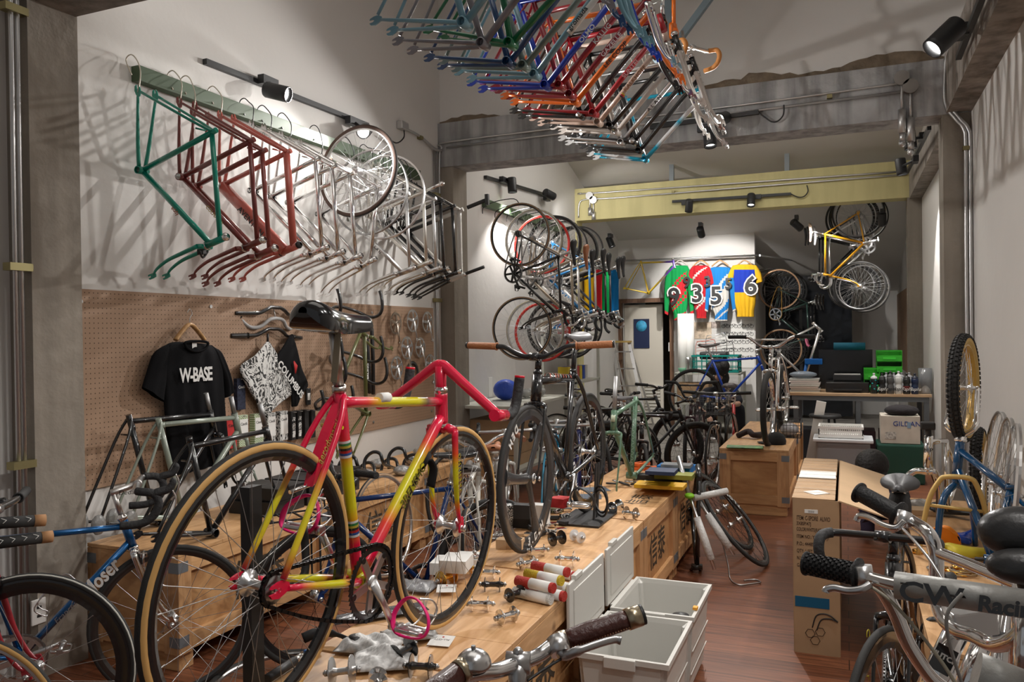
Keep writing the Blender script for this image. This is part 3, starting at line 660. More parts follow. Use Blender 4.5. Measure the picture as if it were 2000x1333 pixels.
def saddle(parent, top, st, mt=BLACKP, railm=CHROME, tilt=0., w=.072, cut=False, z=.055, nose=.02, L=.27):
    me = cached(('sad', w, cut, nose, L, id(mt)), lambda: saddle_mesh(w, nose=nose, L=L, cut=cut).mesh('saddle', mt))
    c = V(top) + V((0, 0, z)); o = link(me, 'saddle', parent, mw=M4.Translation(c) @ M4.Rotation(tilt, 4, 'Y'))
    def rl():
        m = MB()
        for sy in (-1, 1): m.tube(cat_rom([(.10, sy * .008, -.012), (.075, sy * .012, -.032), (.03, sy * .022, -.048), (-.035, sy * .022, -.048), (-.095, sy * .035, -.02)], 5), .0036, 6)
        m.box((0, 0, -.05), (.04, .05, .016), bev=.003); return m.mesh('saddle_rails', railm)
    link(cached(('rails', id(railm)), rl), 'saddle_rails', o); return o
# ---- bars; local: clamp at origin, x forward, y left, z up
def bar_paths(kind):
    if kind == 'drop': h = [(0, 0, 0), (0, .09, .0), (.004, .17, 0), (.03, .2, -.0), (.075, .207, -.008), (.095, .208, -.05), (.075, .209, -.1), (.03, .21, -.128), (-.04, .21, -.133)]
    elif kind == 'pista': h = [(0, 0, 0), (0, .04, .0), (.03, .13, -.015), (.075, .18, -.05), (.085, .19, -.1), (.055, .195, -.135), (0, .197, -.15), (-.04, .198, -.152)]
    elif kind == 'bull': h = [(0, 0, 0), (0, .1, .0), (.004, .17, 0), (.03, .195, 0), (.09, .2, -.005), (.14, .2, .015), (.165, .2, .045)]
    elif kind == 'riser': h = [(0, 0, 0), (0, .05, 0), (.0, .10, .018), (-.01, .15, .042), (-.02, .2, .048), (-.05, .36, .054)]
    elif kind == 'flat': h = [(0, 0, 0), (0, .1, .002), (-.012, .2, .006), (-.035, .3, .01)]
    elif kind == 'swept': h = [(0, 0, 0), (.01, .06, 0), (.045, .12, .03), (.04, .19, .05), (-.03, .26, .05), (-.15, .3, .035)]
    elif kind == 'bmx': h = [(0, 0, 0), (0, .05, 0), (0, .09, .02), (0, .14, .12), (-.01, .19, .2), (-.03, .24, .215), (-.06, .36, .22)]
    elif kind == 'cruiser': h = [(0, 0, 0), (0, .07, .008), (0, .12, .04), (-.01, .18, .085), (-.02, .24, .095), (-.05, .37, .095)]
    elif kind == 'mtb': h = [(0, 0, 0), (0, .06, 0), (-.005, .12, .02), (-.03, .2, .03), (-.08, .34, .04)]
    R = cat_rom(h, 5); return [V((p.x, -p.y, p.z)) for p in R[::-1]] + R[1:], R
GRIPLEN = dict(drop=None, pista=None, bull=.16, riser=.13, flat=.12, swept=.13, cruiser=.14, bmx=.13, mtb=.13)
def barset(parent, kind, mt, gripm, mw, r=.0125, grips=True, taped=False, levers=None, gl=None, scale=1., endcap=None):
    full, half = bar_paths(kind); full = [p * scale for p in full]; half = [p * scale for p in half]
    m = MB(); m.tube(full, r, 10)
    if kind == 'cruiser': m.cyl((0, -.155 * scale, .068 * scale), (0, .155 * scale, .068 * scale), r * .7, 8)
    if kind == 'bmx': m.cyl((0 * scale, -.175 * scale, .175 * scale), (0, .175 * scale, .175 * scale), r * .75, 8)
    o = m.obj('handlebar', mt, parent, mw=mw)
    if grips:
        if taped or GRIPLEN[kind] is None: st = int(len(half) * (.3 if taped else .62))
        else:
            acc = 0; st = len(half) - 1
            while st > 0 and acc < (gl or GRIPLEN[kind]): acc += (half[st] - half[st - 1]).length; st -= 1
        for sy in (1, -1):
            g = MB(); pts = [V((p.x, p.y * sy, p.z)) for p in half[st:]]; d_ = (pts[-1] - pts[-2]).normalized()
            pts = pts + [pts[-1] + d_ * .006]
            g.tube(pts, [r + .0042] * (len(pts) - 1) + [r + .003], 12)
            if not taped: g.torus(r + .004, .0035, pts[0], (pts[1] - pts[0]), 14, 6)
            gg = g.obj('bar_tape' if taped else 'grip', gripm, o)
            if endcap: MB().cyl(pts[-1] - d_ * .002, pts[-1] + d_ * .008, r + .0045, 12).obj('end_plug', endcap, gg)
    if levers:
        lv, ty = levers
        for sy in (1, -1):
            q = MB()
            if ty == 'road':
                h0 = V((.085 * scale, .2075 * scale * sy, -.012)); q.tube(cat_rom([h0 + V((-.02, 0, .0)), h0 + V((.012, 0, .012)), h0 + V((.045, 0, .022)), h0 + V((.062, 0, .05)), h0 + V((.052, 0, .062))], 4), [.015, .016, .017, .018, .018, .017, .017, .016, .016, .0155, .015, .014, .014, .013, .013, .012, .010], 10)
                q.obj('brake_hood', gripm, o); q = MB(); q.tube(cat_rom([h0 + V((.058, 0, .02)), h0 + V((.075, 0, -.02)), h0 + V((.066, 0, -.07)), h0 + V((.045, sy * .004, -.1))], 4), [.008] * 12 + [.009], 8, flat=.5, side=(0, 1, 0)); q.obj('brake_lever', lv, o)
            else:
                p0 = half[st - 1]; p0 = V((p0.x, p0.y * sy, p0.z)); p1 = V((half[-1].x, half[-1].y * sy, half[-1].z))
                q.cyl(p0 - (p1 - p0).normalized() * .022, p0 - (p1 - p0).normalized() * .002, r + .006, 12)
                q.tube(cat_rom([p0, p0 + V((.035, 0, -.012)), p0.lerp(p1, .4) + V((.05, 0, -.018)), p0.lerp(p1, .85) + V((.06, 0, -.022))], 5), [.010, .009, .008, .007, .007, .007, .006, .006, .006, .006, .006, .006, .006, .006, .006, .007], 8, flat=.6); q.obj('brake_lever', lv, o)
    return o
def stem_mesh(g, L, drop, up, mt, ri=.0115, ahead=False, rise=0.):
    b, d, f = steer_axis(g); a = v3(g['HT']) - d * .028; top = a - d * up; e = top + f * L + V((0, 0, drop)); m = MB()
    m.cyl(a - (-d) * .0, top + (-d) * (.012 if ahead else .0), .016 if ahead else ri, 12)
    m.tube([top - f * .008, top + f * .004, e], [.016, .014, .013], 12)
    m.cyl(e + V((0, -.022, 0)), e + V((0, .022, 0)), .0185, 14); return m, e
def bike(label, mw, g=None, col=None, fn=None, cat='bicycle', group=None, k=1., style='round', forkcol=None, forkfn=None, fstyle='curved', front=None, rear=None, bars='drop', barm=None, gripm=None, taped=False, levers=None,
         stem=(.09, .0, .04), stemm=None, ahead=False, seat=.1, saddlem=None, postm=None, sadw=.072, sadcut=False, sadtilt=0., crank=-.6, crankm=None, ringm=None, chainm=None, ringR=.096, ringT=48, steer=0., pedals=True, strap=None, clip=False,
         name='bicycle', headm=None, barscale=1., barrot=0., basket=None, saddle_on=True, bars_on=True, gl=None, endcap=None, dirx=-1, brakes=None, fk=1., fw=.052, chain=True, cog=.034):
    g = g or G0; t = thing(name, label, cat, mw, group); b, d, f = steer_axis(g)
    fm = col or BLACKP; vm = None
    if fn: fm = vcol_mat()
    fr = frame_mesh(g, fn, k, style, dirx).obj('frame', fm, t)
    S = M4.Translation(b) @ M4.Rotation(steer, 4, d) @ M4.Translation(-b)
    fork_mesh(g, forkfn or (fn if forkcol is None else None), fk, style=fstyle, w=fw).obj('fork', vcol_mat() if (forkfn or (fn and forkcol is None)) else (forkcol or fm), t, mw=S)
    headset(t, g, headm or CHROME, S)
    if front: wheel(t, front, axle_f(g), 'front_wheel', S, .2)
    if rear: wheel(t, rear, v3(g['D']), 'rear_wheel')
    if rear and chain:
        c = MB(); c.lathe([(.012, -.003), (cog, -.003), (cog, .003), (.012, .003)], v3(g['D'], -.044), (0, 1, 0), 20); c.obj('sprocket', DALLOY, t)
    if crankm:
        cw = M4.Translation((0, -.046, 0)) @ M4.Rotation(-crank, 4, 'Y')
        link(ring_mesh(ringT, ringR, ringm or crankm), 'chainring', t, mw=cw); ca = link(spider_mesh(ringR, crankm), 'crank_arm', t, mw=cw)
        cl = link(crank_l_mesh(crankm), 'crank_arm', t, mw=M4.Translation((0, .05, 0)) @ M4.Rotation(-crank + math.pi, 4, 'Y'))
        q = MB(); q.cyl((0, -.05, 0), (0, .05, 0), .009, 8); q.obj('bottom_bracket_axle', STEEL, t)
        if pedals:
            pedal(t, (.17 * math.cos(crank), -.072, .17 * math.sin(crank)), crankm if crankm is not BLACKM else BLACKM, -1, strap, clip, .1)
            pedal(t, (-.17 * math.cos(crank), .075, -.17 * math.sin(crank)), crankm, 1, strap, clip, .1)
        if rear and chain: link(chain_mesh(g['D'], cog + .004, ringR + .003, -.046, chainm or DALLOY, .012), 'chain', t)
    st = v3(g['S']).normalized(); top = v3(g['S']) + st * (seat or 0)
    if seat is not None and (postm or saddle_on):
        MB().cyl(v3(g['S']) + st * .0, top + st * .02, .0135, 12).obj('seat_post', postm or ALLOY, t)
        MB().lathe([(.0145, 0), (.0185, 0), (.0185, .016), (.0145, .016)], v3(g['S']) - st * .002, st, 14).obj('seat_clamp', postm or ALLOY, t)
    if saddle_on: saddle(t, top, st, saddlem or BLACKP, w=sadw, cut=sadcut, tilt=sadtilt)
    if bars_on:
        m, e = stem_mesh(g, stem[0], stem[1], stem[2], stemm or ALLOY, ahead=ahead); m.obj('stem', stemm or ALLOY, t, mw=S)
        barset(t, bars, barm or ALLOY, gripm or TAPE, S @ M4.Translation(e) @ M4.Rotation(barrot, 4, 'Y'), taped=taped, levers=levers, scale=barscale, gl=gl, endcap=endcap)
    if brakes:
        for q_, yy in ((b + d * .05 + f * .03, 0), ):
            m = MB(); m.box(q_, (.03, .04, .02), bev=.004)
            for sy in (-1, 1): m.tube(cat_rom([q_ + V((0, sy * .01, .01)), q_ + V((0, sy * .035, .0)), q_ + V((0, sy * .033, -.035)) , q_ + V((0, sy * .018, -.045))], 4), .005, 6)
            m.obj('brake_caliper', brakes, t, mw=S)
    return t
def stand(A, B, lean=0., h=.265, back=.405):
    A, B = V(A), V(B); x = (B - A).normalized(); u = V((0, 0, 1)); y = u.cross(x).normalized(); u = (x.cross(y)).normalized()
    u2 = M4.Rotation(lean, 3, x) @ u; return pose(A + x * back + u2 * h, x, u2)
def hubs(pr, pf, zr, zf=None, lean=0., back=.405, h=.07, z0=None):
    """from the rear and front hub centres"""
    A = atz(*pr, zr); B = atz(*pf, zf if zf is not None else zr); x = (B - A).normalized(); y = V((0, 0, 1)).cross(x).normalized(); u = x.cross(y); u = M4.Rotation(lean, 3, x) @ u
    return pose(A + x * back - u * h, x, u)
def frameset(label, mw, g=None, col=None, fn=None, group=None, k=1., style='round', forkcol=None, fork=True, fstyle='curved', name='bicycle_frame', bbm=None, headm=CHROME, hs=True, txt=None, tcol=None, dirx=-1, tsz=.028, extra=None, forkfn=None):
    g = g or G0; t = thing(name, label, 'bicycle frame', mw, group); b, d, f = steer_axis(g); fm = vcol_mat() if fn else (col or BLACKP)
    frame_mesh(g, fn, k, style, dirx).obj('frame', fm, t)
    if fork: fork_mesh(g, forkfn or (fn if forkcol is None else None), style=fstyle).obj('fork', vcol_mat() if (forkfn or (fn and forkcol is None)) else (forkcol or fm), t)
    if hs: headset(t, g, headm, M4())
    if bbm: q = MB(); q.lathe([(0, -.04), (.008, -.04), (.008, -.036), (.0175, -.036), (.0175, -.03), (0, -.03)], (0, 0, 0), (0, 1, 0), 16).cyl((0, -.052, 0), (0, .05, 0), .0075, 8); q.obj('bottom_bracket', bbm, t)
    if txt:
        a, e = V((0, 0, 0)), v3(g['HB']); fat = {'round': 1., 'fat': 2.3, 'aero': 1.0}[style]
        for y, s_ in ((-.0158 * k * fat - .001, 1),):
            text(txt, tsz, tcol or PAPER, t, tm(a.lerp(e, .55) + V((0, y, 0)), e - a, V((-(e - a).z, 0, (e - a).x))), 'frame_lettering', bold=.0006)
    return t
# ================================================================== FRAMES HUNG FROM THE OVERHEAD RAIL
C3 = lambda r, g, b: paint(r, g, b)
LBLUE, GREYP, GREENP, DBLUE, GGREEN, BLUEP, REDP, DREDP, ORANGEP, CREAMP, WHITEF, CYAN = C3(.16, .32, .40), C3(.19, .18, .20), C3(.0, .13, .045), C3(.005, .045, .15), C3(.16, .22, .20), C3(.01, .05, .48), C3(.36, .01, .02), C3(.26, .012, .02), C3(.80, .17, .01), C3(.58, .44, .36), C3(.55, .51, .47), C3(.0, .25, .40)
XT = .16
top = [((908, 47), LBLUE, 'light blue bare bicycle frame, nearest of the overhead row at the top left', None, {}),
       ((944, 87), GREYP, 'dull grey bare bicycle frame, second nearest in the overhead row', None, {}),
       ((998, 86), GREENP, 'dark green bare bicycle frame tilted in the overhead row', None, dict(rot=.13)),
       ((994, 123), DBLUE, 'dark blue glossy bicycle frame hanging behind the green one', None, {}),
       ((1024, 130), GGREEN, 'grey-green bare bicycle frame hanging behind the dark blue one', None, {}),
       ((1046, 147), LBLUE, 'light blue bicycle frame with a white lettered panel, hanging mid row', ('gromada', paint(.02, .02, .03)), {}),
       ((1067, 168), BLUEP, 'bright blue bicycle frame with white outlined lettering overhead', ('OLMO', PAPER), {}),
       ((1094, 168), REDP, 'red overhead bicycle frame with large white letters ending in G', ('KALLIG', PAPER), {}),
       ((1115, 186), DREDP, 'dark red overhead bicycle frame with small white capital letters', ('GAZELLE', PAPER), {}),
       ((1124, 199), ORANGEP, 'orange overhead bicycle frame with black lettering and orange fork', ('LEE COOP', paint(.02, .02, .02)), {}),
       ((1135, 226), BLACKP, 'black overhead frame with shiny bottom bracket just behind the orange one', None, dict(bb=1)),
       ((1160, 222), REDP, 'red overhead frame with faint pale lettering behind the black one', ('SUNTEL', paint(.5, .3, .3)), {}),
       ((1169, 240), CREAMP, 'cream pink overhead frame with a striped and lettered panel', ('KALKHOFF', paint(.25, .12, .05)), {}),
       ((1192, 247), BLACKP, 'glossy black overhead frame next to the cream pink one', None, {}),
       ((1204, 258), WHITEF, 'plain off-white overhead frame between black and silver ones', None, {}),
       ((1214, 279), ALLOY, 'silver overhead frame with spaced black capital letters', ('A L A N', paint(.02, .02, .02)), {}),
       ((1237, 277), BLACKP, 'black overhead frame with silver lugs behind the lettered silver one', None, dict(bb=1)),
       ((1249, 295), BLACKP, 'black and chrome overhead frame, second from the far end of the row', None, dict(fork=CHROME)),
       ((1260, 312), None, 'silver overhead frame with turquoise lower ends, farthest of the row', None, {})]
forks = {0: LBLUE, 1: GREYP, 3: DBLUE, 4: LBLUE, 5: LBLUE, 6: BLUEP, 8: CHROME, 9: ORANGEP, 10: BLACKP, 12: CHROME, 13: WHITEF, 15: WHITEF, 16: WHITEF, 17: CHROME, 18: CHROME}
def turq(x, z):
    t = math.hypot(x, z); return (.0, .28, .42) if t < .14 or .30 < t < .40 or z > .45 else (.6, .6, .6)
hooks = []
for i, (p, c, lab, tx, o) in enumerate(top):
    bb = atz(p[0], p[1], 2.83); fx = V((.995, -.08 + .03 * math.sin(i * 2.1), .015 * math.sin(i * 1.3) + o.get('rot', 0) * -1))
    up = V((-.01 + .02 * math.sin(i * 1.7), .03, 1)) ; s = 1 + .03 * math.sin(i * 2.7)
    g = geo(S=(-.155, .49 * s), TT=(-.147, .468 * s), HT=(.395, .50 * s), HB=(.425, .40 * s))
    mw = pose(bb, fx, up)
    fr = frameset(lab, mw, g, c, fn=turq if c is None else None, fork=i in forks, forkcol=forks.get(i), bbm=STEEL if o.get('bb') else None, hs=i in forks, headm=CHROME, txt=tx[0] if tx else None, tcol=tx[1] if tx else None, tsz=.036)
    if i == 5:
        a, e = V((0, 0, 0)), v3(g['HB']); q = MB(); q.tube([a.lerp(e, .42), a.lerp(e, .8)], .0162, 12); q.obj('white_panel', PAPER, fr, label='white down tube panel')
    if i == 12:
        a, e = V((0, 0, 0)), v3(g['HB']); q = MB()
        for t0, cc in ((.33, (.01, .01, .01)), (.345, (.5, .01, .01)), (.36, (.6, .4, .02)), (.8, (.01, .01, .01)), (.815, (.5, .01, .01)), (.83, (.6, .4, .02))): q.col = cc; q.tube([a.lerp(e, t0), a.lerp(e, t0 + .014)], .0161, 12)
        q.obj('tricolour_bands', vcol_mat(), fr)
    # wire hook over the top tube
    tt = mw @ V((.06, 0, .485 * s + .004)); h = MB(); hx = tt.x
    h.tube(cat_rom([tt + V((-.03, .0, -.02)), tt + V((-.012, 0, -.03)), tt + V((.02, 0, -.022)), tt + V((.02, 0, .03)), tt + V((0, 0, .09)), tt + V((-.02, 0, .2)), V((hx - .01, tt.y, 3.60)), V((hx - .035, tt.y, 3.63)), V((hx - .06, tt.y, 3.60))], 4), .003, 6)
    h.obj('wire_hook', mat((.62, .56, .46), .5, name='coated wire'), label=('cream wire hook over the ' + ' '.join(lab.replace(',', '').split()[:8])), cat='hook', group='wire hooks over the overhead frames')
    hooks.append(tt)
rl = MB(); rl.bar((-1.27, 2.3, 3.6), (-1.27, 6.5, 3.6), .05, .05)
for y in (3.2, 4.9, 6.3):
    rl.bar((-1.27, y, 3.6), (-1.27, y, 5.45), .05, .06); rl.bar((-1.27, y, 3.75), (-.55, y, 4.6), .05, .05); rl.bar((-1.27, y, 3.75), (-1.95, y, 4.6), .05, .05)
rl.obj('overhead_rack', mat((.20, .27, .31), .5, name='blue grey steel'), label='blue-grey steel rack with diagonal braces carrying the overhead frames', cat='rack')
# orange taped drop bar at the end of the bunch
pb = aty(1352, 92, 5.6); t = thing('handlebar', 'drop handlebar wrapped in orange tape hanging right of the overhead frames', 'handlebar', pose(pb, (.8, -.4, .0), (-.1, .0, 1)))
barset(t, 'drop', ALLOY, mat((.62, .26, .07), .7, name='orange tape', bump=.4, bscale=60), M4(), taped=True, scale=.92)
MB().cyl((-.09, 0, .0), (0, 0, 0), .013, 10).cyl((0, -.02, 0), (0, .02, 0), .018, 12).cyl((-.09, 0, .0), (-.1, 0, -.16), .011, 10).obj('stem', ALLOY, t)
# loose forks hanging among them
for lab, px, py, Y, mt in (('black straight fork hanging beside the orange fork at the right end', 1268, 0, 4.9, BLACKP), ('orange wide fork hanging at the right end of the overhead row', 1290, 18, 5.0, ORANGEP), ('long white fork hanging right of the overhead frames', 1330, 100, 5.9, WHITEF), ('white fork with bare steel tips beside the grey beam light', 1345, 170, 6.2, WHITEF)):
    b0 = aty(px, py, Y); t = thing('bicycle_fork', lab, 'fork', pose(b0 - V((.43, 0, .405)), (.98, -.15, -.25 if 'orange' in lab else -.1), (.2, .1, 1)))
    fork_mesh(geo(), None, 1.15 if 'orange' in lab else 1).obj('fork_blades', mt, t); q = MB(); b, d, f = steer_axis(G0); q.cyl(b, b - d * .2, .013, 10); q.obj('steerer', CHROME if mt is not ORANGEP else ORANGEP, t); iv = t.matrix_basis.inverted(); wp = t.matrix_basis @ (b - d * .19); MB().tube([iv @ wp, iv @ V((-1.25, wp.y, 3.60))], .002, 5).obj('hanging_wire', STEEL, t)
# ================================================================== FRAMES HUNG ON THE LEFT WALL RAIL
RAILG = mat((.06, .10, .05), .6, name='green rail paint')
rb = MB(); r0, r1 = atx(267, 152, LW + .04), atx(818, 340, LW + .04); rb.box(((LW + .03), (r0.y + r1.y) / 2, 3.02), (.06, r1.y - r0.y, .085), bev=.003); rb.obj('hanging_rail', RAILG, label='long dark green rail on the left wall carrying the hanging frames', cat='rail')
rb = MB(); r0, r1 = atx(948, 400, LW + .04), atx(1100, 448, LW + .04); rb.box((LW + .03, (r0.y + r1.y) / 2, (r0.z + r1.z) / 2), (.06, r1.y - r0.y, .085)); rb.obj('hanging_rail', RAILG, label='short dark green rail behind the hanging bicycles past the grey beam', cat='rail')
XS = -3.0
gold = (.55, .38, .08)
hang = [((419, 257), C3(.0, .27, .19), 'teal green frame with matching curved fork, nearest on the left wall rail', ('eddy', paint(.4, .1, .02)), {}),
        ((493, 275), C3(.20, .035, .03), 'dark red frame with gold down tube letters, second on the left rail', ('COLNAGO', paint(.5, .35, .1)), {}),
        ((517, 295), C3(.24, .05, .04), 'dark red frame with pale lettering, third on the left rail', ('MBF', PAPER), {}),
        ((565, 297), C3(.55, .13, .10), 'coral red fat-tubed frame with black lettering on its down tube', ('AVENTON', paint(.01, .01, .01)), dict(style='fat')),
        ((621, 311), CHROME, 'polished chrome frame hanging just right of the coral red one', None, {}),
        ((653, 325), CHROME, 'polished chrome frame, second of the chrome ones on the left rail', None, {}),
        ((688, 339), CHROME, 'polished chrome frame, third of the chrome ones on the left rail', None, {}),
        ((741, 366), CHROME, 'small chrome frame with slanting top tube in front of the brown tyre', None, dict(small=1)),
        ((797, 380), ALLOY, 'dull silver frame with spaced black letters on the down tube', ('A L A N', paint(.02, .02, .02)), {}),
        ((830, 374), metal(.8, .3, (1, .97, .9)), 'silver frame with a silver seat post still fitted, near the rail end', None, dict(post=1)),
        ((849, 389), ALLOY, 'silver frame with a white cap on the seat tube near the rail end', None, {}),
        ((864, 393), BLACKP, 'black frame, left of the two plain black ones at the rail end', None, {}),
        ((887, 403), BLACKP, 'black frame, right of the two plain black ones at the rail end', None, {}),
        ((897, 410), None, 'white, black and red aero frame at the far end of the left rail', None, dict(aero=1))]
def aerocol(x, z):
    if x < -.02 and z < .3: return (.02, .02, .02)
    if x < .08 and z < .12: return (.02, .02, .02) if x < .045 else (.5, .01, .02)
    return (.6, .58, .54)
for i, (p, c, lab, tx, o) in enumerate(hang):
    s = atx(p[0], p[1], XS); bb = V((XS - .507, s.y, s.z - .155)); g = G0; fxd = V((.01, .06 if i < 8 else .03, -1)); kw = {}
    if o.get('small'): g = geo(HT=(.36, .43), HB=(.40, .33)); fxd = V((.03, 0, -1))
    if o.get('aero'): g = geo(S=(-.15, .53), TT=(-.14, .5)); kw = dict(fn=aerocol, fstyle='straight', forkcol=BLACKP, style='aero', k=1.2)
    mw = pose(bb, fxd, (1, .03, .02))
    fr = frameset(lab, mw, g, c, fork=True, bbm=STEEL if i in (1, 2, 3) else None, txt=tx[0] if tx else None, tcol=tx[1] if tx else None, tsz=.05 if o.get('style') else .03, style=o.get('style', kw.pop('style', 'round')), headm=BLACKM if i in (3,) else CHROME, **kw)
    st = v3(g['S']).normalized()
    if o.get('post'): MB().cyl(v3(g['S']), v3(g['S']) + st * .14, .0135, 12).ball(v3(g['S']) + st * .15, .022).obj('seat_post', CHROME, fr)
    if o.get('aero'):
        MB().cyl(v3(g['HT']), v3(g['HT']) + (v3(g['HT']) - v3(g['HB'])).normalized() * .2, .014, 12).obj('steerer', BLACKM, fr)
        q = MB(); q.tube([v3(g['S']) + st * .05, v3(g['S']) + st * .22], .017, 10, flat=.5, side=(1, 0, 0)).box(v3(g['S']) + st * .24, (.09, .03, .03)); q.obj('seat_post', BLACKM, fr)
        a, e = V((0, 0, 0)), v3(g['HB']); text('HARLEE', .055, paint(.05, .05, .06), fr, tm(a.lerp(e, .6) + V((0, -.027, 0)), e - a, V((-(e - a).z, 0, (e - a).x))), 'frame_lettering')
    if i == 0:
        b, d, f = steer_axis(g); q = MB(); q.box(b + d * .045 + f * .02, (.03, .03, .04), bev=.004); q.tube(cat_rom([b + d * .03 + f * .02 + V((0, -.03, 0)), b + d * .05 + f * .05, b + d * .03 + f * .02 + V((0, .03, 0))], 4), .006, 6); q.obj('brake_caliper', BLACKM, fr)
    # hook from rail to the fork end
    dr = mw @ v3(g['D'], -.06); h = MB(); hy = dr.y + .05
    h.tube(cat_rom([dr + V((.0, 0, -.01)), dr + V((.012, .0, .03)), dr + V((.0, .02, .11)), V((LW + .10, hy, 3.07)), V((LW + .06, hy, 3.10)), V((LW + .025, hy, 3.075)), V((LW + .065, hy, 2.99))], 4), .0035, 6)
    h.obj('wire_hook', mat((.55, .5, .42), .4, .3, name='bare wire') if i < 4 else BLACKM, label='bent wire hook holding the ' + ('teal green', 'first dark red', 'second dark red', 'coral red', 'first chrome', 'second chrome', 'third chrome', 'small chrome', 'spaced-letter silver', 'seat-posted silver', 'white-capped silver', 'left black', 'right black', 'far aero')[i] + ' frame on the left wall', cat='hook', group='bent wire hooks on the left wall rail')
# wheels hung over the frames
WBR = WS(r=.016, gum=gumm(.075, .04, .028), rim=ALLOY, kind='box')
loose_wheel('wheel with wide brown tubular tyre hanging in front of the left wall lamp', WBR, pose(V((-3.17, 4.8, 2.735)), (1, -.05, 0), (0.0, .12, 1)))
loose_wheel('bare silver wheel hanging directly behind the brown-tyred wheel', WS(r=.009, rim=ALLOY, n=36), pose(V((-3.15, 5.12, 2.60)), (1, .1, 0), (0, .15, 1)), tyre=False)
loose_wheel('dark-rimmed wheel hanging behind the silver wheel by the left wall', WS(r=.011, rim=DALLOY, n=32), pose(V((-3.2, 5.0, 2.62)), (1, .0, 0), (0, .1, 1)), tyre=False)
# ================================================================== CRATES
INK = mat((.05, .035, .02), .8, name='stencil ink'); TAB = mat((.22, .24, .26), .5, .5, name='tin corner')
def crate(label, x0, x1, y0, y1, h=.56, rot=0., sten=True, mt=(PINE, PLY, PINEY), slats=None):
    """wooden shipping crate on skids"""
    cx, cy = (x0 + x1) / 2, (y0 + y1) / 2; W, L = x1 - x0, y1 - y0
    t = thing('wooden_crate', label, 'crate', M4.Translation((cx, cy, 0)) @ M4.Rotation(rot, 4, 'Z'), 'wooden shipping crates used as display tables')
    m = MB(); m.box((0, 0, (h - .02 + .08) / 2), (W - .045, L - .045, h - .10)); m.obj('crate_panel', PLY, t)
    m = MB(); ns = 4
    for k in range(ns):
        yy = -L / 2 + L * (k + .5) / ns; m.box((0, yy, h - .009), (W, L / ns - .0015, .018), bev=.0015)
    m.obj('lid', mt[2], t)
    for sx in (-1, 1):
        for sy in (-1, 1): MB().box((sx * (W / 2 - .012), sy * (L / 2 - .04), h / 2 + .03), (.024, .08, h - .10), bev=.002).obj('corner_post', PINEZ, t)
        MB().box((sx * (W / 2 - .011), 0, h - .06), (.022, L - .16, .08), bev=.002).obj('top_rail', mt[2], t)
        MB().box((sx * (W / 2 - .011), 0, .13), (.022, L - .16, .08), bev=.002).obj('bottom_rail', mt[2], t)
    for sy in (-1, 1):
        for sx in (-1, 1): MB().box((sx * (W / 2 - .06), sy * (L / 2 - .011), h / 2 + .03), (.072, .022, h - .10), bev=.002).obj('end_post', PINEZ, t)
        MB().box((0, sy * (L / 2 - .011), h - .06), (W - .19, .022, .08), bev=.002).obj('top_rail', PINE, t); MB().box((0, sy * (L / 2 - .011), .13), (W - .19, .022, .08), bev=.002).obj('bottom_rail', PINE, t)
        MB().box((0, sy * (L / 2 - .06), .045), (W - .04, .09, .088), bev=.003).obj('skid', PINE, t)
        for sx in (-1, 1):
            for z in (h - .07, .14):
                q = MB(); q.box((sx * (W / 2 + .0008), sy * (L / 2 - .03), z), (.0016, .06, .05)); q.box((sx * (W / 2 - .03), sy * (L / 2 + .0008), z), (.06, .0016, .05)); q.obj('tin_corner', TAB, t)
    if sten:
        text('信泰', .21, INK, t, tm((W / 2 - .0215, .0, h / 2 + .02), (0, 1, 0), (0, 0, 1)), 'stencil_lettering', ext=.0005, bold=.002)
        text('信泰', .15, INK, t, tm((W / 2 - .14, L * .12, h + .0004), (0, 1, 0), (-1, 0, 0)), 'stencil_lettering', ext=.0003) if sten == 2 else None
    return t
CX0, CX1 = -1.585, -1.005
crate('nearest pine crate of the centre row, under the front bag and hub parts', CX0, CX1, 1.08, 2.10)
crate('pine crate of the centre row beside the white plastic tubs', CX0, CX1, 2.115, 3.135)
crate('pine crate of the centre row under the black track bicycle', CX0, CX1, 3.15, 4.18)
crate('pine crate of the centre row under the green frame, lettered on top', CX0, CX1, 4.195, 5.04, sten=2)
crate('farthest pine crate of the centre row, carrying stacked coloured boxes', CX0 + .0, CX1, 5.055, 5.95)
crate('front pine crate in the aisle with black cap and magazines on top', -1.02, -.45, 7.05, 8.2, sten=False)
crate('rear pine crate in the aisle behind the one with the cap', -1.0, -.44, 8.22, 9.25, sten=False)
crate('near pine crate at the left wall with large stencilled characters', -3.47, -2.88, 2.82, 3.98)
crate('second pine crate along the left wall behind the blue fixed-gear bicycle', -3.5, -2.86, 4.0, 5.2)
crate('third pine crate along the left wall by the white frames', -3.5, -2.86, 5.22, 6.3)
crate('near pine crate at the right wall under the blue small bicycle frame', .25, .86, 2.95, 4.35, h=.5)
crate('far pine crate at the right wall under the chrome forks', .30, .86, 4.37, 5.6, h=.5)
TZ = .5
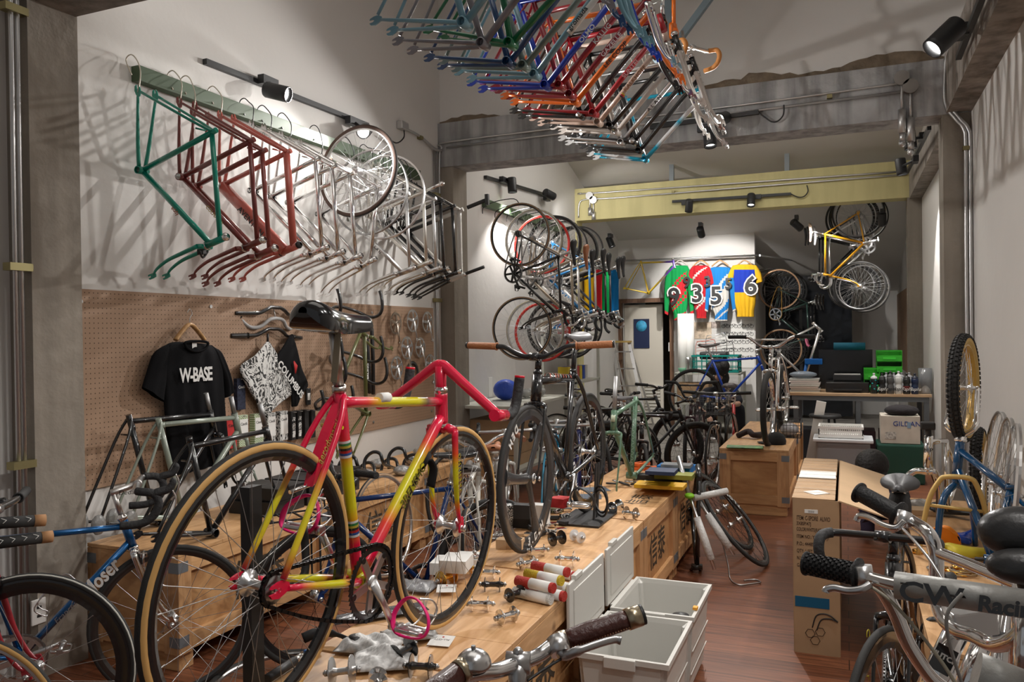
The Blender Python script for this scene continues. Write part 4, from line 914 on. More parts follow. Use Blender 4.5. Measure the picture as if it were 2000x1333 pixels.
# ================================================================== CLOTH
def loft(rows, fn, th, fold=.006, nu=26, sub=4, colfn=None, seed=0, nf=5):
    """rows: (left_a, left_b, right_a, right_b) top to bottom in wall coordinates; fn(a, b, out)"""
    m = MB(); R = []
    P = [V((r[0], r[1], 0)) for r in rows]; Q = [V((r[2], r[3], 0)) for r in rows]
    P, Q = cat_rom(P, sub), cat_rom(Q, sub); nv = len(P) - 1
    def side(s):
        def f(u, v):
            i = min(nv, int(round(v * nv))); a, b = P[i], Q[i]; p = a.lerp(b, u); e = math.sqrt(max(0, 1 - (2 * u - 1) ** 2)) ** .8
            o = s * (th * e * (.55 + .45 * min(1, v * 4))) + fold * v * math.sin(u * math.pi * 2 * nf + seed + v * 1.3) * e
            return p.x, p.y, o
        return f
    for s in (1, -1):
        f = side(s); g = [[None] * (nv + 1) for _ in range(nu + 1)]
        for i in range(nu + 1):
            for j in range(nv + 1):
                a, b, o = f(i / nu, j / nv); g[i][j] = (m.bm.verts.new(fn(a, b, o)), a, b, i / nu, j / nv)
        for i in range(nu):
            for j in range(nv):
                q = [g[i][j], g[i + 1][j], g[i + 1][j + 1], g[i][j + 1]]; ca = sum(x[3] for x in q) / 4; cb = sum(x[4] for x in q) / 4
                m.face([x[0] for x in q], colfn(ca, cb) if colfn else None)
    bmesh.ops.remove_doubles(m.bm, verts=m.bm.verts, dist=1e-4); return m
def cloth_mat(c, name='cloth'):
    m = mat(c, .9, name=name, bump=.25, bscale=400); m.node_tree.nodes['Principled BSDF'].inputs['Specular IOR Level'].default_value = .12; return m
def vcloth():
    if 'vcloth' in MATS: return MATS['vcloth']
    m = vcol_mat('vcloth', .9, 0, 0); return m
def hanger(parent_label, c, axis, w=.21, hook=.09, m_=None, group=None):
    """c top centre of hanger body"""
    a = V(axis); m = MB(); m.tube(cat_rom([c - a * w + V((0, 0, -.09)), c - a * w * .5 + V((0, 0, -.035)), c, c + a * w * .5 + V((0, 0, -.035)), c + a * w + V((0, 0, -.09))], 5), .011, 8, flat=1.5)
    o = m.obj('clothes_hanger', m_ or HANGW, label=parent_label, cat='hanger', group=group); h = MB()
    h.tube(cat_rom([c + V((0, 0, 0)), c + V((0, 0, hook * .4)), c + a * .018 + V((0, 0, hook * .7)), c + V((0, 0, hook)), c - a * .02 + V((0, 0, hook * .75))], 4), .0022, 6); h.obj('hanger_hook', STEEL, o); return o
# black t-shirt on the board
XT_ = LW + .085
def w(px, py, x=XT_): p = atx(px, py, x); return p.y, p.z
fl = lambda a, b, o: V((XT_ + o, a, b))
bt = cloth_mat((.006, .006, .007), 'black cotton')
tt = thing('t_shirt', 'black t-shirt with white block letters hanging on the brown perforated board', 't-shirt', loc=(0, 0, 0))
rows = [w(343, 668) + w(404, 672), w(325, 674) + w(420, 682), w(316, 700) + w(432, 706), w(318, 760) + w(437, 762), w(322, 820) + w(440, 810), w(327, 872) + w(444, 850), w(330, 932) + w(447, 900)]
loft(rows, fl, .035, .009, 34, 5, seed=1, nf=4).obj('body', bt, tt)
loft([w(330, 671) + w(340, 672), w(300, 690) + w(328, 720), w(285, 730) + w(322, 765), w(277, 756) + w(320, 786)], fl, .022, .005, 10, 5, seed=2, nf=2).obj('sleeve', bt, tt)
loft([w(410, 674) + w(418, 680), w(418, 700) + w(432, 690), w(436, 745) + w(448, 730), w(439, 778) + w(456, 764)], fl, .022, .005, 10, 5, seed=3, nf=2).obj('sleeve', bt, tt)
nk = [V((XT_ + .03 + .012 * math.cos(a * .0), w(373 + 23 * math.cos(a), 671 + (16 if math.sin(a) > 0 else 4) * math.sin(a))[0], w(373 + 23 * math.cos(a), 671 + (16 if math.sin(a) > 0 else 4) * math.sin(a))[1])) for a in [2 * math.pi * k / 20 for k in range(20)]]
MB().tube(nk, .008, 8, closed=True).obj('neckband', bt, tt)
ly, lz = w(375, 733); LT = mat((.72, .72, .70), .8, name='white print')
yy1, _ = w(334, 733); yy2, _ = w(408, 733)
text('W-BASE', .112, LT, tt, tm((XT_ + .046, (yy1 + yy2) / 2, lz), (0, 1, 0), (0, 0, 1)), 'shirt_lettering', bold=.003, squash=.70, spacing=.86)
lb = MB(); a, b = w(372, 675); lb.box((XT_ + .03, a, b), (.002, .035, .045)); lb.obj('neck_label', LT, tt)
hc = V((XT_, w(371, 634)[0], w(371, 634)[1])); hanger('wooden clothes hanger inside the black t-shirt on the board', hc, (0, 1, 0), .11)
# handlebars on the board
def wall_bar(label, l, r, kind, mt, dz=0, fwd=(1, 0, -.2), group=None, tape=None, sc=1., mid=None, gl=None, x=LW + .06):
    a, b = V(atx(*l, x)), V(atx(*r, x)); c = (a + b) / 2; L = (b - a).length; yv = (a - b).normalized()
    fullw = 2 * bar_paths(kind)[1][-1].y * 1.0; s = L / fullw; xv = V(fwd); xv = (xv - xv.dot(yv) * yv).normalized(); z = xv.cross(yv)
    m4 = M4((xv, yv, z)).transposed().to_4x4(); m4.translation = c; t = thing('handlebar', label, 'handlebar', m4, group)
    barset(t, kind, mt, tape or TAPE, M4(), grips=bool(tape), scale=s, gl=gl); MB().cyl((-.07, 0, 0), (0, 0, 0), .004, 6).obj('board_hook', STEEL, t); return t
wall_bar('top glossy black riser bar with a red band on the perforated board', (470, 596), (600, 606), 'riser', BLACKP, fwd=(1, 0, .0))
wall_bar('middle riser bar with black and white bands on the perforated board', (470, 619), (600, 625), 'swept', mat((.4, .4, .4), .4, name='patterned bar'), fwd=(.3, 0, -1), tape=BLACKP, gl=.15)
wall_bar('lower black riser bar with a blue end on the perforated board', (463, 640), (598, 646), 'riser', BLACKP, fwd=(1, 0, -.0), tape=BLACKP)
for k, (l, r) in enumerate((((618, 600), (703, 601)), ((622, 690), (705, 688)), ((628, 731), (712, 730)), ((600, 785), (660, 775)))):
    wall_bar(('highest', 'second', 'third', 'lowest') [k] + ' bare black drop handlebar hooked on the perforated board behind the saddle', l, r, 'pista', BLACKP, fwd=(.35, 0, -1), group='drop handlebars on the board', x=LW + .12)
for k, (a_, b_) in enumerate((((716, 655), (722, 768)), ((726, 642), (729, 770)))):
    MB().tube(cat_rom([atx(*a_, LW + .07), atx((a_[0] + b_[0]) / 2 + 1, (a_[1] + b_[1]) / 2, LW + .09), atx(*b_, LW + .05)], 4), .016, 12).obj('seat_tube_stub', BLACKM, label=('left' if k == 0 else 'right') + ' of two long black tubes hanging upright on the board', cat='tube', group='long black tubes on the board')
# cranksets
for k, (px, py, arm, big) in enumerate(((773, 632, -1.5, .094), (806, 627, -1.45, .1), (835, 630, -1.35, .097), (795, 680, -1.5, .1), (821, 679, -1.3, .09), (775, 719, -1.4, .1), (840, 712, -1.5, .092))):
    c = atx(px, py, LW + .05); nm = ('brown-grey toothed', 'large silver', 'bright silver', 'silver', 'small silver', 'spoked silver', 'partly hidden silver')[k]
    t = thing('crankset', nm + ' crankset with arm hanging down on the board, ' + ('top row left', 'top row middle', 'top row right', 'middle row left', 'middle row right', 'bottom row left', 'bottom row right')[k], 'crankset', pose(c, (0, 1, 0), (0, 0, 1)), 'cranksets on the perforated board')
    mt = metal(.45, .4, (1, .85, .7)) if k == 0 else ALLOY; rr = M4.Rotation(-arm, 4, 'Y') @ M4.Identity(4)
    cw = M4.Rotation(-arm, 4, 'Y'); link(ring_mesh(46, big, mt), 'chainring', t, mw=cw); link(spider_mesh(big, mt), 'crank_arm', t, mw=M4.Translation((0, -.008, 0)) @ cw)
c = atx(806, 730, LW + .03); t = thing('chainring', 'black chainring without arms hanging at the bottom of the crankset group', 'chainring', pose(c, (0, 1, 0), (0, 0, 1))); MB().torus(.092, .016, (0, 0, 0), (0, 1, 0), 44, 4, flat=.25).obj('ring', BLACKM, t); link(ring_mesh(50, .108, BLACKM), 'toothed_ring', t)
# bandanas
def patmat():
    m, N, L, b = _nt('bandana print'); tc = N.new('ShaderNodeTexCoord'); v = N.new('ShaderNodeTexNoise'); v.inputs['Scale'].default_value = 9; v.inputs['Distortion'].default_value = 3.2; v.inputs['Detail'].default_value = 2; L.new(tc.outputs['Object'], v.inputs[0])
    w_ = N.new('ShaderNodeMath'); w_.operation = 'PINGPONG'; L.new(v.outputs[0], w_.inputs[0]); w_.inputs[1].default_value = .10
    r = N.new('ShaderNodeValToRGB'); r.color_ramp.elements[0].position = .035; r.color_ramp.elements[0].color = (.03, .03, .03, 1); r.color_ramp.elements[1].position = .05; r.color_ramp.elements[1].color = (.7, .7, .68, 1); L.new(w_.outputs[0], r.inputs[0])
    L.new(r.outputs[0], b.inputs['Base Color']); b.inputs['Roughness'].default_value = .9; return m
PAT = patmat(); XB = LW + .07; flb = lambda a, b, o: V((XB + o, a, b)); wb = lambda px, py: w(px, py, XB)
t = thing('bandana', 'white bandana with dense black print hanging by one corner on the board', 'bandana')
loft([wb(520, 668) + wb(526, 668), wb(497, 695) + wb(540, 690), wb(468, 718) + wb(553, 722), wb(483, 757) + wb(572, 765), wb(505, 792) + wb(545, 790), wb(518, 812) + wb(524, 810)], flb, .012, .01, 16, 4, nf=3).obj('cloth', PAT, t)
MB().tube([V(atx(523, 668, XB)), V(atx(523, 652, XB))], .008, 6).obj('knot', BLACKM, t)
t = thing('bandana', 'black bandana with white lettering hanging beside the printed one', 'bandana')
loft([wb(566, 655) + wb(571, 655), wb(552, 678) + wb(580, 680), wb(537, 705) + wb(590, 720), wb(556, 735) + wb(602, 752), wb(568, 765) + wb(590, 770), wb(572, 795) + wb(578, 793)], flb, .014, .01, 14, 4, nf=2, seed=2).obj('cloth', cloth_mat((.012, .012, .013)), t)
p0, p1 = V(atx(550, 716, XB + .03)), V(atx(586, 768, XB + .03)); text('COLUMBUS', .07, LT, t, tm((p0 + p1) / 2, p1 - p0, V((0, .6, .6))), 'cloth_lettering', bold=.002, squash=.95)
lo = MB(); lo.tube([V(atx(574, 706, XB + .03)), V(atx(578, 716, XB + .032)), V(atx(577, 730, XB + .03))], [.006, .02, .006], 8, flat=.15, side=(0, 1, 0)); lo.obj('red_mark', mat((.5, .02, .02), .7), t)
# socks, tag
def card(label, px, py, w_, h_, mt, name='packet', cat='packet', d=.02, group=None, parts=(), tx=None, tc=None, tsz=.03, x=LW + .03):
    c = V(atx(px, py, x)); t = thing(name, label, cat, loc=c, group=group); MB().box((0, 0, 0), (d, w_, h_), bev=min(.003, d / 3)).obj('card', mt, t)
    for nm, dy, dz, ww, hh, m2 in parts: MB().box((d / 2 + .0015, dy, dz), (.003, ww, hh)).obj(nm, m2, t)
    if tx: text(tx, tsz, tc or BLACKM, t, tm((d / 2 + .0035, 0, h_ * .22), (0, 1, 0), (0, 0, 1)), 'packet_lettering', ext=.0004, squash=.9)
    MB().cyl((-.015, 0, h_ / 2 - .005), (d, 0, h_ / 2 - .005), .003, 6).obj('board_hook', STEEL, t); return t
card('pair of dark speckled socks on a card hanging right of the t-shirt', 468, 770, .075, .20, mat((.02, .025, .05), .9, name='sock knit', var=.6, vscale=60), 'socks', 'socks', .03, tx='Cinelli', tc=LT, tsz=.026)
card('small black tag with a white barcode label on the board', 602, 775, .05, .12, BLACKM, 'packet', 'packet', .01, parts=[('barcode_label', 0, -.0, .03, .05, PAPER)])
RB = mat((.5, .02, .02), .7, name='red card'); GCH = None
def chev(name, c1, c2, sc):
    m, N, L, b = _nt(name); tc = N.new('ShaderNodeTexCoord'); s = N.new('ShaderNodeSeparateXYZ'); L.new(tc.outputs['Object'], s.inputs[0])
    def q(op, a, b_=None, v=0):
        n = N.new('ShaderNodeMath'); n.operation = op; L.new(a, n.inputs[0])
        if b_ is not None: L.new(b_, n.inputs[1])
        else: n.inputs[1].default_value = v
        return n.outputs[0]
    z = q('PINGPONG', s.outputs['Y'], v=.02); z = q('ADD', z, s.outputs['Z']); z = q('MULTIPLY', z, v=sc); z = q('FRACT', z); z = q('GREATER_THAN', z, v=.5)
    mx = N.new('ShaderNodeMixRGB'); L.new(z, mx.inputs[0]); mx.inputs[1].default_value = (*c1, 1); mx.inputs[2].default_value = (*c2, 1); L.new(mx.outputs[0], b.inputs['Base Color']); b.inputs['Roughness'].default_value = .7; return m
GCH = chev('green chevron card', (.62, .65, .52), (.22, .32, .13), 70); BWP = PAT
row = [(447, 845, RB, 'red'), (470, 842, GCH, 'green chevron, left'), (500, 838, GCH, 'green chevron, right'), (525, 836, BWP, 'black and white printed, left'), (549, 832, BWP, 'black and white printed, right'), (568, 832, BLACKM, 'black with patterned strip, left'), (580, 830, BLACKM, 'black with patterned strip, right'), (594, 828, BLACKM, 'plain black, left'), (607, 828, BLACKM, 'plain black, right')]
for i, (px, py, mt, nm) in enumerate(row):
    card('hanging bar tape packet, ' + nm + ' one in the row on the board', px, py, .085 if i < 5 else .045, .20, mt, 'tape_packet', 'packet', .05, 'bar tape packets on the board', tx='Cinelli' if i < 5 else None, tsz=.026, parts=[('white_panel', 0, .01, .075, .13, PAPER)] if 0 < i < 5 else ([('patterned_strip', 0, -.01, .03, .14, PAT)] if i in (5, 6) else ()))
# ================================================================== FAR WALL
YF = FW - .0
MB().cyl(aty(1194, 511, 13.2), aty(1480, 499, 13.2), .016, 10).obj('hanging_rail', PIPE, label='long horizontal metal pipe across the back wall holding the jerseys', cat='rail')
MB().cyl(aty(1484, 499, 13.2), aty(1600, 516, 16.0) , .016, 10).obj('hanging_rail', PIPE, label='metal pipe continuing into the dark recess at the right', cat='rail')
def wf(px, py, Y=13.17): p = aty(px, py, Y); return p.x, p.z
ff = lambda a, b, o: V((a, 13.17 - o, b))
W3 = (.62, .60, .55)
def j_green(u, v):
    if v > .93: return (.6, .02, .03)
    d = v + u * .22
    return (.6, .02, .03) if .47 < d < .50 or .53 < d < .68 or .71 < d < .74 or .95 < d < .99 else (.0, .30, .07)
def j_red(u, v):
    if v > .93: return (.6, .03, .02)
    d = v + u * .22; return W3 if .36 < d < .40 or .72 < d < .76 else (.50, .01, .02)
def j_blue(u, v):
    if v > .93: return W3
    d = v + u * .30
    return W3 if .55 < d < .60 or .66 < d < .84 or .95 < d < 1.0 else (.01, .20, .55)
def j_yel(u, v): return (.01, .04, .42) if .26 < v < .52 else (.75, .43, .01)
JS = [('green jersey with red diagonal bands and number 9, leftmost on the back wall', 1308, 1355 - 10, 519, 626, j_green, '9', [(1308, 524, 1314, 522), (1299, 545, 1312, 550), (1297, 580, 1308, 585), (1298, 612, 1305, 616)], (.0, .30, .07), 1328, True),
      ('red jersey with white diagonal stripes and number 3 on the back wall', 1352, 1385, 519, 622, j_red, '3', [(1352, 521, 1358, 520), (1343, 534, 1354, 545), (1338, 550, 1350, 560)], (.50, .01, .02), 1369, False),
      ('blue jersey with white diagonal panel and number 5 on the back wall', 1388, 1426, 522, 627, j_blue, '5', [(1388, 524, 1394, 522), (1378, 550, 1390, 560), (1376, 585, 1386, 590), (1376, 606, 1383, 610)], (.01, .20, .55), 1406, True),
      ('yellow jersey with blue chest band and number 6, rightmost on the back wall', 1431, 1478, 517, 619, j_yel, '6', [(1431, 519, 1438, 518), (1422, 534, 1434, 544), (1419, 550, 1432, 554)], (.75, .43, .01), 1454, False)]
for lab, xl, xr, yt, yb_, cf, num, sl, sc_, xc, lng in JS:
    t = thing('cycling_jersey', lab, 'jersey', group='cycling jerseys on the back wall'); h = yb_ - yt
    rows = [wf(xc - 12, yt) + wf(xc + 12, yt), wf(xl, yt + 5) + wf(xr, yt + 5), wf(xl + 1, yt + h * .3) + wf(xr - 2, yt + h * .3), wf(xl + 2, yt + h * .7) + wf(xr - 2, yt + h * .7), wf(xl + 8, yb_ - 12) + wf(xr - 5, yb_ - 12), wf(xl + 8, yb_) + wf(xr - 5, yb_)]
    loft(rows, ff, .05, .012, 30, 7, cf, seed=xl, nf=5).obj('body', vcloth(), t)
    for s in (0, 1):
        r2 = []
        for a in sl:
            q = a if s == 0 else (2 * (xl + xr) / 2 - a[2], a[3], 2 * (xl + xr) / 2 - a[0], a[1]); r2.append(wf(q[0], q[1]) + wf(q[2], q[3]))
        loft(r2, ff, .04, .004, 8, 4, (lambda u, v: (.6, .02, .03) if v > .9 else sc_) if num == '9' else ((lambda u, v: W3 if v > .88 else sc_) if num == '5' else (lambda u, v: sc_)), nf=1).obj('sleeve', vcloth(), t)
    cxp = wf(xc + 2 - (8 if num in '35' else 0), yt + h * .55)
    if num == '6': cxp = wf(xc + 13, yt + h * .42)
    if num == '9': cxp = wf(1318, 582)
    text(num, .40, PAPER, t, tm((cxp[0], 13.095, cxp[1]), (1, 0, 0), (0, 0, 1)), 'number_outline', bold=.03, ext=.002); text(num, .40, BLACKM, t, tm((cxp[0], 13.09, cxp[1]), (1, 0, 0), (0, 0, 1)), 'number', bold=.008, ext=.002)
    if num != '6':
        q_ = wf(xr - 2, yt + h * .32); text(num, .24, BLACKM, t, tm((q_[0], 13.09, q_[1]), (1, 0, 0), (0, 0, 1)), 'sleeve_number', bold=.006, ext=.002)
    hc = V((wf(xc, 509)[0], 13.17, wf(xc, 509)[1])); hanger('wooden hanger of the ' + lab.split(' ')[0] + ' jersey on the back wall pipe', hc, (1, 0, 0), .13, .10, mat((.6, .55, .5), .5) if num == '9' else None, 'jersey hangers')
# jerseys standing in for a mirror reflection at the back room's left wall
for k, (px, cc, nm) in enumerate(((1150, (.75, .43, .01), 'yellow'), (1166, (.50, .01, .02), 'red'), (1181, (.0, .30, .07), 'green'), (1199, (.01, .20, .55), 'blue'))):
    Xl = -3.5; fq = lambda a, b, o: V((Xl + o, a, b)); t0 = lambda x_, y_: w(x_, y_, Xl); t = thing('cycling_jersey', nm + ' jersey standing in for a mirror image near the left wall behind the stacked bicycles', 'jersey', group='mirrored jerseys on the left wall')
    loft([t0(px - 2, 527) + t0(px + 3, 527), t0(px - 7, 532) + t0(px + 8, 531), t0(px - 6, 560) + t0(px + 7, 560), t0(px - 6, 612) + t0(px + 7, 612)], fq, .05, .012, 14, 5, None, nf=2).obj('body', cloth_mat(cc), t)
# yellow-purple frame at the back
def yp(x, z): return (.62, .42, .03) if x < .2 else ((.10, .04, .30) if x > .27 else (.36, .23, .16))
frameset('yellow and purple fade bicycle frame on the back wall left of the jerseys', pose((-2.896, 12.6, 2.20), (.97, -.22, -.05), (.03, .0, 1)), geo(), fn=yp, forkcol=None, fork=False)
bpy.data.objects[-1] if 0 else None
# poster: plain generic night poster
pc = aty(1253, 652, FW + .085); t = thing('poster', 'dark blue poster with a pale blue disc on the white door', 'poster', loc=pc)
MB().box((0, 0, 0), (.27, .004, .50)).obj('sheet', mat((.01, .02, .07), .5, name='night blue print'), t); MB().lathe([(0, 0), (.095, 0), (.095, .002), (0, .002)], (-.0, -.004, .13), (0, -1, 0), 28).obj('blue_disc', mat((.05, .35, .6), .6, name='disc print', var=.3, vscale=20), t)
# map, photos, bicycle poster, shelf
def sheet(label, x0, y0, x1, y1, mt, name='poster', cat='poster', Y=FW - .004):
    a, b = aty(x0, y0, Y), aty(x1, y1, Y); return MB().box(((a.x + b.x) / 2, Y, (a.z + b.z) / 2), (abs(b.x - a.x), .004, abs(a.z - b.z))).obj(name, mt, label=label, cat=cat)
sheet('pale city map in pink and green on the back wall under the red jersey', 1346, 630, 1390, 662, mat((.62, .5, .38), .8, name='map print', var=.35, vscale=14), 'wall_map', 'map')
sheet('small grey photograph on the wall left of the map', 1327, 630, 1344, 641, mat((.3, .3, .3), .8, name='grey print', var=.5, vscale=30), 'photograph', 'photo')
sheet('small reddish photograph on the wall right of the map', 1389, 629, 1407, 641, mat((.5, .42, .38), .8, name='red print', var=.4, vscale=30), 'photograph', 'photo')
bp_ = sheet('white wall poster with rows of small black bicycle drawings', 1408, 629, 1474, 719, PAPER, 'bicycle_poster', 'poster')
dm = MB()
for r_ in range(5):
    for c_ in range(4):
        q = aty(1417 + c_ * 15.6, 637 + r_ * 15.5, FW - .010)
        for dx in (-.035, .035): dm.torus(.027, .0028, q + V((dx, 0, -.005)), (0, 1, 0), 14, 4)
        dm.tube([q + V((-.035, 0, -.005)), q + V((-.02, 0, .03)), q + V((.022, 0, .03)), q + V((-.002, 0, -.008)), q + V((-.02, 0, .03))], .0025, 4); dm.tube([q + V((.035, 0, -.005)), q + V((.02, 0, .038))], .0025, 4)
o = dm.obj('bicycle_drawings', BLACKM, bp_); 
ss = aty(1311, 678, FW - .01); t = thing('switch_box', 'white electrical switch box on the wall beside the back door', 'switch', loc=ss); MB().box((0, 0, 0), (.09, .04, .15), bev=.005).obj('box', WHITEP, t); MB().cyl((0, 0, .07), (.02, 0, .42), .012, 8).obj('conduit', PIPE, t)
RACKM = mat((.50, .50, .44), .5, name='cream steel')
def shelf(label, x0, x1, y0, y1, zs, hz, mt=RACKM, cat='shelf', name='steel_shelf'):
    t = thing(name, label, cat, loc=((x0 + x1) / 2, (y0 + y1) / 2, 0)); W, L = x1 - x0, y1 - y0
    for sx in (-1, 1):
        for sy in (-1, 1): q = MB(); q.box((sx * W / 2, sy * L / 2, hz / 2), (.036, .036, hz)); q.obj('leg', mt, t)
    for z in zs: MB().box((0, 0, z), (W + .036, L + .036, .03), bev=.002).obj('shelf_board', mt, t)
    return t
zt_ = aty(1318, 730, 12.6).z
shelf('low cream steel shelf at the back wall under the teal crate', -2.47, -1.50, 12.55, 13.2, (zt_, .45, .12), zt_ + .0)
TEAL = mat((.0, .20, .17), .45, name='teal plastic')
def basketcrate(label, c, W, L, Hh, mt, name='plastic_crate', cat='crate', bars=9, rows=3, kind=None):
    t = thing(name, label, cat, loc=c); m = MB(); m.box((0, 0, .008), (W, L, .014))
    for z in (.02, Hh): 
        for s in (-1, 1): m.box((0, s * L / 2, z), (W + .02, .018, .025)); m.box((s * W / 2, 0, z), (.018, L, .025))
    for s in (-1, 1):
        for k in range(bars + 1): m.box((-W / 2 + W * k / bars, s * L / 2, Hh / 2), (.010, .010, Hh))
        for k in range(max(3, int(bars * L / W)) + 1): m.box((s * W / 2, -L / 2 + L * k / max(3, int(bars * L / W)), Hh / 2), (.010, .010, Hh))
        for k in range(1, rows): m.box((0, s * L / 2, Hh * k / rows), (W, .008, .012)); m.box((s * W / 2, 0, Hh * k / rows), (.008, L, .012))
    o = m.obj('lattice', mt, t); return t
tc0, tc1 = aty(1352, 730, 12.6), aty(1441, 698, 12.6)
basketcrate('teal plastic crate full of bike racks on the back shelf', ((tc0.x + tc1.x) / 2, 12.8, zt_ + .015), tc1.x - tc0.x, .42, .26, TEAL)
boxthing('carrier_bag', 'black bag with white lettering lying in the teal crate', 'bag', (-1.9, 12.75, zt_ + .28), (.42, .3, .12), BLACKM, .03)
text('CYCLING', .05, PAPER, bpy.data.objects['carrier_bag'], tm((-1.9, 12.59, zt_ + .29), (1, 0, 0), (0, 0, 1)), 'bag_lettering')
for k, (px, py, a) in enumerate(((1398, 668, .3), (1412, 684, -.7), (1378, 680, 1.1))):
    c = aty(px, py, 12.75); q = MB()
    for i in range(4): q.tube([c + V((-.14, 0, .03 * i - .05 + i * .02)) , c + V((.14, .0, .03 * i - .02 + i * .02))], .004, 5)
    q.tube(cat_rom([c + V((-.15, 0, -.16)), c + V((-.14, 0, .08)), c + V((0, 0, .10)), c + V((.14, 0, .12)), c + V((.17, 0, -.14))], 4), .005, 6); q.obj('bike_rack', (STEEL, BLACKM, mat((.4, .12, .08), .6))[k], label=('silver wire luggage rack sticking up from the teal crate', 'black luggage rack leaning right out of the teal crate', 'red and white wire rack at the left of the teal crate')[k], cat='rack')
for k, (px, r_, mt) in enumerate(((1333, .075, PAPER), (1348, .07, PAPER))):
    c = aty(px, 700, 13.0); MB().cyl((c.x, 13.0, zt_ + .015), (c.x, 13.0, zt_ + .95), r_, 16).obj('paper_roll', mt, label=('left' if k == 0 else 'right') + ' white paper roll standing on the back shelf', cat='paper roll', group='paper rolls on the back shelf')
c = aty(1334, 722, 12.6); MB().lathe([(0, 0), (.05, 0), (.085, .07), (.08, .07), (.045, .01), (0, .01)], (c.x, 12.62, zt_ + .015), (0, 0, 1), 20).obj('bowl', mat((.12, .33, .2), .4, name='green bowl'), label='green bowl on the back shelf by the paper rolls', cat='bowl')
c = aty(1345, 722, 12.6); MB().lathe([(0, 0), (.04, 0), (.042, .2), (.038, .24), (0, .25)], (c.x + .0, 12.58, zt_ + .015), (0, 0, 1), 18).obj('flask', ALLOY, label='silver flask standing beside the teal crate', cat='flask')
boxthing('cardboard_box', 'brown cardboard box on the middle board of the back shelf', 'box', (-2.22, 12.75, .62), (.5, .35, .30), CARD, .004)
# step ladder
def ladder():
    t = thing('step_ladder', 'aluminium step ladder with orange foot caps leaning beside the back door', 'ladder'); a0, a1 = aty(1197, 668, 13.15), aty(1222, 850, 12.75); off = V((.34, .05, 0)); b0 = aty(1221, 700, 13.0)
    for s in (0, 1): MB().bar(a0 + off * s * .8, V((a1.x, 12.75, .02)) + off * s, .03, .055).obj('side_rail', ALLOY, t)
    for s in (0, 1): MB().bar(a0 + off * s * .8, V((a1.x + .0, 13.25, .02)) + off * s, .025, .03).obj('rear_leg', ALLOY, t)
    for k in range(5):
        f = .12 + k * .2; p = (a0).lerp(V((a1.x, 12.75, .02)), f); MB().bar(p, p + off * (.8 + .2 * f), .06, .02).obj('step', ALLOY, t)
    MB().box(a0 + off * .4, (.34, .12, .03)).obj('top_cap', mat((.55, .38, .12), .5, name='amber plastic'), t)
ladder()
# steel rack with boxes on the left wall of the far bay
shelf('cream steel rack behind the stacked bicycles with yellow and blue packs', -3.55, -3.12, 9.5, 10.5, (.3, .95, 1.55), 1.75)
for k in range(14):
    cc = [(.6, .45, .03), (.02, .06, .35), (.5, .5, .5), (.45, .05, .04)][k % 4]; z0 = .965 if k < 7 else 1.565
    boxthing('small_carton', '%s carton on the %s board of the cream rack, %s from its front' % (('yellow', 'dark blue', 'grey', 'red')[k % 4], 'middle' if k < 7 else 'top', ('first', 'second', 'third', 'fourth', 'fifth', 'sixth', 'seventh')[k % 7]), 'carton', (-3.3, 9.6 + .12 * (k % 7), z0 + .09), (.14, .09, .18), mat(cc, .6), .002, group='cartons on the steel rack')
# cream workbench at the left wall with white boxes
sy0, sy1 = 6.98, 8.6
shelf('cream metal workbench against the left wall behind the grey column', -3.56, -2.92, 7.05, 8.55, (.86, .25), .86, name='metal_workbench', cat='workbench')
for k in range(4): boxthing('cardboard_box', 'flat brown cardboard box under the metal workbench, %s in its stack' % ('lowest', 'second', 'third', 'top')[k], 'box', (-3.25, 7.5, .32 + .115 * k), (.5, .6, .11), CARD, .003, group='flat boxes under the workbench')
for k, px in enumerate((901, 914, 928)):
    c = atz(px, 780, .88); boxthing('light_box', '%s white carton with a grey and orange print on the metal workbench' % ('left', 'middle', 'right')[k], 'carton', (c.x + .02, c.y + .25, .99), (.10, .10, .22), PAPER, .002, group='white cartons on the workbench')
c = atz(930, 745, 1.05); m = MB(); m.ball((-3.32, 7.75, .985), .13, 14, (1, 1.1, .85)); m.obj('crumpled_bag', mat((.02, .07, .45), .4, name='blue plastic', bump=.8, bscale=30), label='crumpled blue and white plastic bag on the metal workbench', cat='bag')
for k in range(5): m = MB(); m.ball((-3.2 + .07 * (k % 2), 8.0 + .09 * k, .93), .07, 8, (1, 1.1, .7)); m.obj('plastic_packet', mat((.5, .5, .48), .2, trans=.5, name='clear bag', bump=.6, bscale=60), label='crumpled clear plastic packet on the metal workbench, ' + ('nearest', 'second', 'third', 'fourth', 'farthest')[k] + ' of five', cat='packet', group='plastic packets on the workbench')
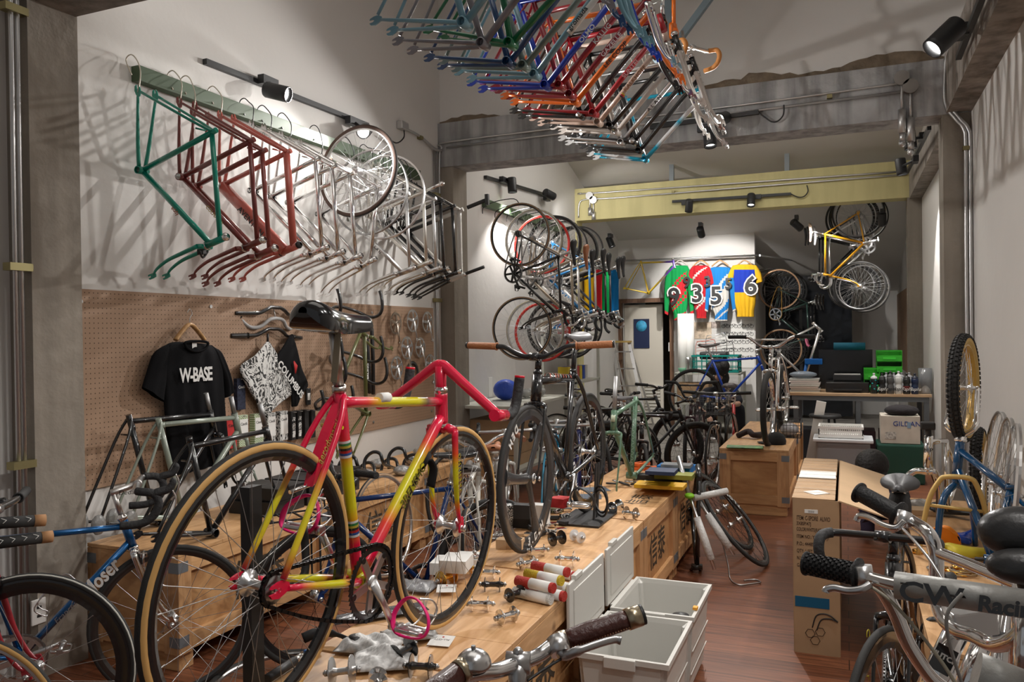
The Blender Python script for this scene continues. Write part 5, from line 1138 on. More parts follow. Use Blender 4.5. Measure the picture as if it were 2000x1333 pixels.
# ================================================================== RIGHT BACK: WORKBENCH
WBT = wood('bench top', (.5, .32, .18), (.66, .45, .27), .5, (1, 10, 10)); STL = mat((.16, .17, .18), .5, .6, name='dark steel')
BZ = .85; t = thing('workbench', 'long workbench with pale wood top and grey steel legs at the back right', 'workbench', loc=(.12, 10.2, 0))
MB().box((0, 0, BZ - .012), (1.46, 1.0, .03), bev=.002).obj('worktop', WBT, t); MB().box((0, -.47, BZ - .055), (1.4, .04, .05)).obj('apron', STL, t)
for x in (-.66, .0, .68):
    for y in (-.46, .46): MB().box((x, y, (BZ - .03) / 2), (.05, .05, BZ - .03)).obj('leg', STL, t)
def bottle(label, px, Y, body, cap, txt=None, h=.20, tcol=PAPER):
    c = aty(px, 760, Y); t = thing('water_bottle', label, 'bottle', loc=(c.x, Y, BZ + .003), group='water bottles on the workbench')
    MB().lathe([(0, 0), (.034, 0), (.037, .006), (.037, .085), (.032, .1), (.032, .112), (.037, .125), (.037, h * .80), (.033, h * .85), (0, h * .85)], (0, 0, 0), (0, 0, 1), 22).obj('bottle_body', body, t)
    MB().lathe([(.034, h * .84), (.034, h * .92), (.02, h * .97), (.011, h), (.011, h * 1.08), (.014, h * 1.1), (.010, h * 1.14), (0, h * 1.14)], (0, 0, 0), (0, 0, 1), 18).obj('cap', cap, t)
    if txt: text(txt, .055, tcol, t, tm((0, -.038, .055), (1, 0, 0), (0, 0, 1)), 'bottle_lettering', ext=.0004, shear=.4, squash=.8)
PL = lambda r, g, b, rr=.35: mat((r, g, b), rr, name='plastic')
BOT = [(1707, PL(.01, .015, .015), PL(.6, .6, .6), None, 'black water bottle with turquoise spots and white cap'), (1723, PL(.012, .012, .012), PL(.015, .015, .015), 'Rapha', 'black water bottle with white script'), (1739, PL(.08, .08, .08), PL(.05, .05, .05), 'Rapha', 'dark grey water bottle with black script'), (1755, PL(.6, .6, .58), PL(.65, .65, .65), 'Rapha', 'white water bottle with grey script'), (1771, PL(.015, .015, .015), PL(.02, .02, .02), 'Rapha', 'black water bottle with dark red stripes'), (1787, PL(.01, .02, .06), PL(.015, .02, .04), 'Rapha', 'navy water bottle at the bench end')]
for k, (px, b_, c_, tx, lab) in enumerate(BOT):
    bottle(lab, px, 9.76, b_, c_, tx, .22 if k in (2, 3) else .20, PAPER if k in (1, 4, 5) else BLACKM)
t0 = [o for o in bpy.data.objects if o.name.startswith('water_bottle')]
q = MB()
for z in (.05, .065, .08): q.lathe([(.0375, z), (.0375, z + .006)], (0, 0, 0), (0, 0, 1), 22)
q.obj('red_stripes', mat((.3, .01, .01), .5), t0[4])
q = MB()
for i in range(12): a = i * 2.4; q.ball((.0365 * math.cos(a), .0365 * math.sin(a), .03 + .012 * i), .0085, 6, (1, 1, 1))
q.obj('turquoise_spots', mat((.0, .4, .4), .5), t0[0])
for k in range(4): bottle('spare grey-capped clear bottle in the rear row on the workbench, ' + ('first', 'second', 'third', 'fourth')[k] + ' from the left', 1731 + 15 * k, 9.95, PL(.35, .36, .38), PL(.3, .3, .32), None)
m = MB(); c = aty(1806, 740, 9.85); m.lathe([(0, 0), (.07, 0), (.07, .28), (.064, .28), (.064, .01), (0, .01)], (.80, 9.85, BZ + .003), (0, 0, 1), 20); m.obj('clear_container', mat((.7, .72, .74), .1, trans=.8, name='clear plastic'), label='tall clear plastic container at the right end of the workbench', cat='container')
# green parts bins stacked
GB = mat((.03, .35, .02), .4, name='green bin plastic')
def bin_(label, x, y, z, W=.2, L=.3, Hh=.115):
    t = thing('parts_bin', label, 'bin', loc=(x, y, z), group='green parts bins')
    q = MB(); q.box((0, 0, .004), (W, L, .006)); q.box((W / 2, 0, Hh / 2), (.005, L, Hh)); q.box((-W / 2, 0, Hh / 2), (.005, L, Hh)); q.box((0, L / 2, Hh / 2), (W, .005, Hh)); q.box((0, -L / 2 - .02, Hh * .28), (W, .005, Hh * .55)); q.box((0, -L / 2 + .02, Hh * .97), (W, .03, .008)); q.obj('bin_shell', GB, t)
    MB().box((0, -L / 2 - .025, Hh * .28), (W * .5, .004, .025)).obj('label_holder', mat((.05, .5, .04), .3), t)
for i, (px, w_, n_) in enumerate(((1737, .26, 3), (1702, .16, 2))):
    c = aty(px, 740, 10.15)
    for k in range(n_): bin_('green open-front parts bin, %s of the %s stack' % (('lowest', 'second', 'top')[k], 'large right' if i == 0 else 'small left'), c.x, 10.25 if i == 0 else 10.05, BZ + .003 + (.28 if i == 0 else .07) * .35 + k * .125, w_, .3, .122)
boxthing('drawer_unit', 'low dark parts drawer under the green bins on the workbench', 'drawer unit', (.45, 10.2, BZ + .05), (.6, .34, .09), STL, .004)
# printer, papers
px0 = aty(1655, 750, 9.95); t = thing('printer', 'black desktop printer with raised cover on the workbench', 'printer', loc=(px0.x, 10.0, BZ + .003))
MB().box((0, 0, .06), (.46, .36, .12), bev=.012).obj('body', BLACKP, t); MB().box((0, .08, .16), (.30, .14, .07), bev=.01).obj('scanner_lid', BLACKM, t); MB().box((0, .06, .2), (.28, .02, .01)).obj('paper_sheet', PAPER, t); MB().box((0, -.19, .035), (.3, .05, .015)).obj('paper_tray', BLACKM, t)
c = aty(1572, 745, 9.95)
for k in range(7): boxthing('paper_pack', 'flat white envelope in the stack at the left end of the bench, ' + ('bottom', 'second', 'third', 'fourth', 'fifth', 'sixth', 'top')[k], 'envelope', (c.x + .01 * math.sin(k * 2), 9.98 + .01 * math.cos(k), BZ + .012 + .022 * k), (.33 - .008 * (k % 3), .26, .02), mat((.55 + .04 * (k % 3), .55, .52), .7, name='envelope paper'), .002, group='stack of white envelopes')
m = MB(); m.ball((c.x - .02, 9.98, BZ + .2), .13, 12, (1.2, .8, .3)); m.obj('plastic_bag', mat((.25, .3, .36), .25, name='grey plastic bag', bump=1, bscale=30), label='crumpled grey plastic bag on top of the envelopes', cat='bag')
MB().cyl(aty(1628, 677, 10.3), aty(1690, 677, 10.3), .045, 16).obj('foam_roller', mat((.0, .10, .16), .8, name='blue foam'), label='dark blue foam roll behind the printer', cat='roll')
MB().box((px0.x - .02, 10.45, 1.08), (.6, .03, .5)).obj('monitor', mat((.01, .012, .015), .25, 0, .5, name='dark screen'), label='dark screen standing behind the printer on the bench', cat='screen')
wx0, wx1 = aty(1480, 640, 15.2).x + .1, aty(1664, 640, 15.2).x; t = thing('window_pane', 'dark glass pane closing the recess behind the workbench', 'window', loc=((wx0 + wx1) / 2, 15.2, 0)); MB().box((0, 0, 1.3), (wx1 - wx0, .02, 2.5)).obj('pane', mat((.012, .014, .018), .12, name='dark glass'), t); MB().box((-.1, -.02, 1.3), (.05, .04, 2.5)).obj('frame', STL, t)
# under and in front of the bench
tub = thing('storage_tub', 'translucent grey plastic storage tub with white lid below the workbench', 'tub', loc=(-.04, 9.1, 0)); MB().box((0, 0, .2), (.52, .38, .40), bev=.02).obj('tub_body', mat((.35, .36, .37), .35, trans=.35, name='cloudy plastic'), tub); MB().box((0, 0, .42), (.58, .43, .035), bev=.01).obj('tub_lid', mat((.6, .62, .64), .4), tub)
basketcrate('low white plastic basket on the grey storage tub', (-.06, 9.1, .44), .42, .3, .11, WHITEP, 'plastic_basket', 'basket', 22, 3)
boxthing('green_tub', 'dark green plastic tub under the white cardboard box', 'tub', (.5, 9.15, .2), (.44, .42, .40), mat((.01, .06, .04), .4, name='dark green plastic'), .02)
gx = thing('cardboard_box', 'worn off-white cardboard box with blue lettering under the bench end', 'box', loc=(.5, 9.15, .405)); MB().box((0, 0, .14), (.36, .36, .28), bev=.003).obj('carton', mat((.5, .45, .38), .8, name='worn white card', var=.15), gx)
text('GILDAN', .07, mat((.02, .05, .25), .7), gx, tm((.06, -.1825, .2), (1, 0, 0), (0, 0, 1)), 'box_lettering'); MB().box((-.09, -.182, .08), (.1, .003, .07)).obj('shipping_label', mat((.4, .38, .34), .8, var=.6, vscale=50), gx); MB().box((.08, -.182, .19), (.035, .003, .06)).obj('barcode_label', mat((.2, .3, .4), .8), gx)
m = MB(); m.ball((.52, 9.1, .73), .15, 12, (1.1, .9, .42)); m.obj('folded_jacket', mat((.015, .012, .014), .9, name='black fabric', bump=.8, bscale=25), label='black jacket crumpled on top of the off-white box', cat='jacket')
st_ = thing('stool', 'dark round stool half hidden under the workbench', 'stool', loc=(-.22, 9.45, 0)); MB().lathe([(0, .6), (.16, .6), (.17, .62), (.16, .64), (0, .64)], (0, 0, 0), (0, 0, 1), 24).obj('seat', BLACKM, st_)
for k in range(4): a = k * math.pi / 2 + .4; MB().cyl((.1 * math.cos(a), .1 * math.sin(a), .6), (.18 * math.cos(a), .18 * math.sin(a), 0), .012, 8).obj('leg', STL, st_)
boxthing('white_plank', 'narrow white board leaning beside the rear aisle crate', 'board', (-.32, 9.35, .42), (.1, .03, .75), WHITEP, .002, rot=M4.Rotation(.18, 3, 'Y'))
# dark things under the bench
for k in range(4): boxthing('dark_case', 'dark case under the workbench, ' + ('far left', 'left', 'right', 'far right')[k], 'case', (-.42 + .3 * k, 10.4, .2), (.26, .4, .36), mat((.04 + .02 * k, .04, .05), .7), .01, group='dark cases under the workbench')
# ================================================================== CARDBOARD BICYCLE BOX
cbx = thing('bicycle_carton', 'tall open brown bicycle carton with printed text beside the aisle', 'box', loc=(-.1425, 4.75, 0))
W_, L_, H_ = .205, 1.30, .745
q = MB(); th = .006
q.box((0, -L_ / 2, H_ / 2), (W_, th, H_)); q.box((0, L_ / 2, H_ / 2), (W_, th, H_)); q.box((-W_ / 2, 0, H_ / 2), (th, L_, H_)); q.box((W_ / 2, 0, H_ / 2), (th, L_, H_)); q.box((0, 0, .005), (W_, L_, .008)); q.obj('carton_walls', CARD, cbx)
q = MB(); q.box((-.01, -L_ * .25, H_ + .004), (W_ * .95, L_ * .5, .006)); q.obj('closed_flap', CARD, cbx); q = MB(); q.box((-.01, L_ * .26, H_ + .006), (W_ * .95, L_ * .46, .006)); q.obj('closed_flap', CARD, cbx)
q = MB(); f0 = V((W_ / 2, -L_ * .48, H_)); R0 = M4.Rotation(.30, 3, 'Y'); q.box((W_ / 2 + .125, -.02, H_ - .035), (.26, L_ * .98, .006), R0); q.obj('open_flap', CARDL, cbx, label='open pale flap hanging off the right edge')
q = MB(); q.box((-.01, 0.02, H_ + .011), (W_ * .92, .24, .002)); q.obj('address_sheet', PAPER, cbx); q = MB(); q.box((.0, -.5, H_ + .009), (.09, .09, .002), M4.Rotation(.7, 3, 'Z')); q.obj('diamond_sticker', PAPER, cbx)
q = MB()
for k in range(12): q.box((-.01, -.62 + .105 * k, H_ + .0125), (W_ * .97, .004 + .004 * (k % 3), .001))
q.obj('clear_tape', mat((.75, .65, .5), .15, name='parcel tape', alpha=.35), cbx)
CI = mat((.06, .03, .015), .8, name='carton ink')
for k, (s_, z, sz) in enumerate((('ITEM: C-SPORE  ALIVIO', .655, .022), ('3X8SP/47J', .628, .018), ('COLOR:WHITE(RADIANT MATT)', .60, .018), ('ITEM NO.: YK95SE47J1', .565, .017), ('P.O.: 4448535', .53, .018), ('QTY: 1 SET', .495, .018), ('N.W.: 15   KGS', .46, .018), ('G.W.: 17   KGS', .425, .018))):
    text(s_, sz * 1.35, CI, cbx, tm((-W_ / 2 + .015, -L_ / 2 - .0036, z), (1, 0, 0), (0, 0, 1)), 'carton_lettering', ext=.0002, align='LEFT', fit=len(s_) * .0072, bold=.0004)
q = MB(); q.box((-.02, -L_ / 2 - .004, .69), (.06, .002, .018)); q.obj('barcode_sticker', PAPER, cbx); text('|||||||||', .012, CI, cbx, tm((-.02, -L_ / 2 - .0055, .69), (1, 0, 0), (0, 0, 1)), 'barcode', ext=.0002)
q = MB(); q.box((-.02, -L_ / 2 - .004, .25), (.155, .002, .05)); q.obj('blue_tape', mat((.0, .09, .19), .6, name='blue tape'), cbx)
q = MB(); 
for dx, dz in ((0, 0), (.045, .012), (.022, -.032)):
    pts = [V((-.03 + dx + .022 * math.cos(a), -L_ / 2 - .0045, .10 + dz + .022 * math.sin(a))) for a in [2 * math.pi * i / 6 for i in range(6)]]; q.tube(pts, .0015, 4, closed=True)
q.obj('ball_drawing', CI, cbx); q = MB(); q.tube(cat_rom([(-.02, -L_ / 2 - .005, .13), (.0, -L_ / 2 - .005, .19), (.05, -L_ / 2 - .006, .2), (.095, -L_ / 2 - .01, .17)], 5), .003, 6).tube(cat_rom([(.0, -L_ / 2 - .005, .12), (.02, -L_ / 2 - .005, .17), (.06, -L_ / 2 - .006, .18), (.095, -L_ / 2 - .01, .17)], 5), .003, 6); q.obj('strap_drawing', BLACKM, cbx)
text('CROSS SPORT', .07, CI, cbx, tm((-W_ / 2 - .0036, 0, .35), (0, -1, 0), (0, 0, 1)), 'carton_lettering', ext=.0002)
# ================================================================== BICYCLES
BLKRIM = paint(.012, .012, .013, .22, .5); CARBON = mat((.03, .03, .032), .35, 0, .5, name='carbon', var=.5, vscale=250); BTAPE = mat((.02, .02, .021), .7, name='black tape', bump=.5, bscale=70)
BROWNG = mat((.42, .16, .06), .55, name='brown rubber grip', bump=.5, bscale=160)
def ramp(stops, t):
    for (a, c), (b, d) in zip(stops, stops[1:]):
        if t <= b: k = max(0, min(1, (t - a) / (b - a))) if b > a else 0; return tuple(x + (y - x) * k for x, y in zip(c, d))
    return stops[-1][1]
RD, OR, YL = (.72, .006, .05), (.85, .10, .01), (.68, .62, .01)
# ---- the pink and yellow track bicycle
GR = geo(D=(-.395, .065), S=(-.155, .52), TT=(-.147, .49), HT=(.375, .52), HB=(.395, .425), fl=.36, rake=.03)
def rens(x, z):
    hb, s_, d = GR['HB'], GR['S'], GR['D']
    st, dt = V((s_[0], s_[1])), V((hb[0], hb[1])); p = V((x, z))
    def tube(a, b):
        ab = b - a; t = (p - a).dot(ab) / ab.length_squared; return t, (p - a - ab * t).length
    o = V((0, 0)); cand = []
    t, e = tube(o, st); cand.append((e + (0 if 0 < t < 1.05 else 9), 'st', t)); t, e = tube(o, dt); cand.append((e + (0 if 0 < t < 1.0 else 9), 'dt', t))
    t, e = tube(V(GR['TT']), V(GR['HT'])); cand.append((e + (0 if 0 < t < 1 else 9), 'tt', t)); t, e = tube(o, V(d)); cand.append((e + (0 if 0 < t < 1 else 9), 'cs', t)); t, e = tube(V(s_), V(d)); cand.append((e + (0 if 0 < t < 1 else 9), 'ss', t))
    k = min(cand); t = k[2]
    if x > .355 and z > .42: return RD
    if x < -.375: return RD
    if x > .385 and z < .42 or x > .40: t = max(0, (.43 - z) / .36); return ramp([(0, RD), (.16, RD), (.30, OR), (.40, YL), (.68, YL), (.76, OR), (.84, RD), (1, RD)], t)
    if k[1] == 'st': return ramp([(0, RD), (.20, RD), (.29, OR), (.34, YL), (.66, YL), (.67, OR), (.75, RD), (1.1, RD)], t)
    if k[1] == 'dt': return ramp([(0, RD), (.26, RD), (.35, OR), (.42, YL), (.70, YL), (.78, OR), (.88, RD), (1, RD)], t)
    if k[1] == 'tt': return ramp([(0, RD), (.16, RD), (.26, OR), (.33, YL), (.78, YL), (.80, (.2, .12, .08)), (.86, (.2, .12, .08)), (.87, RD), (1, RD)], t)
    if k[1] == 'cs': return ramp([(0, RD), (.22, RD), (.3, YL), (.62, YL), (.72, OR), (.8, RD), (1, RD)], t)
    return ramp([(0, RD), (.42, RD), (.5, OR), (.57, YL), (.80, YL), (.87, OR), (.93, RD), (1, RD)], t)
RB3 = V((-1.251, 1.864, .890)); RMW = pose(RB3, (.04, .996, -.083), (.065, .082, .994))
WR = WS(gum=GUM, rim=BLKRIM, kind='v', n=32, big=True, sp=STEEL, r=.0125)
PINKS = mat((.75, .0, .16), .6, name='pink strap')
rb = bike('pink and yellow track bicycle with black saddle on the nearest crate', RMW, GR, fn=rens, k=1.12, front=WR, rear=WR, bars_on=False, seat=.165, saddle_on=False, postm=metal(.6, .3, (1, .92, .85)), crank=-.95, crankm=ALLOY, ringm=BLKRIM, chainm=mat((.03, .03, .03), .3, .8, name='black chain'), ringR=.10, strap=PINKS, clip=True, sadtilt=-.02, fw=.048, fk=1.1, cog=.036)
stp = v3(GR['S']) + v3(GR['S']).normalized() * .165; pks = link(saddle_mesh(.068, nose=.027, L=.275, th0=.05).mesh('saddle', paint(.006, .006, .007, .16, .9)), 'saddle', rb, mw=M4.Translation(stp + V((.0, 0, .055))) @ M4.Rotation(.03, 4, 'Y')); q = MB()
for s_ in (-1, 1): q.tube(cat_rom([(.10, s_ * .008, -.035), (.03, s_ * .022, -.062), (-.04, s_ * .024, -.062), (-.10, s_ * .035, -.03)], 5), .0036, 6)
q.obj('saddle_rails', metal(.5, .3, (1, .8, .5)), pks)
PINK = mat(RD, .25, 0, .8, name='pink paint')
fo = [c for c in rb.children if c.name.startswith('fork')][0]
# aero shroud behind the seat cluster, seat tube bands, lettering
q = MB(); q.prism([(-.155, .50), (-.150, .46), (-.205, .36), (-.236, .29), (-.248, .28), (-.235, .335), (-.20, .415)], lambda a, b, c: V((a, c, b)), .028); q.obj('seat_stay_fairing', PINK, rb, label='pink wedge fairing')
text('aerodynamics', .032, mat((.6, .42, .1), .4), rb, tm((-.195, -.0152, .40), (.5, 0, .87), (-.87, 0, .5)), 'frame_lettering', squash=.8)
st = V((GR['S'][0], 0, GR['S'][1]))
for t0 in (.245, .665):
    q = MB()
    for k, cc in enumerate(((.7, .7, .7), (.02, .08, .3), (.45, .02, .02), (.02, .02, .02), (.5, .4, .05), (.03, .2, .05), (.7, .7, .7))): q.col = cc; q.tube([st * (t0 + k * .0125), st * (t0 + k * .0125 + .0122)], .0172, 14, cap=False)
    q.obj('rainbow_bands', vcol_mat(), rb)
dt = v3(GR['HB']); nd = V((-dt.z, 0, dt.x)).normalized(); text('3RENSHO', .046, mat((.09, .09, .02), .4, name='olive outline'), rb, tm(dt * .57 + V((0, -.0182, 0)), dt, nd), 'frame_lettering', squash=.8, bold=.0006); text('3RENSHO', .046, mat((.68, .62, .02), .4), rb, tm(dt * .57 + V((0, -.0189, 0)), dt, nd), 'frame_lettering_inner', squash=.8, bold=-.0020)
text('SUPERRECORD EXPORT', .014, mat((.05, .05, .03), .4), rb, tm((-.15, -.045, .026), (-.98, 0, .16), (.16, 0, .98)), 'chainstay_lettering', squash=.75)
ax_ = axle_f(GR); bb_, d_, f_ = steer_axis(GR); text('3RENSHO', .022, mat((.5, .42, .02), .4), fo, tm(bb_ + d_ * .16 + V((0, -.0625, 0)), -d_, f_), 'fork_lettering', spacing=1.5)
q = MB(); q.tube([dt * .70, dt * .78], .021, 12); q.obj('velcro_band', mat((.01, .01, .01), .95, name='black felt'), rb, label='black fabric strap')
q = MB(); q.tube(cat_rom([dt * .76 + V((.0, -.02, -.01)), dt * .74 + V((.025, -.028, -.03)), dt * .70 + V((.045, -.02, -.07))], 4), .016, 6, flat=.25, side=(0, 1, 0)); q.obj('strap_tail', mat((.01, .01, .01), .95, name='black felt'), rb)
q = MB(); tb0 = V((.20, -.0165, .513)); q.tube([V((.02, -.006, .503)), V((.065, -.006, .505))], .0145, 10); q.obj('white_sticker', PAPER, rb)
# integrated steel bar: gable-shaped stem with two arms
up_ = -d_; ht = v3(GR['HT']); ap = ht + up_ * .09
q = MB(); q.tube([ht - up_ * -.0, ht + up_ * .03, ap], [.0175, .018, .019], 12)
for sy in (-1, 1):
    e = ap + V((.02, sy * .21, -.14)); mid = ap + V((.0, sy * .02, -.004))
    q.tube(cat_rom([ap + V((0, 0, .0)), mid, ap.lerp(e, .5) + V((0, 0, .004)), e], 6), [.0185 - .0002 * i for i in range(19)], 12, flat=.75)
    q.cyl(e + V((-.035, sy * .002, 0)), e + V((.045, 0, .0)), .0185, 14)
bo = q.obj('steel_bar_and_stem', PINK, rb, label='pink gable-shaped stem and bar arms')
for sy in (-1, 1):
    e = ap + V((.02, sy * .21, -.14)); q = MB(); pp = cat_rom([e + V((.04, 0, 0)), e + V((.085, 0, .0)), e + V((.12, 0, .03)), e + V((.132, 0, .09)), e + V((.135, 0, .12))], 5)
    q.tube(pp, .0165, 12); tp = q.obj('bar_tape', BTAPE, bo); MB().cyl(pp[-1], pp[-1] + V((0, 0, .008)), .0165, 12).obj('end_plug', mat((.6, .0, .02), .4), tp)
# manila tag
tgp = v3(GR['S']) + st.normalized() * .16; q = MB(); q.prism([(-.028, -.15), (.028, -.15), (.028, -.02), (.014, 0), (-.014, 0), (-.028, -.02)], lambda a, b, c: tgp + V((a * .6 - .02, a * .8 - .03 + c, b + .02)), .0015); tg = q.obj('price_tag', mat((.33, .28, .19), .8, name='manila tag'), label='brown paper tag with pale handwriting hanging from the pink bicycle seat post', cat='tag'); tg.matrix_basis = RMW
# display stand holding the rear wheel
q = thing('display_stand', 'black upright display stand holding the rear wheel of the pink bicycle', 'stand'); rc = RMW @ v3(GR['D'])
tp_ = aty(490, 950, 1.60); s0 = V((tp_.x, 1.60, .562)); MB().bar(s0, tp_, .045, .03, side=(1, 0, 0)).obj('post', BLACKM, q); MB().box(s0 + V((.05, 0, .006)), (.22, .30, .012), bev=.003).obj('base_plate', BLACKM, q)
MB().tube(cat_rom([s0 + V((0, .01, .40)), s0 + V((.05, .06, .36)), s0 + V((.07, .12, .38)), s0 + V((.06, .13, .50))], 4), .011, 8).obj('hook_arm', BLACKM, q)
# ---- black track bicycle
GT = geo(HT=(.37, .54), HB=(.40, .42), S=(-.16, .53), TT=(-.15, .50), fl=.36, rake=.03)
tb_ = bike('black track bicycle with orange-brown grips on the second crate row', pose((-1.345, 3.895, .828), (0, -1, 0), (0, 0, 1)), GT, BLACKP, style='aero', k=1.15, front=WS(r=.0125, rim=CARBON, kind='deep', n=0), rear=WS(r=.0125, rim=BLKRIM, kind='deep', n=20), bars='riser', barm=BLACKP, gripm=BROWNG, stem=(.06, .0, .05), stemm=BLACKP, ahead=True, seat=.16, saddlem=mat((.10, .10, .105), .45, name='grey saddle'), postm=BLACKP, crank=2.4, crankm=ALLOY, ringm=BLKRIM, headm=BLACKP, gl=.14, fstyle='straight', endcap=BLACKP, barscale=1.0, strap=BLACKM)
# three broad spokes and band lettering on its front wheel
fw = [c for c in tb_.children if c.name.startswith('front_wheel')][0]; q = MB()
for k in range(3):
    a = 2 * math.pi * k / 3 + .35; q.tube(cat_rom([(0, 0, 0), (.10 * math.cos(a - .04), 0, .10 * math.sin(a - .04)), (.20 * math.cos(a), 0, .20 * math.sin(a)), (.28 * math.cos(a + .02), 0, .28 * math.sin(a + .02))], 4), [.03, .026, .024, .023, .023, .023, .024, .025, .027, .03, .034, .04, .048], 10, flat=.38, side=(math.cos(a + 1.57), 0, math.sin(a + 1.57)))
q.obj('broad_spoke_trio', CARBON, fw)
def arc_text(s, R, parent, y, size, a0, mt, sgn=1, rv=1):
    for i, ch in enumerate(s):
        a = a0 + sgn * i * size * .85 / R; p = V((R * math.cos(a), y, R * math.sin(a))); u = V((math.cos(a), 0, math.sin(a))) * rv
        text(ch, size, mt, parent, tm(p, V((0, 1 if y > 0 else -1, 0)).cross(u) * -1 if False else u.cross(V((0, 1 if y > 0 else -1, 0))), u), 'rim_lettering', ext=.0003, bold=.002)
arc_text('HED.3', .286, fw, .0118, .05, -1.9, PAPER, 1, -1); arc_text('HED', .286, fw, .0118, .05, .9, PAPER, 1, -1)
rw = [c for c in tb_.children if c.name.startswith('rear_wheel')][0]; arc_text('AUDIUS', .285, rw, .0118, .035, -.6, PAPER, 1, -1)
q = MB(); a, b = v3(GT['TT']), v3(GT['HT']); 
for k in range(9): cc = [(.4, .08, .05), (.25, .3, .3), (.5, .15, .1)][k % 3]; t0 = .12 + k * .075; q.col = cc; q.tube([a.lerp(b, t0) + V((0, 0, .001)), a.lerp(b, t0 + .03) + V((0, 0, .001))], .0168, 8, cap=False)
q.obj('top_tube_graphics', vcol_mat(), tb_)
q = thing('display_stand', 'low black floor stand under the rear wheel of the black track bicycle', 'stand', loc=(-1.30, 4.12, .56)); MB().box((0, 0, .006), (.24, .36, .010)).obj('base_plate', BLACKM, q)
for s in (-1, 1): MB().bar((.05, s * .03, .008), (.05, s * .02 + .05, .3), .03, .006, side=(1, 0, 0)).obj('upright', BLACKM, q)
for s in (0, 1): MB().torus(.07, .006, (.09, -.03, .10 + .02 * s), (.7, .7, 0), 24, 6).obj('cable_loop', BLACKM, q)
# ---- green frame standing on the crate
GRN = C3(.10, .19, .12); fg_ = frameset('green bicycle frame with patterned seat tube standing on a crate', pose((-1.345, 5.28, .60), (0, -.996, -.03), (0, -.03, 1)), geo(HT=(.40, .49), HB=(.43, .37), fl=.36), GRN, k=1.1, style='round', fork=True, hs=False, fstyle='straight')
q = MB(); b, d, f = steer_axis(geo(HT=(.40, .49), HB=(.43, .37))); q.cyl(b - d * .12, b - d * .34, .0143, 12); q.obj('steerer_tube', metal(.45, .5), fg_); q = MB(); q.cyl(b - d * .09 + f * .021, b - d * .05 + f * .021, .014, 10); q.obj('head_badge', mat((.45, .5, .36), .5), fg_)
q = MB(); stg = v3(G0['S'])
for k in range(26): p = stg * (.06 + .034 * k); q.torus(.0165, .0012, p, (stg + V((0, .35 * (1 if k % 2 else -1), 0))).normalized(), 14, 4)
q.obj('seat_tube_pattern', mat((.35, .45, .38), .5), fg_)
# ---- blue Moser-type racer at the left
FA = atz(337, 1212, .335); hd = V((.72, .69, 0)).normalized(); GM = geo(HT=(.385, .52), HB=(.42, .405))
BBm = FA - hd * axle_f(GM).x; BBm.z = .270
METB = mat((.0, .10, .30), .22, .55, 1., name='metallic blue')
mo = bike('metallic blue racing bicycle with white lettering at the left foreground', pose(BBm, hd, (0, 0, 1)), GM, METB, forkcol=CHROME, front=WS(rim=metal(.12, .4), kind='v', n=24), rear=WS(rim=metal(.12, .4), kind='v', n=24), bars='drop', taped=True, gripm=BTAPE, levers=(CHROME, 'road'), stem=(.10, .0, .10), stemm=metal(.7, .35, (1, .97, .94)), seat=.1, crank=.3, crankm=ALLOY, brakes=CHROME, barrot=.05)
dt = v3(GM['HB']); nd = V((-dt.z, 0, dt.x)).normalized(); text('Moser', .085, LT, mo, tm(dt * .70 + V((0, -.0166, 0)), dt, nd), 'frame_lettering', squash=.8, bold=.002, shear=.25); text('Francesco', .035, metal(.5, .4), mo, tm(dt * .42 + V((0, -.0166, 0)), dt, nd), 'frame_lettering', shear=.3)
text('Deda', .028, BLACKM, mo, tm(V((.40, -.014, .64)), (1, 0, 0), (0, 0, 1)), 'stem_lettering', shear=.2)
q = MB(); pc = dt * .45 + V((-.035, 0, .03)); u = dt.normalized()
for s in (-1, 1): q.tube(cat_rom([pc - u * .08 + V((0, s * .03, 0)), pc - u * .08 + nd * .06 + V((0, s * .036, 0)), pc + u * .06 + nd * .07 + V((0, s * .036, 0)), pc + u * .08 + nd * .02 + V((0, s * .02, 0))], 5), .0028, 6)
q.tube([pc - u * .08 + V((0, -.03, 0)), pc - u * .08 + V((0, .03, 0))], .0028, 6); q.obj('bottle_cage', ALLOY, mo)
# ---- red-forked wheel and gum wheel bicycles at the extreme left edge
def edge_bike(lab, px, py, d, hd, ws, forkc, zup=.335, **k):
    c = V(ray(px, py) * d) + V((0, 0, EYE)); hd = V(hd).normalized(); c.z = max(c.z, .335); g = geo(); B_ = c - hd * axle_f(g).x; B_.z = c.z - axle_f(g).z
    return bike(lab, pose(B_, hd, (0, 0, 1)), g, front=ws, rear=None, forkcol=forkc, bars='flat', barm=BLACKP, **k)
edge_bike('red-forked bicycle with white-striped deep black front wheel at the left edge', 66, 1311, 2.72, (.86, .5, 0), WS(r=.0125, gum=None, rim=BLKRIM, kind='deep', n=20), C3(.30, .01, .02), col=C3(.30, .01, .02), gripm=mat((.03, .03, .03), .8), seat=.12, brakes=BLACKP, crankm=None)
w_ = [o for o in bpy.data.objects if o.get('label', '').startswith('red-forked')][0]; fw = [c for c in w_.children if c.name.startswith('front_wheel')][0]
MB().torus(.329, .0035, (0, -.0075, 0), (0, 1, 0), 56, 6).obj('white_tyre_stripe', mat((.55, .55, .5), .7, name='pale stripe'), fw)
c = V(ray(-98, 1372) * 2.45) + V((0, 0, EYE)); c.z = .335; loose_wheel('gum-walled tyre front wheel cut off by the left edge', WS(r=.0125, gum=GUM, n=28), pose(c, (.86, .5, 0), (0, 0, 1)))
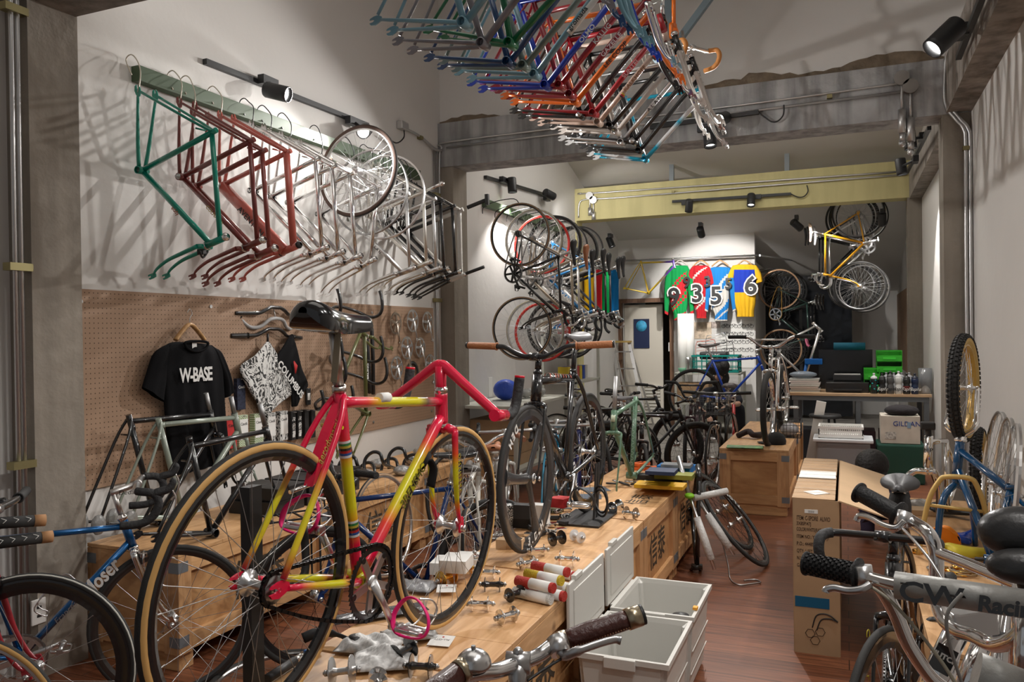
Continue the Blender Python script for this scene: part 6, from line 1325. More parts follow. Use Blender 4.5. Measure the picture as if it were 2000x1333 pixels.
for k, (a_, b_) in enumerate((((-60, 1026), (66, 1018)), ((-40, 1066), (80, 1051)))):
    A, B = V(ray(*a_) * 2.1) + V((0, 0, EYE)), V(ray(*b_) * 2.2) + V((0, 0, EYE)); t = thing('handlebar_grip', ('upper' if k == 0 else 'lower') + ' black bar grip with white squiggles and cork end at the left edge', 'grip'); MB().cyl(A, B, .016, 12).obj('grip_sleeve', mat((.02, .02, .02), .8, name='black grip'), t); MB().cyl(B, B + (B - A).normalized() * .028, .0165, 12).obj('cork_plug', mat((.42, .22, .10), .8, name='cork'), t)
    q = MB(); u = (B - A).normalized(); n1 = u.cross(V((0, 0, 1))).normalized(); n2 = n1.cross(u)
    for i in range(14):
        a = i * 2.1; c0 = A.lerp(B, .1 + .065 * i); e = lambda an, s: c0 + u * s + (n1 * math.cos(an) + n2 * math.sin(an)) * .0163
        q.tube([e(a, 0), e(a + .5, .008), e(a + .9, -.004)], .0012, 4)
    q.obj('squiggle_pattern', PAPER, t)
# ---- frames standing on the left crate
ZS = .56 + .02 + .507
SEA = C3(.25, .29, .24)
for k, (px, py, col, zz, lab, g) in enumerate(((253, 815, BLACKP, ZS + .01, 'tall black frame with black fork standing at the wall end of the left crate', geo()), (311, 822, SEA, ZS, 'grey-green frame with fork standing between two black frames on the left crate', geo()), (365, 866, BLACKP, ZS - .03, 'lower black frame with white down tube lettering standing on the left crate', geo(S=(-.15, .475), TT=(-.142, .45), HT=(.395, .50))))):
    s = atz(px, py, zz) if k == 2 else atx(px, py, (-3.43, -3.36)[k]); g2 = g; st = v3(g2['S']); bbp = s - V((0, 0, st.z)) - V((0, 1, 0)) * st.x; bbp.z = .585
    if k < 2: g2 = g = geo(S=(-.18, s.z - .585), TT=(-.172, s.z - .61), HT=(.385, s.z - .59), HB=(.425, s.z - .72))
    f = frameset(lab, pose(bbp, (.0, 1, -.02), (.02, .02, 1)), g2, col, fork=True, hs=False, fstyle='curved', k=1.05)
    b, d, ff_ = steer_axis(g2); MB().cyl(b - d * .11, b - d * .24, .0143, 12).obj('steerer_tube', metal(.35, .5), f); MB().cyl(st, st * 1.05, .016, 12).obj('seat_collar', col, f)
    if k == 2: dt = v3(g2['HB']); text('AFFINITY', .032, LT, f, tm(dt * .62 + V((0, -.017, 0)), dt, V((-dt.z, 0, dt.x))), 'frame_lettering')
    if k < 2:
        for sy in (-1, 1):
            q = MB(); q.ball(v3(g2['D'], sy * .06), .05, 10, (.8, .5, 1)); q.obj('plastic_wrapping', mat((.55, .55, .54), .3, trans=.55, name='cloudy wrap', bump=1, bscale=30), f)
# ---- bicycles between the left crates and the centre row
def floor_bike(lab, pr, pf, **k):
    return bike(lab, hubs(pr, pf, .335, **{a: k.pop(a) for a in ('lean',) if a in k}), **k)
def at_bb(X, Y, hd=(0, 1, 0), lean=0., z=.27):
    hd = V(hd).normalized(); y = V((0, 0, 1)).cross(hd); return pose((X, Y, z), hd, V((0, 0, 1)) + y * lean)
Wb = lambda **k: WS(**{**dict(rim=BLKRIM, kind='v', n=24, sp=mat((.02, .02, .02), .4, .5, name='black spoke')), **k})
BLUEF = mat((.005, .03, .13), .25, 0, .8, name='deep blue paint')
fb = bike('deep blue fixed-gear bicycle with black riser bar and front rack behind the pink one', at_bb(-2.02, 3.62, (-.55, -.83, 0)), geo(), BLUEF, front=Wb(r=.016), rear=Wb(r=.016), bars='riser', barm=BLACKP, gripm=TAPE, stem=(.08, 0, .045), stemm=BLACKP, ahead=True, seat=.13, crank=.5, crankm=BLKRIM, headm=BLUEF, barscale=.9)
q = MB(); a_ = axle_f(G0)
for sy in (-1, 1): q.bar(a_ + V((.0, sy * .06, .04)), V((.58, sy * .06, .45)), .008, .008)
for x_ in (.5, .58, .66, .74, .8): q.bar((x_, -.08, .455), (x_, .08, .455), .007, .007)
for y_ in (-.08, .08): q.bar((.48, y_, .455), (.82, y_, .455), .008, .008)
q.tube(cat_rom([(.5, -.08, .455), (.5, -.08, .52), (.5, .08, .52), (.5, .08, .455)], 4), .005, 6); q.obj('front_rack', BLACKM, fb)
bike('cream city bicycle with black saddle behind the pink front wheel', at_bb(-1.92, 4.05, (-.35, .93, 0), .06), geo(), C3(.55, .52, .46), front=WS(gum=TAN, n=28), rear=WS(gum=TAN, n=28), bars='swept', barm=CHROME, gripm=mat((.2, .08, .04), .6), seat=.04, postm=CHROME, saddlem=mat((.10, .09, .08), .35, name='worn leather'), sadw=.085, crank=.9, crankm=CHROME)
bike('white-framed racer with brown saddle behind the cream city bicycle', at_bb(-2.06, 4.75, (-.3, .95, 0), .05), geo(), C3(.5, .48, .44), front=WS(n=28), rear=WS(gum=TAN, n=28), bars='drop', taped=True, gripm=BTAPE, seat=.05, saddlem=LEATHER, crank=1.9, crankm=CHROME, levers=(CHROME, 'road'))
bike('light blue racer with dark bar tape beyond the white-framed racer', at_bb(-1.95, 5.45, (-.25, .97, 0), .05), geo(), C3(.02, .25, .42), front=WS(n=24), rear=WS(n=24), bars='drop', taped=True, gripm=BTAPE, seat=.08, crank=.2, crankm=ALLOY)
bike('orange and navy bicycle seen through the front wheel of the black track bicycle', at_bb(-1.98, 6.1, (.2, -.98, 0), -.04), geo(), C3(.03, .04, .16), front=Wb(), rear=Wb(), bars='flat', gripm=TAPE, seat=.08, crank=1.2, crankm=ALLOY, headm=mat((.75, .13, .01), .4))
bike('black fixed-gear bicycle with black saddle right behind the black track bicycle', at_bb(-1.75, 6.95, (.35, -.93, 0), .05), geo(), BLACKP, front=Wb(r=.015), rear=Wb(r=.015), bars='bull', barm=BLACKP, gripm=TAPE, seat=.12, crank=.4, crankm=ALLOY, stemm=BLACKP)
bike('matt black bicycle with long saddle by the cream steel rack', at_bb(-2.35, 7.3, (.55, -.83, 0), .04), geo(), BLACKM, front=Wb(r=.017), rear=Wb(r=.017), bars='flat', barm=BLACKP, gripm=TAPE, seat=.16, crank=2.2, crankm=BLKRIM, stemm=BLACKP)
bike('black mountain bicycle with wide bars and shiny saddle left of the green frame', at_bb(-1.9, 7.85, (.75, .5, 0), -.06), geo(), BLACKM, front=Wb(r=.024), rear=Wb(r=.024), bars='mtb', barm=BLACKP, gripm=TAPE, seat=.12, saddlem=mat((.25, .25, .27), .3, name='grey vinyl'), crank=.8, crankm=BLKRIM, stemm=BLACKP, fstyle='straight')
bike('olive tourer with flat handlebar behind the green frame', at_bb(-2.6, 8.3, (.9, -.3, 0), .05), geo(), C3(.10, .09, .06), front=WS(n=28), rear=WS(n=28), bars='riser', barm=BLACKP, gripm=TAPE, seat=.08, crank=1.1, crankm=ALLOY)
bike('black suspension bicycle with a fork sloping to the right in front of the door', pose((-2.36, 9.0, .30), (.93, -.36, .0), (0, .05, 1)), geo(HT=(.40, .55), HB=(.46, .42), rake=.04, fl=.44), BLACKM, front=Wb(r=.028, R=.34), rear=Wb(r=.028, R=.34), bars='mtb', barm=BLACKP, gripm=TAPE, seat=.05, stemm=BLACKP, fstyle='straight', fk=1.5, crank=.3, crankm=BLKRIM, ahead=True)
# olive frame leaning on the board
frameset('olive green bicycle frame with white lettering leaning on the perforated board', pose((-3.36, 5.15, .98), (-.02, .62, .78), (.12, -.78, .62)), geo(), C3(.11, .12, .035), fork=True, txt='BRUNO', tcol=LT, tsz=.035)
# ---- pair of bicycles facing the camera, centre back
bike('dark maroon city bicycle facing the camera with black swept bar', at_bb(-1.55, 9.0, (.04, -1, 0)), geo(), C3(.05, .02, .03), forkcol=mat((.05, .02, .03), .3), front=WS(r=.02, rim=CHROME, kind='wide', n=28), rear=WS(r=.02, n=28), bars='bmx', barm=BLACKP, gripm=TAPE, gl=.2, stem=(.04, 0, .04), stemm=CHROME, seat=.06, saddlem=mat((.07, .06, .05), .6), sadw=.09, brakes=mat((.6, .6, .6), .4), barscale=.75, crank=1.57, crankm=ALLOY)
q = bike('black city bicycle with wire basket and chrome brakes facing the camera', at_bb(-1.18, 8.55, (-.06, -1, 0)), geo(), BLACKP, front=WS(n=32), rear=WS(n=32), bars='flat', barm=BLACKP, gripm=TAPE, stem=(.05, 0, .12), seat=.18, saddlem=mat((.05, .04, .04), .35), sadw=.085, crank=1.57, crankm=ALLOY, barscale=1.1, brakes=CHROME)
bk = MB()
for z in (.50, .56, .62, .68): bk.tube([(.50 - .02 * 0, -.17, z), (.50, .17, z), (.76, .17, z), (.76, -.17, z)], .0022, 4, closed=True)
for i in range(12): y = -.17 + .34 * i / 11; bk.tube([(.76, y, .68), (.74, y * .9, .50), (.52, y * .9, .50), (.50, y, .68)], .0018, 4)
for i in range(8): x = .50 + .26 * i / 7; bk.tube([(x, -.17, .68), (x, -.155, .50), (x, .155, .50), (x, .17, .68)], .0018, 4)
bk.obj('wire_basket', BLACKM, q)
bike('bright blue bicycle frame on a red work stand behind the wire basket', pose((-1.38, 10.3, .72), (.93, .2, .05), (0, 0, 1)), geo(), C3(.0, .06, .5), front=None, rear=Wb(), bars='flat', gripm=TAPE, seat=.15, saddlem=mat((.06, .045, .04), .35), crank=.4, crankm=ALLOY, chain=False)
t = thing('work_stand', 'red work stand behind the wire basket bicycle', 'stand', loc=(-1.3, 10.25, 0)); MB().cyl((0, 0, 0), (0, 0, .66), .02, 10).obj('post', C3(.45, .01, .01), t); MB().box((0, 0, .012), (.35, .3, .02)).obj('base_plate', C3(.45, .01, .01), t)
# ---- chrome cruiser on the aisle crate
q = bike('chrome cruiser bicycle with tall bar standing on the aisle crate, facing the camera', pose((-.605, 7.93, .83), (-.06, -.998, .0), (0.0, .0, 1)), geo(HT=(.385, .50), HB=(.415, .39), fl=.37, rake=.03), CHROME, front=WS(R=.335, r=.026, rim=CHROME, kind='wide', n=32), rear=WS(R=.335, r=.026, rim=CHROME, kind='wide', n=32), bars='cruiser', barm=CHROME, gripm=TAPE, stem=(.05, 0, .05), stemm=CHROME, seat=.04, saddlem=BLACKM, crank=0, crankm=CHROME, gl=.16, fk=1.25, fw=.062)
# ---- BMX on the crate at the right wall: blue frame with inverted chrome fork and knobbly wheel
TZ = .5; BMB = mat((.003, .06, .16), .25, 0, .8, name='bmx blue')
GB_ = geo(D=(-.36, .03), S=(-.09, .27), TT=(-.085, .255), HT=(.33, .34), HB=(.355, .24), fl=.33, rake=.03)
hb_ = V(atz(1870, 930, .80)); bbb = V(atz(1938, 1100, .56)); 
bx_ = (hb_ - bbb); bx_.z = 0; hdb = bx_.normalized(); upb = V((0, 0, 1))
pb_ = pose(bbb, (-.25, .97, -.04), (.12, .02, 1)); hdq = V((-.25, .97, -.04)).normalized()
bmx = thing('bicycle_frame', 'blue small-wheel bicycle frame with blue fork standing on the right crate', 'bicycle frame')
def P3(px, py, y): return V(aty(px, py, y))
yh = 4.30; HTt, HTb = P3(1876, 862, yh), P3(1868, 932, yh - .02); S_b, BBb = P3(1975, 960, yh - .32), P3(1940, 1095, yh - .28); FL, FR = P3(1830, 1030, yh - .12), P3(1905, 1030, yh + .12); FL.z = .51; FR.z = .51
m = MB(); m.cyl(HTt, HTb, .022, 16); m.tube([HTt.lerp(HTb, .25), S_b], .0165, 12); m.tube([HTt.lerp(HTb, .75), BBb], .0175, 12); m.tube([S_b + V((0, 0, .015)), BBb], .0155, 12); m.hollow(BBb + V((-.036, 0, 0)), BBb + V((.036, 0, 0)), .024, .019)
for s in (-1, 1):
    dd = S_b + V((.12 + s * .05, -.30, -.26)); m.tube([S_b, S_b.lerp(dd, .5) + V((s * .02, 0, 0)), dd], .0095, 8); m.tube([BBb, BBb.lerp(dd, .5) + V((s * .03, 0, 0)), dd], .0105, 8)
m.obj('frame', BMB, bmx)
m = MB(); cr = HTb - (HTt - HTb).normalized() * .035
for e in (FL, FR): m.tube(cat_rom([cr, cr.lerp(e, .13) + (e - cr).normalized() * .0 + V(((e - cr).x * .40, (e - cr).y * .4, .0)), cr.lerp(e, .5) + V(((e - cr).x * .35, (e - cr).y * .35, .02)), e], 6), [.0165] * 10 + [.015] * 5 + [.013] * 4, 12)
m.cyl(HTb, cr, .018, 12); m.obj('fork', BMB, bmx)
m = MB(); ax = (HTt - HTb).normalized(); m.lathe([(.02, -.004), (.028, 0), (.028, .008), (.024, .012), (.026, .02), (.018, .024)], HTt, ax, 18); m.obj('headset', CHROME, bmx); m = MB(); m.lathe([(.02, .004), (.028, 0), (.028, -.008), (.02, -.012)], HTb, ax, 18); m.obj('headset_cup', CHROME, bmx); MB().lathe([(.019, 0), (.0225, 0), (.0225, .02), (.019, .02)], S_b.lerp(HTt, .18) * 0 + S_b + V((0, 0, .01)), (0, 0, 1), 14).obj('seat_clamp', BMB, bmx); MB().cyl(BBb - V((.07, 0, 0)), BBb + V((.07, 0, 0)), .009, 8).obj('bottom_bracket_axle', BLACKM, bmx)
# inverted chrome fork carrying the knobbly wheel
cf = HTt + ax * .03; wc = P3(1883, 758, yh + .12); wn = V((.955, -.30, 0)).normalized()
t = thing('bicycle_fork', 'chrome fork standing upside down in the blue frame with the knobbly yellow wheel', 'fork'); m = MB()
for s in (-1, 1):
    e = wc + wn * .058 * s; m.tube(cat_rom([cf, cf + wn * s * .03 + V((0, 0, .01)), cf + wn * s * .062 + V((0, 0, .045)), cf.lerp(e, .5) + wn * s * .03 + V((0, 0, 0)), e], 5), .0125, 10)
m.obj('fork_blades', CHROME, t); MB().cyl(HTt - ax * .1, cf + ax * .03, .014, 12).obj('steerer', CHROME, t)
YRIM = mat((.55, .33, .06), .35, .25, .5, name='yellow anodised rim')
wk = WS(R=.262, r=.028, gum=gumm(.50, .33, .10), rim=YRIM, kind='wide', n=32, knob=True)
up2 = V((0, 0, 1)); fx = wn.cross(up2) * -1
loose_wheel('knobbly tyre with yellow rim held upright above the blue small frame', wk, pose(wc, wn.cross(V((0, 0, 1))), V((.0, .0, 1)) ))
# second knobbly wheel with yellow rim behind
c2 = P3(1912, 935, 4.95); c2.z = TZ + .263; loose_wheel('second knobbly wheel with yellow rim standing by the right wall behind the fork', wk, pose(c2, V((.97, -.2, 0)).cross(V((0, 0, 1))), (0, 0, 1)))
# silver rims leaning by the wall
for k, (px, py, y, r_) in enumerate(((1942, 905, 4.6, .33), (1958, 940, 4.3, .33), (1972, 950, 4.05, .33))):
    c = P3(px, py, y); c.z = TZ + r_ + .002; c.x = min(c.x, RW - .05 - .03 * (k == 0)); loose_wheel(('farthest', 'middle', 'nearest')[k] + ' of three bare silver wheels leaning on the right wall', WS(R=.33, r=.010, rim=ALLOY, n=32, sp=STEEL), pose(c, (.05 * k, 1, 0), (.1, 0, 1)), 'bare silver wheels at the right wall', tyre=False)
# chrome frame + fork standing behind
cs = thing('bicycle_frame', 'chrome small-wheel frame and fork with black stem standing on the right crate', 'bicycle frame'); y0 = 4.75
h0, h1 = P3(1814, 852, y0), P3(1812, 912, y0); l1, l2 = P3(1768, 1000, y0), P3(1834, 1000, y0 + .05); l1.z = l2.z = TZ + .012
m = MB(); m.cyl(h0, h1, .022, 16); m.obj('head_tube', CHROME, cs); m = MB(); c1_ = h1 - V((0, 0, .03)); m.cyl(h1, c1_, .017, 12)
for e in (l1, l2): m.tube(cat_rom([c1_, V((c1_.x + (e.x - c1_.x) * .6, c1_.y, c1_.z + .0)), V((e.x, e.y, c1_.z - .07)), e], 6), .0165, 12)
m.obj('fork', CHROME, cs); MB().box(P3(1812, 832, y0), (.07, .06, .04), bev=.008).obj('stem', BLACKM, cs); MB().cyl(h0, P3(1812, 832, y0), .015, 10).obj('steerer', BLACKM, cs)
m = MB(); s1 = P3(1848, 862, y0 + .3); b1 = P3(1850, 990, y0 + .3); b1.z = TZ + .05; m.tube([h0.lerp(h1, .2), s1], .014, 10).tube([h0.lerp(h1, .8), b1], .015, 10).tube([s1, b1], .014, 10).tube([s1, s1 + V((.1, .35, -.25))], .009, 8).tube([b1, s1 + V((.1, .35, -.25))], .010, 8); m.obj('frame', CHROME, cs)
text('HIP', .03, BLACKM, cs, tm(h0.lerp(h1, .45) + V((-.002, -.0228, 0)), (1, 0, 0), (0, 0, 1)), 'head_tube_lettering', ext=.0004)
# pale yellow fork standing upside... a wide yellow bar with cross tube
yb = thing('handlebar', 'pale yellow small-wheel handlebar standing inverted on the right crate', 'handlebar'); ybp = [P3(x, y, 4.15) for x, y in ((1793, 1035), (1812, 985), (1833, 942), (1850, 932), (1893, 935), (1908, 950), (1925, 1000), (1940, 1045))]; ybp[0].z = TZ + .012; ybp[-1].z = TZ + .012
PYEL = mat((.62, .42, .14), .45, .3, name='pale gold paint'); MB().tube(cat_rom(ybp, 6), .0115, 12).tube([P3(1812, 987, 4.15), P3(1920, 1000, 4.15)], .008, 10).obj('bar_tube', PYEL, yb)
# ---- black road bicycle in the right foreground, facing the camera
hbp = V(atz(1745, 1195, .67)); sdp = V(atz(1757, 932, .985)); hx = (hbp - sdp); hx.z = 0; hx.normalize(); GRd = geo(HB=(.43, .405), HT=(.395, .55), S=(-.155, .50))
br = bike('black road bicycle with black drop bars facing the camera by the carton', pose(hbp - hx * .43 - V((0, 0, .405)), hx, (0, 0, 1)), GRd, BLACKP, k=1.15, style='aero', front=WS(rim=BLKRIM, kind='deep', n=20), rear=WS(rim=BLKRIM, kind='deep', n=20), bars='drop', taped=True, gripm=BTAPE, barm=BLACKP, barscale=.84, stem=(.09, 0, .05), stemm=BLACKP, ahead=True, seat=.17, saddlem=mat((.03, .03, .032), .5, name='matt saddle'), sadw=.075, sadcut=True, steer=.3, crank=-1.2, crankm=BLKRIM, headm=BLACKP, postm=BLACKM, fstyle='straight', strap=BLACKM)
q = MB(); q.torus(.017, .002, (.42, -.0, .49), (.96, 0, .26), 20, 6); q.obj('head_badge', metal(.4, .4), br)
q = MB(); q.ball((-.20, 0, .60), .05, 10, (1, .9, 1.9)); q.obj('saddle_bag', mat((.015, .015, .016), .8, name='nylon', bump=.4, bscale=40), br)
text('CINELLI', .04, mat((.6, .5, .02), .5), [c for c in br.children if c.name.startswith('fork')][0], tm(V((.50, -.066, .25)), (.28, 0, -.96), (.96, 0, .28)), 'fork_lettering', spacing=1.6)
# ================================================================== BICYCLES HUNG BY A WHEEL
def hung(lab, hub, up, g=None, col=None, tilt=(0, 0), **k):
    """rear hub on top, head down; up = direction away from the wall"""
    g = g or geo(); f = V((tilt[0], tilt[1], -1)).normalized(); u = V(up).normalized(); u = (u - u.dot(f) * f).normalized()
    bb = V(hub) - f * g['D'][0] - u * g['D'][1]; return bike(lab, pose(bb, f, u), g, col, **k)
TANF = C3(.42, .34, .25)
L7 = [('black bicycle with brown-walled tyres, nearest of those hung on the left wall past the beam', BLACKP, dict(gum=TAN, rim=BLKRIM), 'flat', BLACKP, TAPE),
      ('tan and cream bicycle with brown saddle, second of those hung on the left wall', TANF, dict(gum=CREAM), 'pista', CHROME, LEATHER),
      ('white bicycle with a red-tyred wheel, third of those hung on the left wall', C3(.55, .53, .5), dict(gum=mat((.6, .03, .02), .5, name='red tyre wall'), rim=mat((.6, .03, .02), .4)), 'drop', ALLOY, BTAPE),
      ('blue and white bicycle with big block lettering, fourth of those hung on the left wall', C3(.01, .18, .45), dict(rim=BLKRIM, kind='v'), 'bull', BLACKP, BTAPE),
      ('off-white bicycle with silver rims, fifth of those hung on the left wall', C3(.5, .48, .45), dict(), 'flat', ALLOY, TAPE),
      ('black bicycle with flat black bar, sixth of those hung on the left wall', BLACKP, dict(rim=BLKRIM, r=.016), 'flat', BLACKP, TAPE),
      ('dark grey bicycle with chrome drop bar, farthest of those hung on the left wall', C3(.06, .06, .07), dict(rim=DALLOY), 'drop', CHROME, BTAPE)]
for i, (lab, col, wk_, bt_, bm_, gm_) in enumerate(L7):
    y = 7.76 + .33 * i
    q = hung(lab, (-3.14 + .03 * (i % 2), y, 2.61 - .02 * (i % 3)), (1, .02, 0), None, col, (.02, -.02 * i), front=WS(n=28, **wk_), rear=WS(n=28, **wk_), bars=bt_, barm=bm_, gripm=gm_ if gm_ is not LEATHER else TAPE, seat=.12, saddlem=LEATHER if gm_ is LEATHER else BLACKM, crank=.4 + i, crankm=ALLOY if i % 2 else BLKRIM, strap=BLACKM if i == 0 else None, stemm=bm_)
    if i in (2, 3): dt = v3(G0['HB']); text(('MASSI', 'COLNER')[i - 2], .06, BLACKM if i == 2 else LT, q, tm(dt * .5 + V((0, -.017, 0)), dt, V((-dt.z, 0, dt.x))), 'frame_lettering', bold=.002)
    h = MB(); h.tube(cat_rom([(-3.14, y, 2.93), (-3.2, y, 2.99), (-3.4, y, 2.98), (-3.55, y, 2.93), (-3.565, y, 2.86)], 4), .005, 6); h.obj('wall_hook', BLACKM, label='wall hook holding the ' + ('nearest', 'second', 'third', 'fourth', 'fifth', 'sixth', 'farthest')[i] + ' hanging bicycle by its upper wheel', cat='hook')
R4 = [('silver bicycle with chrome drop bar, front one of those hung at the right wall', ALLOY, dict(), 'drop', CHROME, CHROME, mat((.4, .4, .42), .3)),
      ('yellow bicycle with tan saddle hung at the right wall behind the silver one', C3(.75, .36, .01), dict(r=.014, rim=DALLOY), 'pista', CHROME, BTAPE, mat((.45, .33, .25), .5, name='tan leather')),
      ('black bicycle behind the yellow one at the right wall', BLACKP, dict(rim=BLKRIM, kind='v'), 'flat', BLACKP, TAPE, BLACKM),
      ('farthest black bicycle hung at the right wall', BLACKP, dict(r=.018), 'flat', BLACKP, TAPE, BLACKM)]
for i, (lab, col, wk_, bt_, bm_, gm_, sm_) in enumerate(R4):
    y = (12.0, 11.75, 12.3, 12.6)[i]; g = geo()
    hung(lab, (.22 - .05 * i, y, 3.12 + .02 * i), (-1, .02, 0), g, col, (.0, .05), front=WS(n=28, **wk_), rear=WS(n=28, **wk_), bars=bt_, barm=bm_, gripm=gm_, seat=.14, saddlem=sm_, crank=.4 + i, crankm=ALLOY)
    h = MB(); h.tube(cat_rom([(.2 - .05 * i, y, 3.44), (.35, y, 3.5), (.7, y, 3.48), (.86, y, 3.42)], 4), .006, 6); h.obj('wall_hook', BLACKM, label='long wall hook holding the ' + ('silver', 'yellow', 'front black', 'rear black')[i] + ' bicycle at the right wall', cat='hook')
for i, (lab, col, wk_) in enumerate((('dark green bicycle with copper rim and gold chain hung beside the dark recess', C3(.02, .05, .04), dict(gum=TAN, rim=mat((.5, .28, .16), .35, .6, name='copper rim'))), ('black bicycle hung behind the dark green one in the recess', BLACKP, dict(rim=BLKRIM)), ('rear black bicycle with dark rims hung deepest in the recess', BLACKM, dict(rim=BLKRIM, r=.016)))):
    y = 13.75 + .3 * i
    hung(lab, (-1.0 + .04 * i, y, 2.25), (1, 0, 0), None, col, (.03, 0), front=WS(n=24, **wk_), rear=WS(n=24, **wk_), bars=('pista', 'flat', 'flat')[i], barm=BLACKP, gripm=(mat((.6, .15, .25), .6, name='pink grip'), TAPE, TAPE)[i], seat=.1, crank=.4 + i, crankm=CHROME if i == 0 else BLKRIM, chainm=GOLD if i == 0 else None)
    h = MB(); h.tube([(-1.0, y, 2.57), (-1.1, y, 2.6), (XE + .005, y, 2.58)], .005, 6); h.obj('wall_hook', BLACKM, label='hook on the partition holding the ' + ('dark green', 'middle black', 'deepest black')[i] + ' bicycle', cat='hook')
sf = aty(1568, 700, 10.25); q = frameset('silver bare bicycle frame held in a blue clamp at the left end of the workbench', pose((sf.x + .02, 10.30, 1.00), (.86, .1, .45), (-.45, 0, .86)), geo(), ALLOY, fork=False)
MB().box((sf.x + .12, 10.30, 1.19), (.2, .07, .07), bev=.01).cyl((sf.x - .02, 10.3, .853), (sf.x + .04, 10.3, 1.17), .018, 10).obj('repair_clamp', mat((.0, .12, .45), .4, name='blue tool steel'), label='blue repair clamp gripping the silver bare frame', cat='clamp')
# ================================================================== PEOPLE
SKIN = mat((.45, .26, .18), .55, name='skin'); HAIRM = mat((.012, .010, .009), .6, name='black hair', bump=1, bscale=50)
def figure(label, J, E, Rr, cloth, loc, skin_parts, hair):
    t = thing('person', label, 'person', loc=loc)
    def sk(name, J, E, Rr, m_):
        me = bpy.data.meshes.new(name); ks = list(J); me.from_pydata([J[k] for k in ks], [(ks.index(a), ks.index(b)) for a, b in E], []); o = bpy.data.objects.new(name, me); COL.objects.link(o)
        md = o.modifiers.new('s', 'SKIN'); 
        for i, k in enumerate(ks): sv = me.skin_vertices[0].data[i]; sv.radius = (Rr[k], Rr[k]); sv.use_root = (i == 0)
        o.modifiers.new('u', 'SUBSURF').levels = 2; dg = bpy.context.evaluated_depsgraph_get(); dg.update(); nm = bpy.data.meshes.new_from_object(o.evaluated_get(dg)); bpy.data.objects.remove(o)
        nm.materials.clear(); nm.materials.append(m_)
        for p in nm.polygons: p.use_smooth = True
        return link(nm, name, t)
    sk('body', J, E, Rr, cloth)
    for nm, j, e, r in skin_parts: sk(nm, j, e, r, SKIN)
    for c, r, s in hair: q = MB(); q.ball(c, r, 20, s); q.obj('hair', HAIRM, t)
    return t
def hand(w, d, n, s=1.):
    """skinned hand: wrist point w, finger direction d, palm normal n"""
    w, d, n = V(w), V(d).normalized(), V(n).normalized(); x = d.cross(n); J = {'w': w, 'p': w + d * .05}; R = {'w': .024, 'p': .03}; E = [('w', 'p')]
    for i, L in enumerate((.065, .075, .07, .055)):
        b = w + d * .085 + x * (.030 - .02 * i); J['a%d' % i] = b; J['b%d' % i] = b + d * L * .5 - n * .012; J['c%d' % i] = b + d * L * .85 - n * .035; R['a%d' % i] = .0095; R['b%d' % i] = .0085; R['c%d' % i] = .0075; E += [('p', 'a%d' % i), ('a%d' % i, 'b%d' % i), ('b%d' % i, 'c%d' % i)]
    J['t'] = w + d * .03 + x * .04; J['u'] = w + d * .065 + x * .055 - n * .015; R['t'] = .012; R['u'] = .009; E += [('p', 't'), ('t', 'u')]; return ('hand', J, E, R)
def headparts(c, f, s=1.):
    c, f = V(c), V(f).normalized(); r = f.cross(V((0, 0, 1))).normalized(); u = r.cross(f)
    J = {'n': c - u * .16, 'j': c - u * .06 + f * .02, 'h': c + u * .03, 'k': c + u * .05 - f * .03}; R = {'n': .055, 'j': .068, 'h': .088, 'k': .085}
    return J, [('n', 'j'), ('j', 'h'), ('h', 'k')], R, f, r, u
def face(t, c, f, r, u):
    for s in (-1, 1):
        MB().ball(c + f * .092 + r * s * .032 + u * .015, .013, 10, (1, 1, .7)).obj('eye', mat((.5, .48, .45), .3), t); MB().ball(c + f * .10 + r * s * .033 + u * .014, .006, 8).obj('iris', BLACKM, t); MB().ball(c + r * s * .093 - u * .01, .03, 10, (.4, .6, 1)).obj('ear', SKIN, t)
    MB().tube([c + f * .095 + u * .02, c + f * .122 - u * .02, c + f * .098 - u * .03], [.008, .015, .010], 8).obj('nose', SKIN, t); MB().tube([c + f * .088 - r * .025 - u * .055, c + f * .098 - u * .052, c + f * .088 + r * .025 - u * .055], [.004, .008, .004], 8).obj('mouth', mat((.35, .12, .1), .5), t)
# crouching worker behind the front row at the back
hc_ = V(aty(1402, 728, 11.3)); L0 = hc_ - V((0, 0, .0)); o = V((hc_.x, 11.3, 0)); z0 = hc_.z
J = {'pel': V((.1, .55, .42)), 'ch': V((.03, .22, z0 - .36)), 'nk': V((0, .05, z0 - .17)), 'sl': V((-.19, .16, z0 - .27)), 'sr': V((.20, .14, z0 - .27)), 'el': V((-.28, -.02, z0 - .50)), 'er': V((.30, -.04, z0 - .42)), 'kl': V((-.12, .05, .55)), 'al': V((-.14, .35, .09)), 'fl': V((-.15, .15, .06)), 'kr': V((.28, .10, .5)), 'ar': V((.26, .45, .09)), 'fr': V((.27, .25, .06))}
E_ = [('pel', 'ch'), ('ch', 'nk'), ('ch', 'sl'), ('ch', 'sr'), ('sl', 'el'), ('sr', 'er'), ('pel', 'kl'), ('kl', 'al'), ('al', 'fl'), ('pel', 'kr'), ('kr', 'ar'), ('ar', 'fr')]
Rr = dict(pel=.15, ch=.15, nk=.06, sl=.075, sr=.075, el=.052, er=.052, kl=.075, al=.05, fl=.045, kr=.075, ar=.05, fr=.045)
fdir = V((-.15, -1, -.75)); hj, he, hr, f, r, u = headparts((0, 0, z0), fdir)
arm = lambda a, b: ('forearm', {'a': a, 'b': (V(a) + V(b)) / 2, 'c': V(b)}, [('a', 'b'), ('b', 'c')], {'a': .042, 'b': .038, 'c': .027})
wr, wl = V((.16, -.26, z0 - .44)), V((-.1, -.24, z0 - .58))
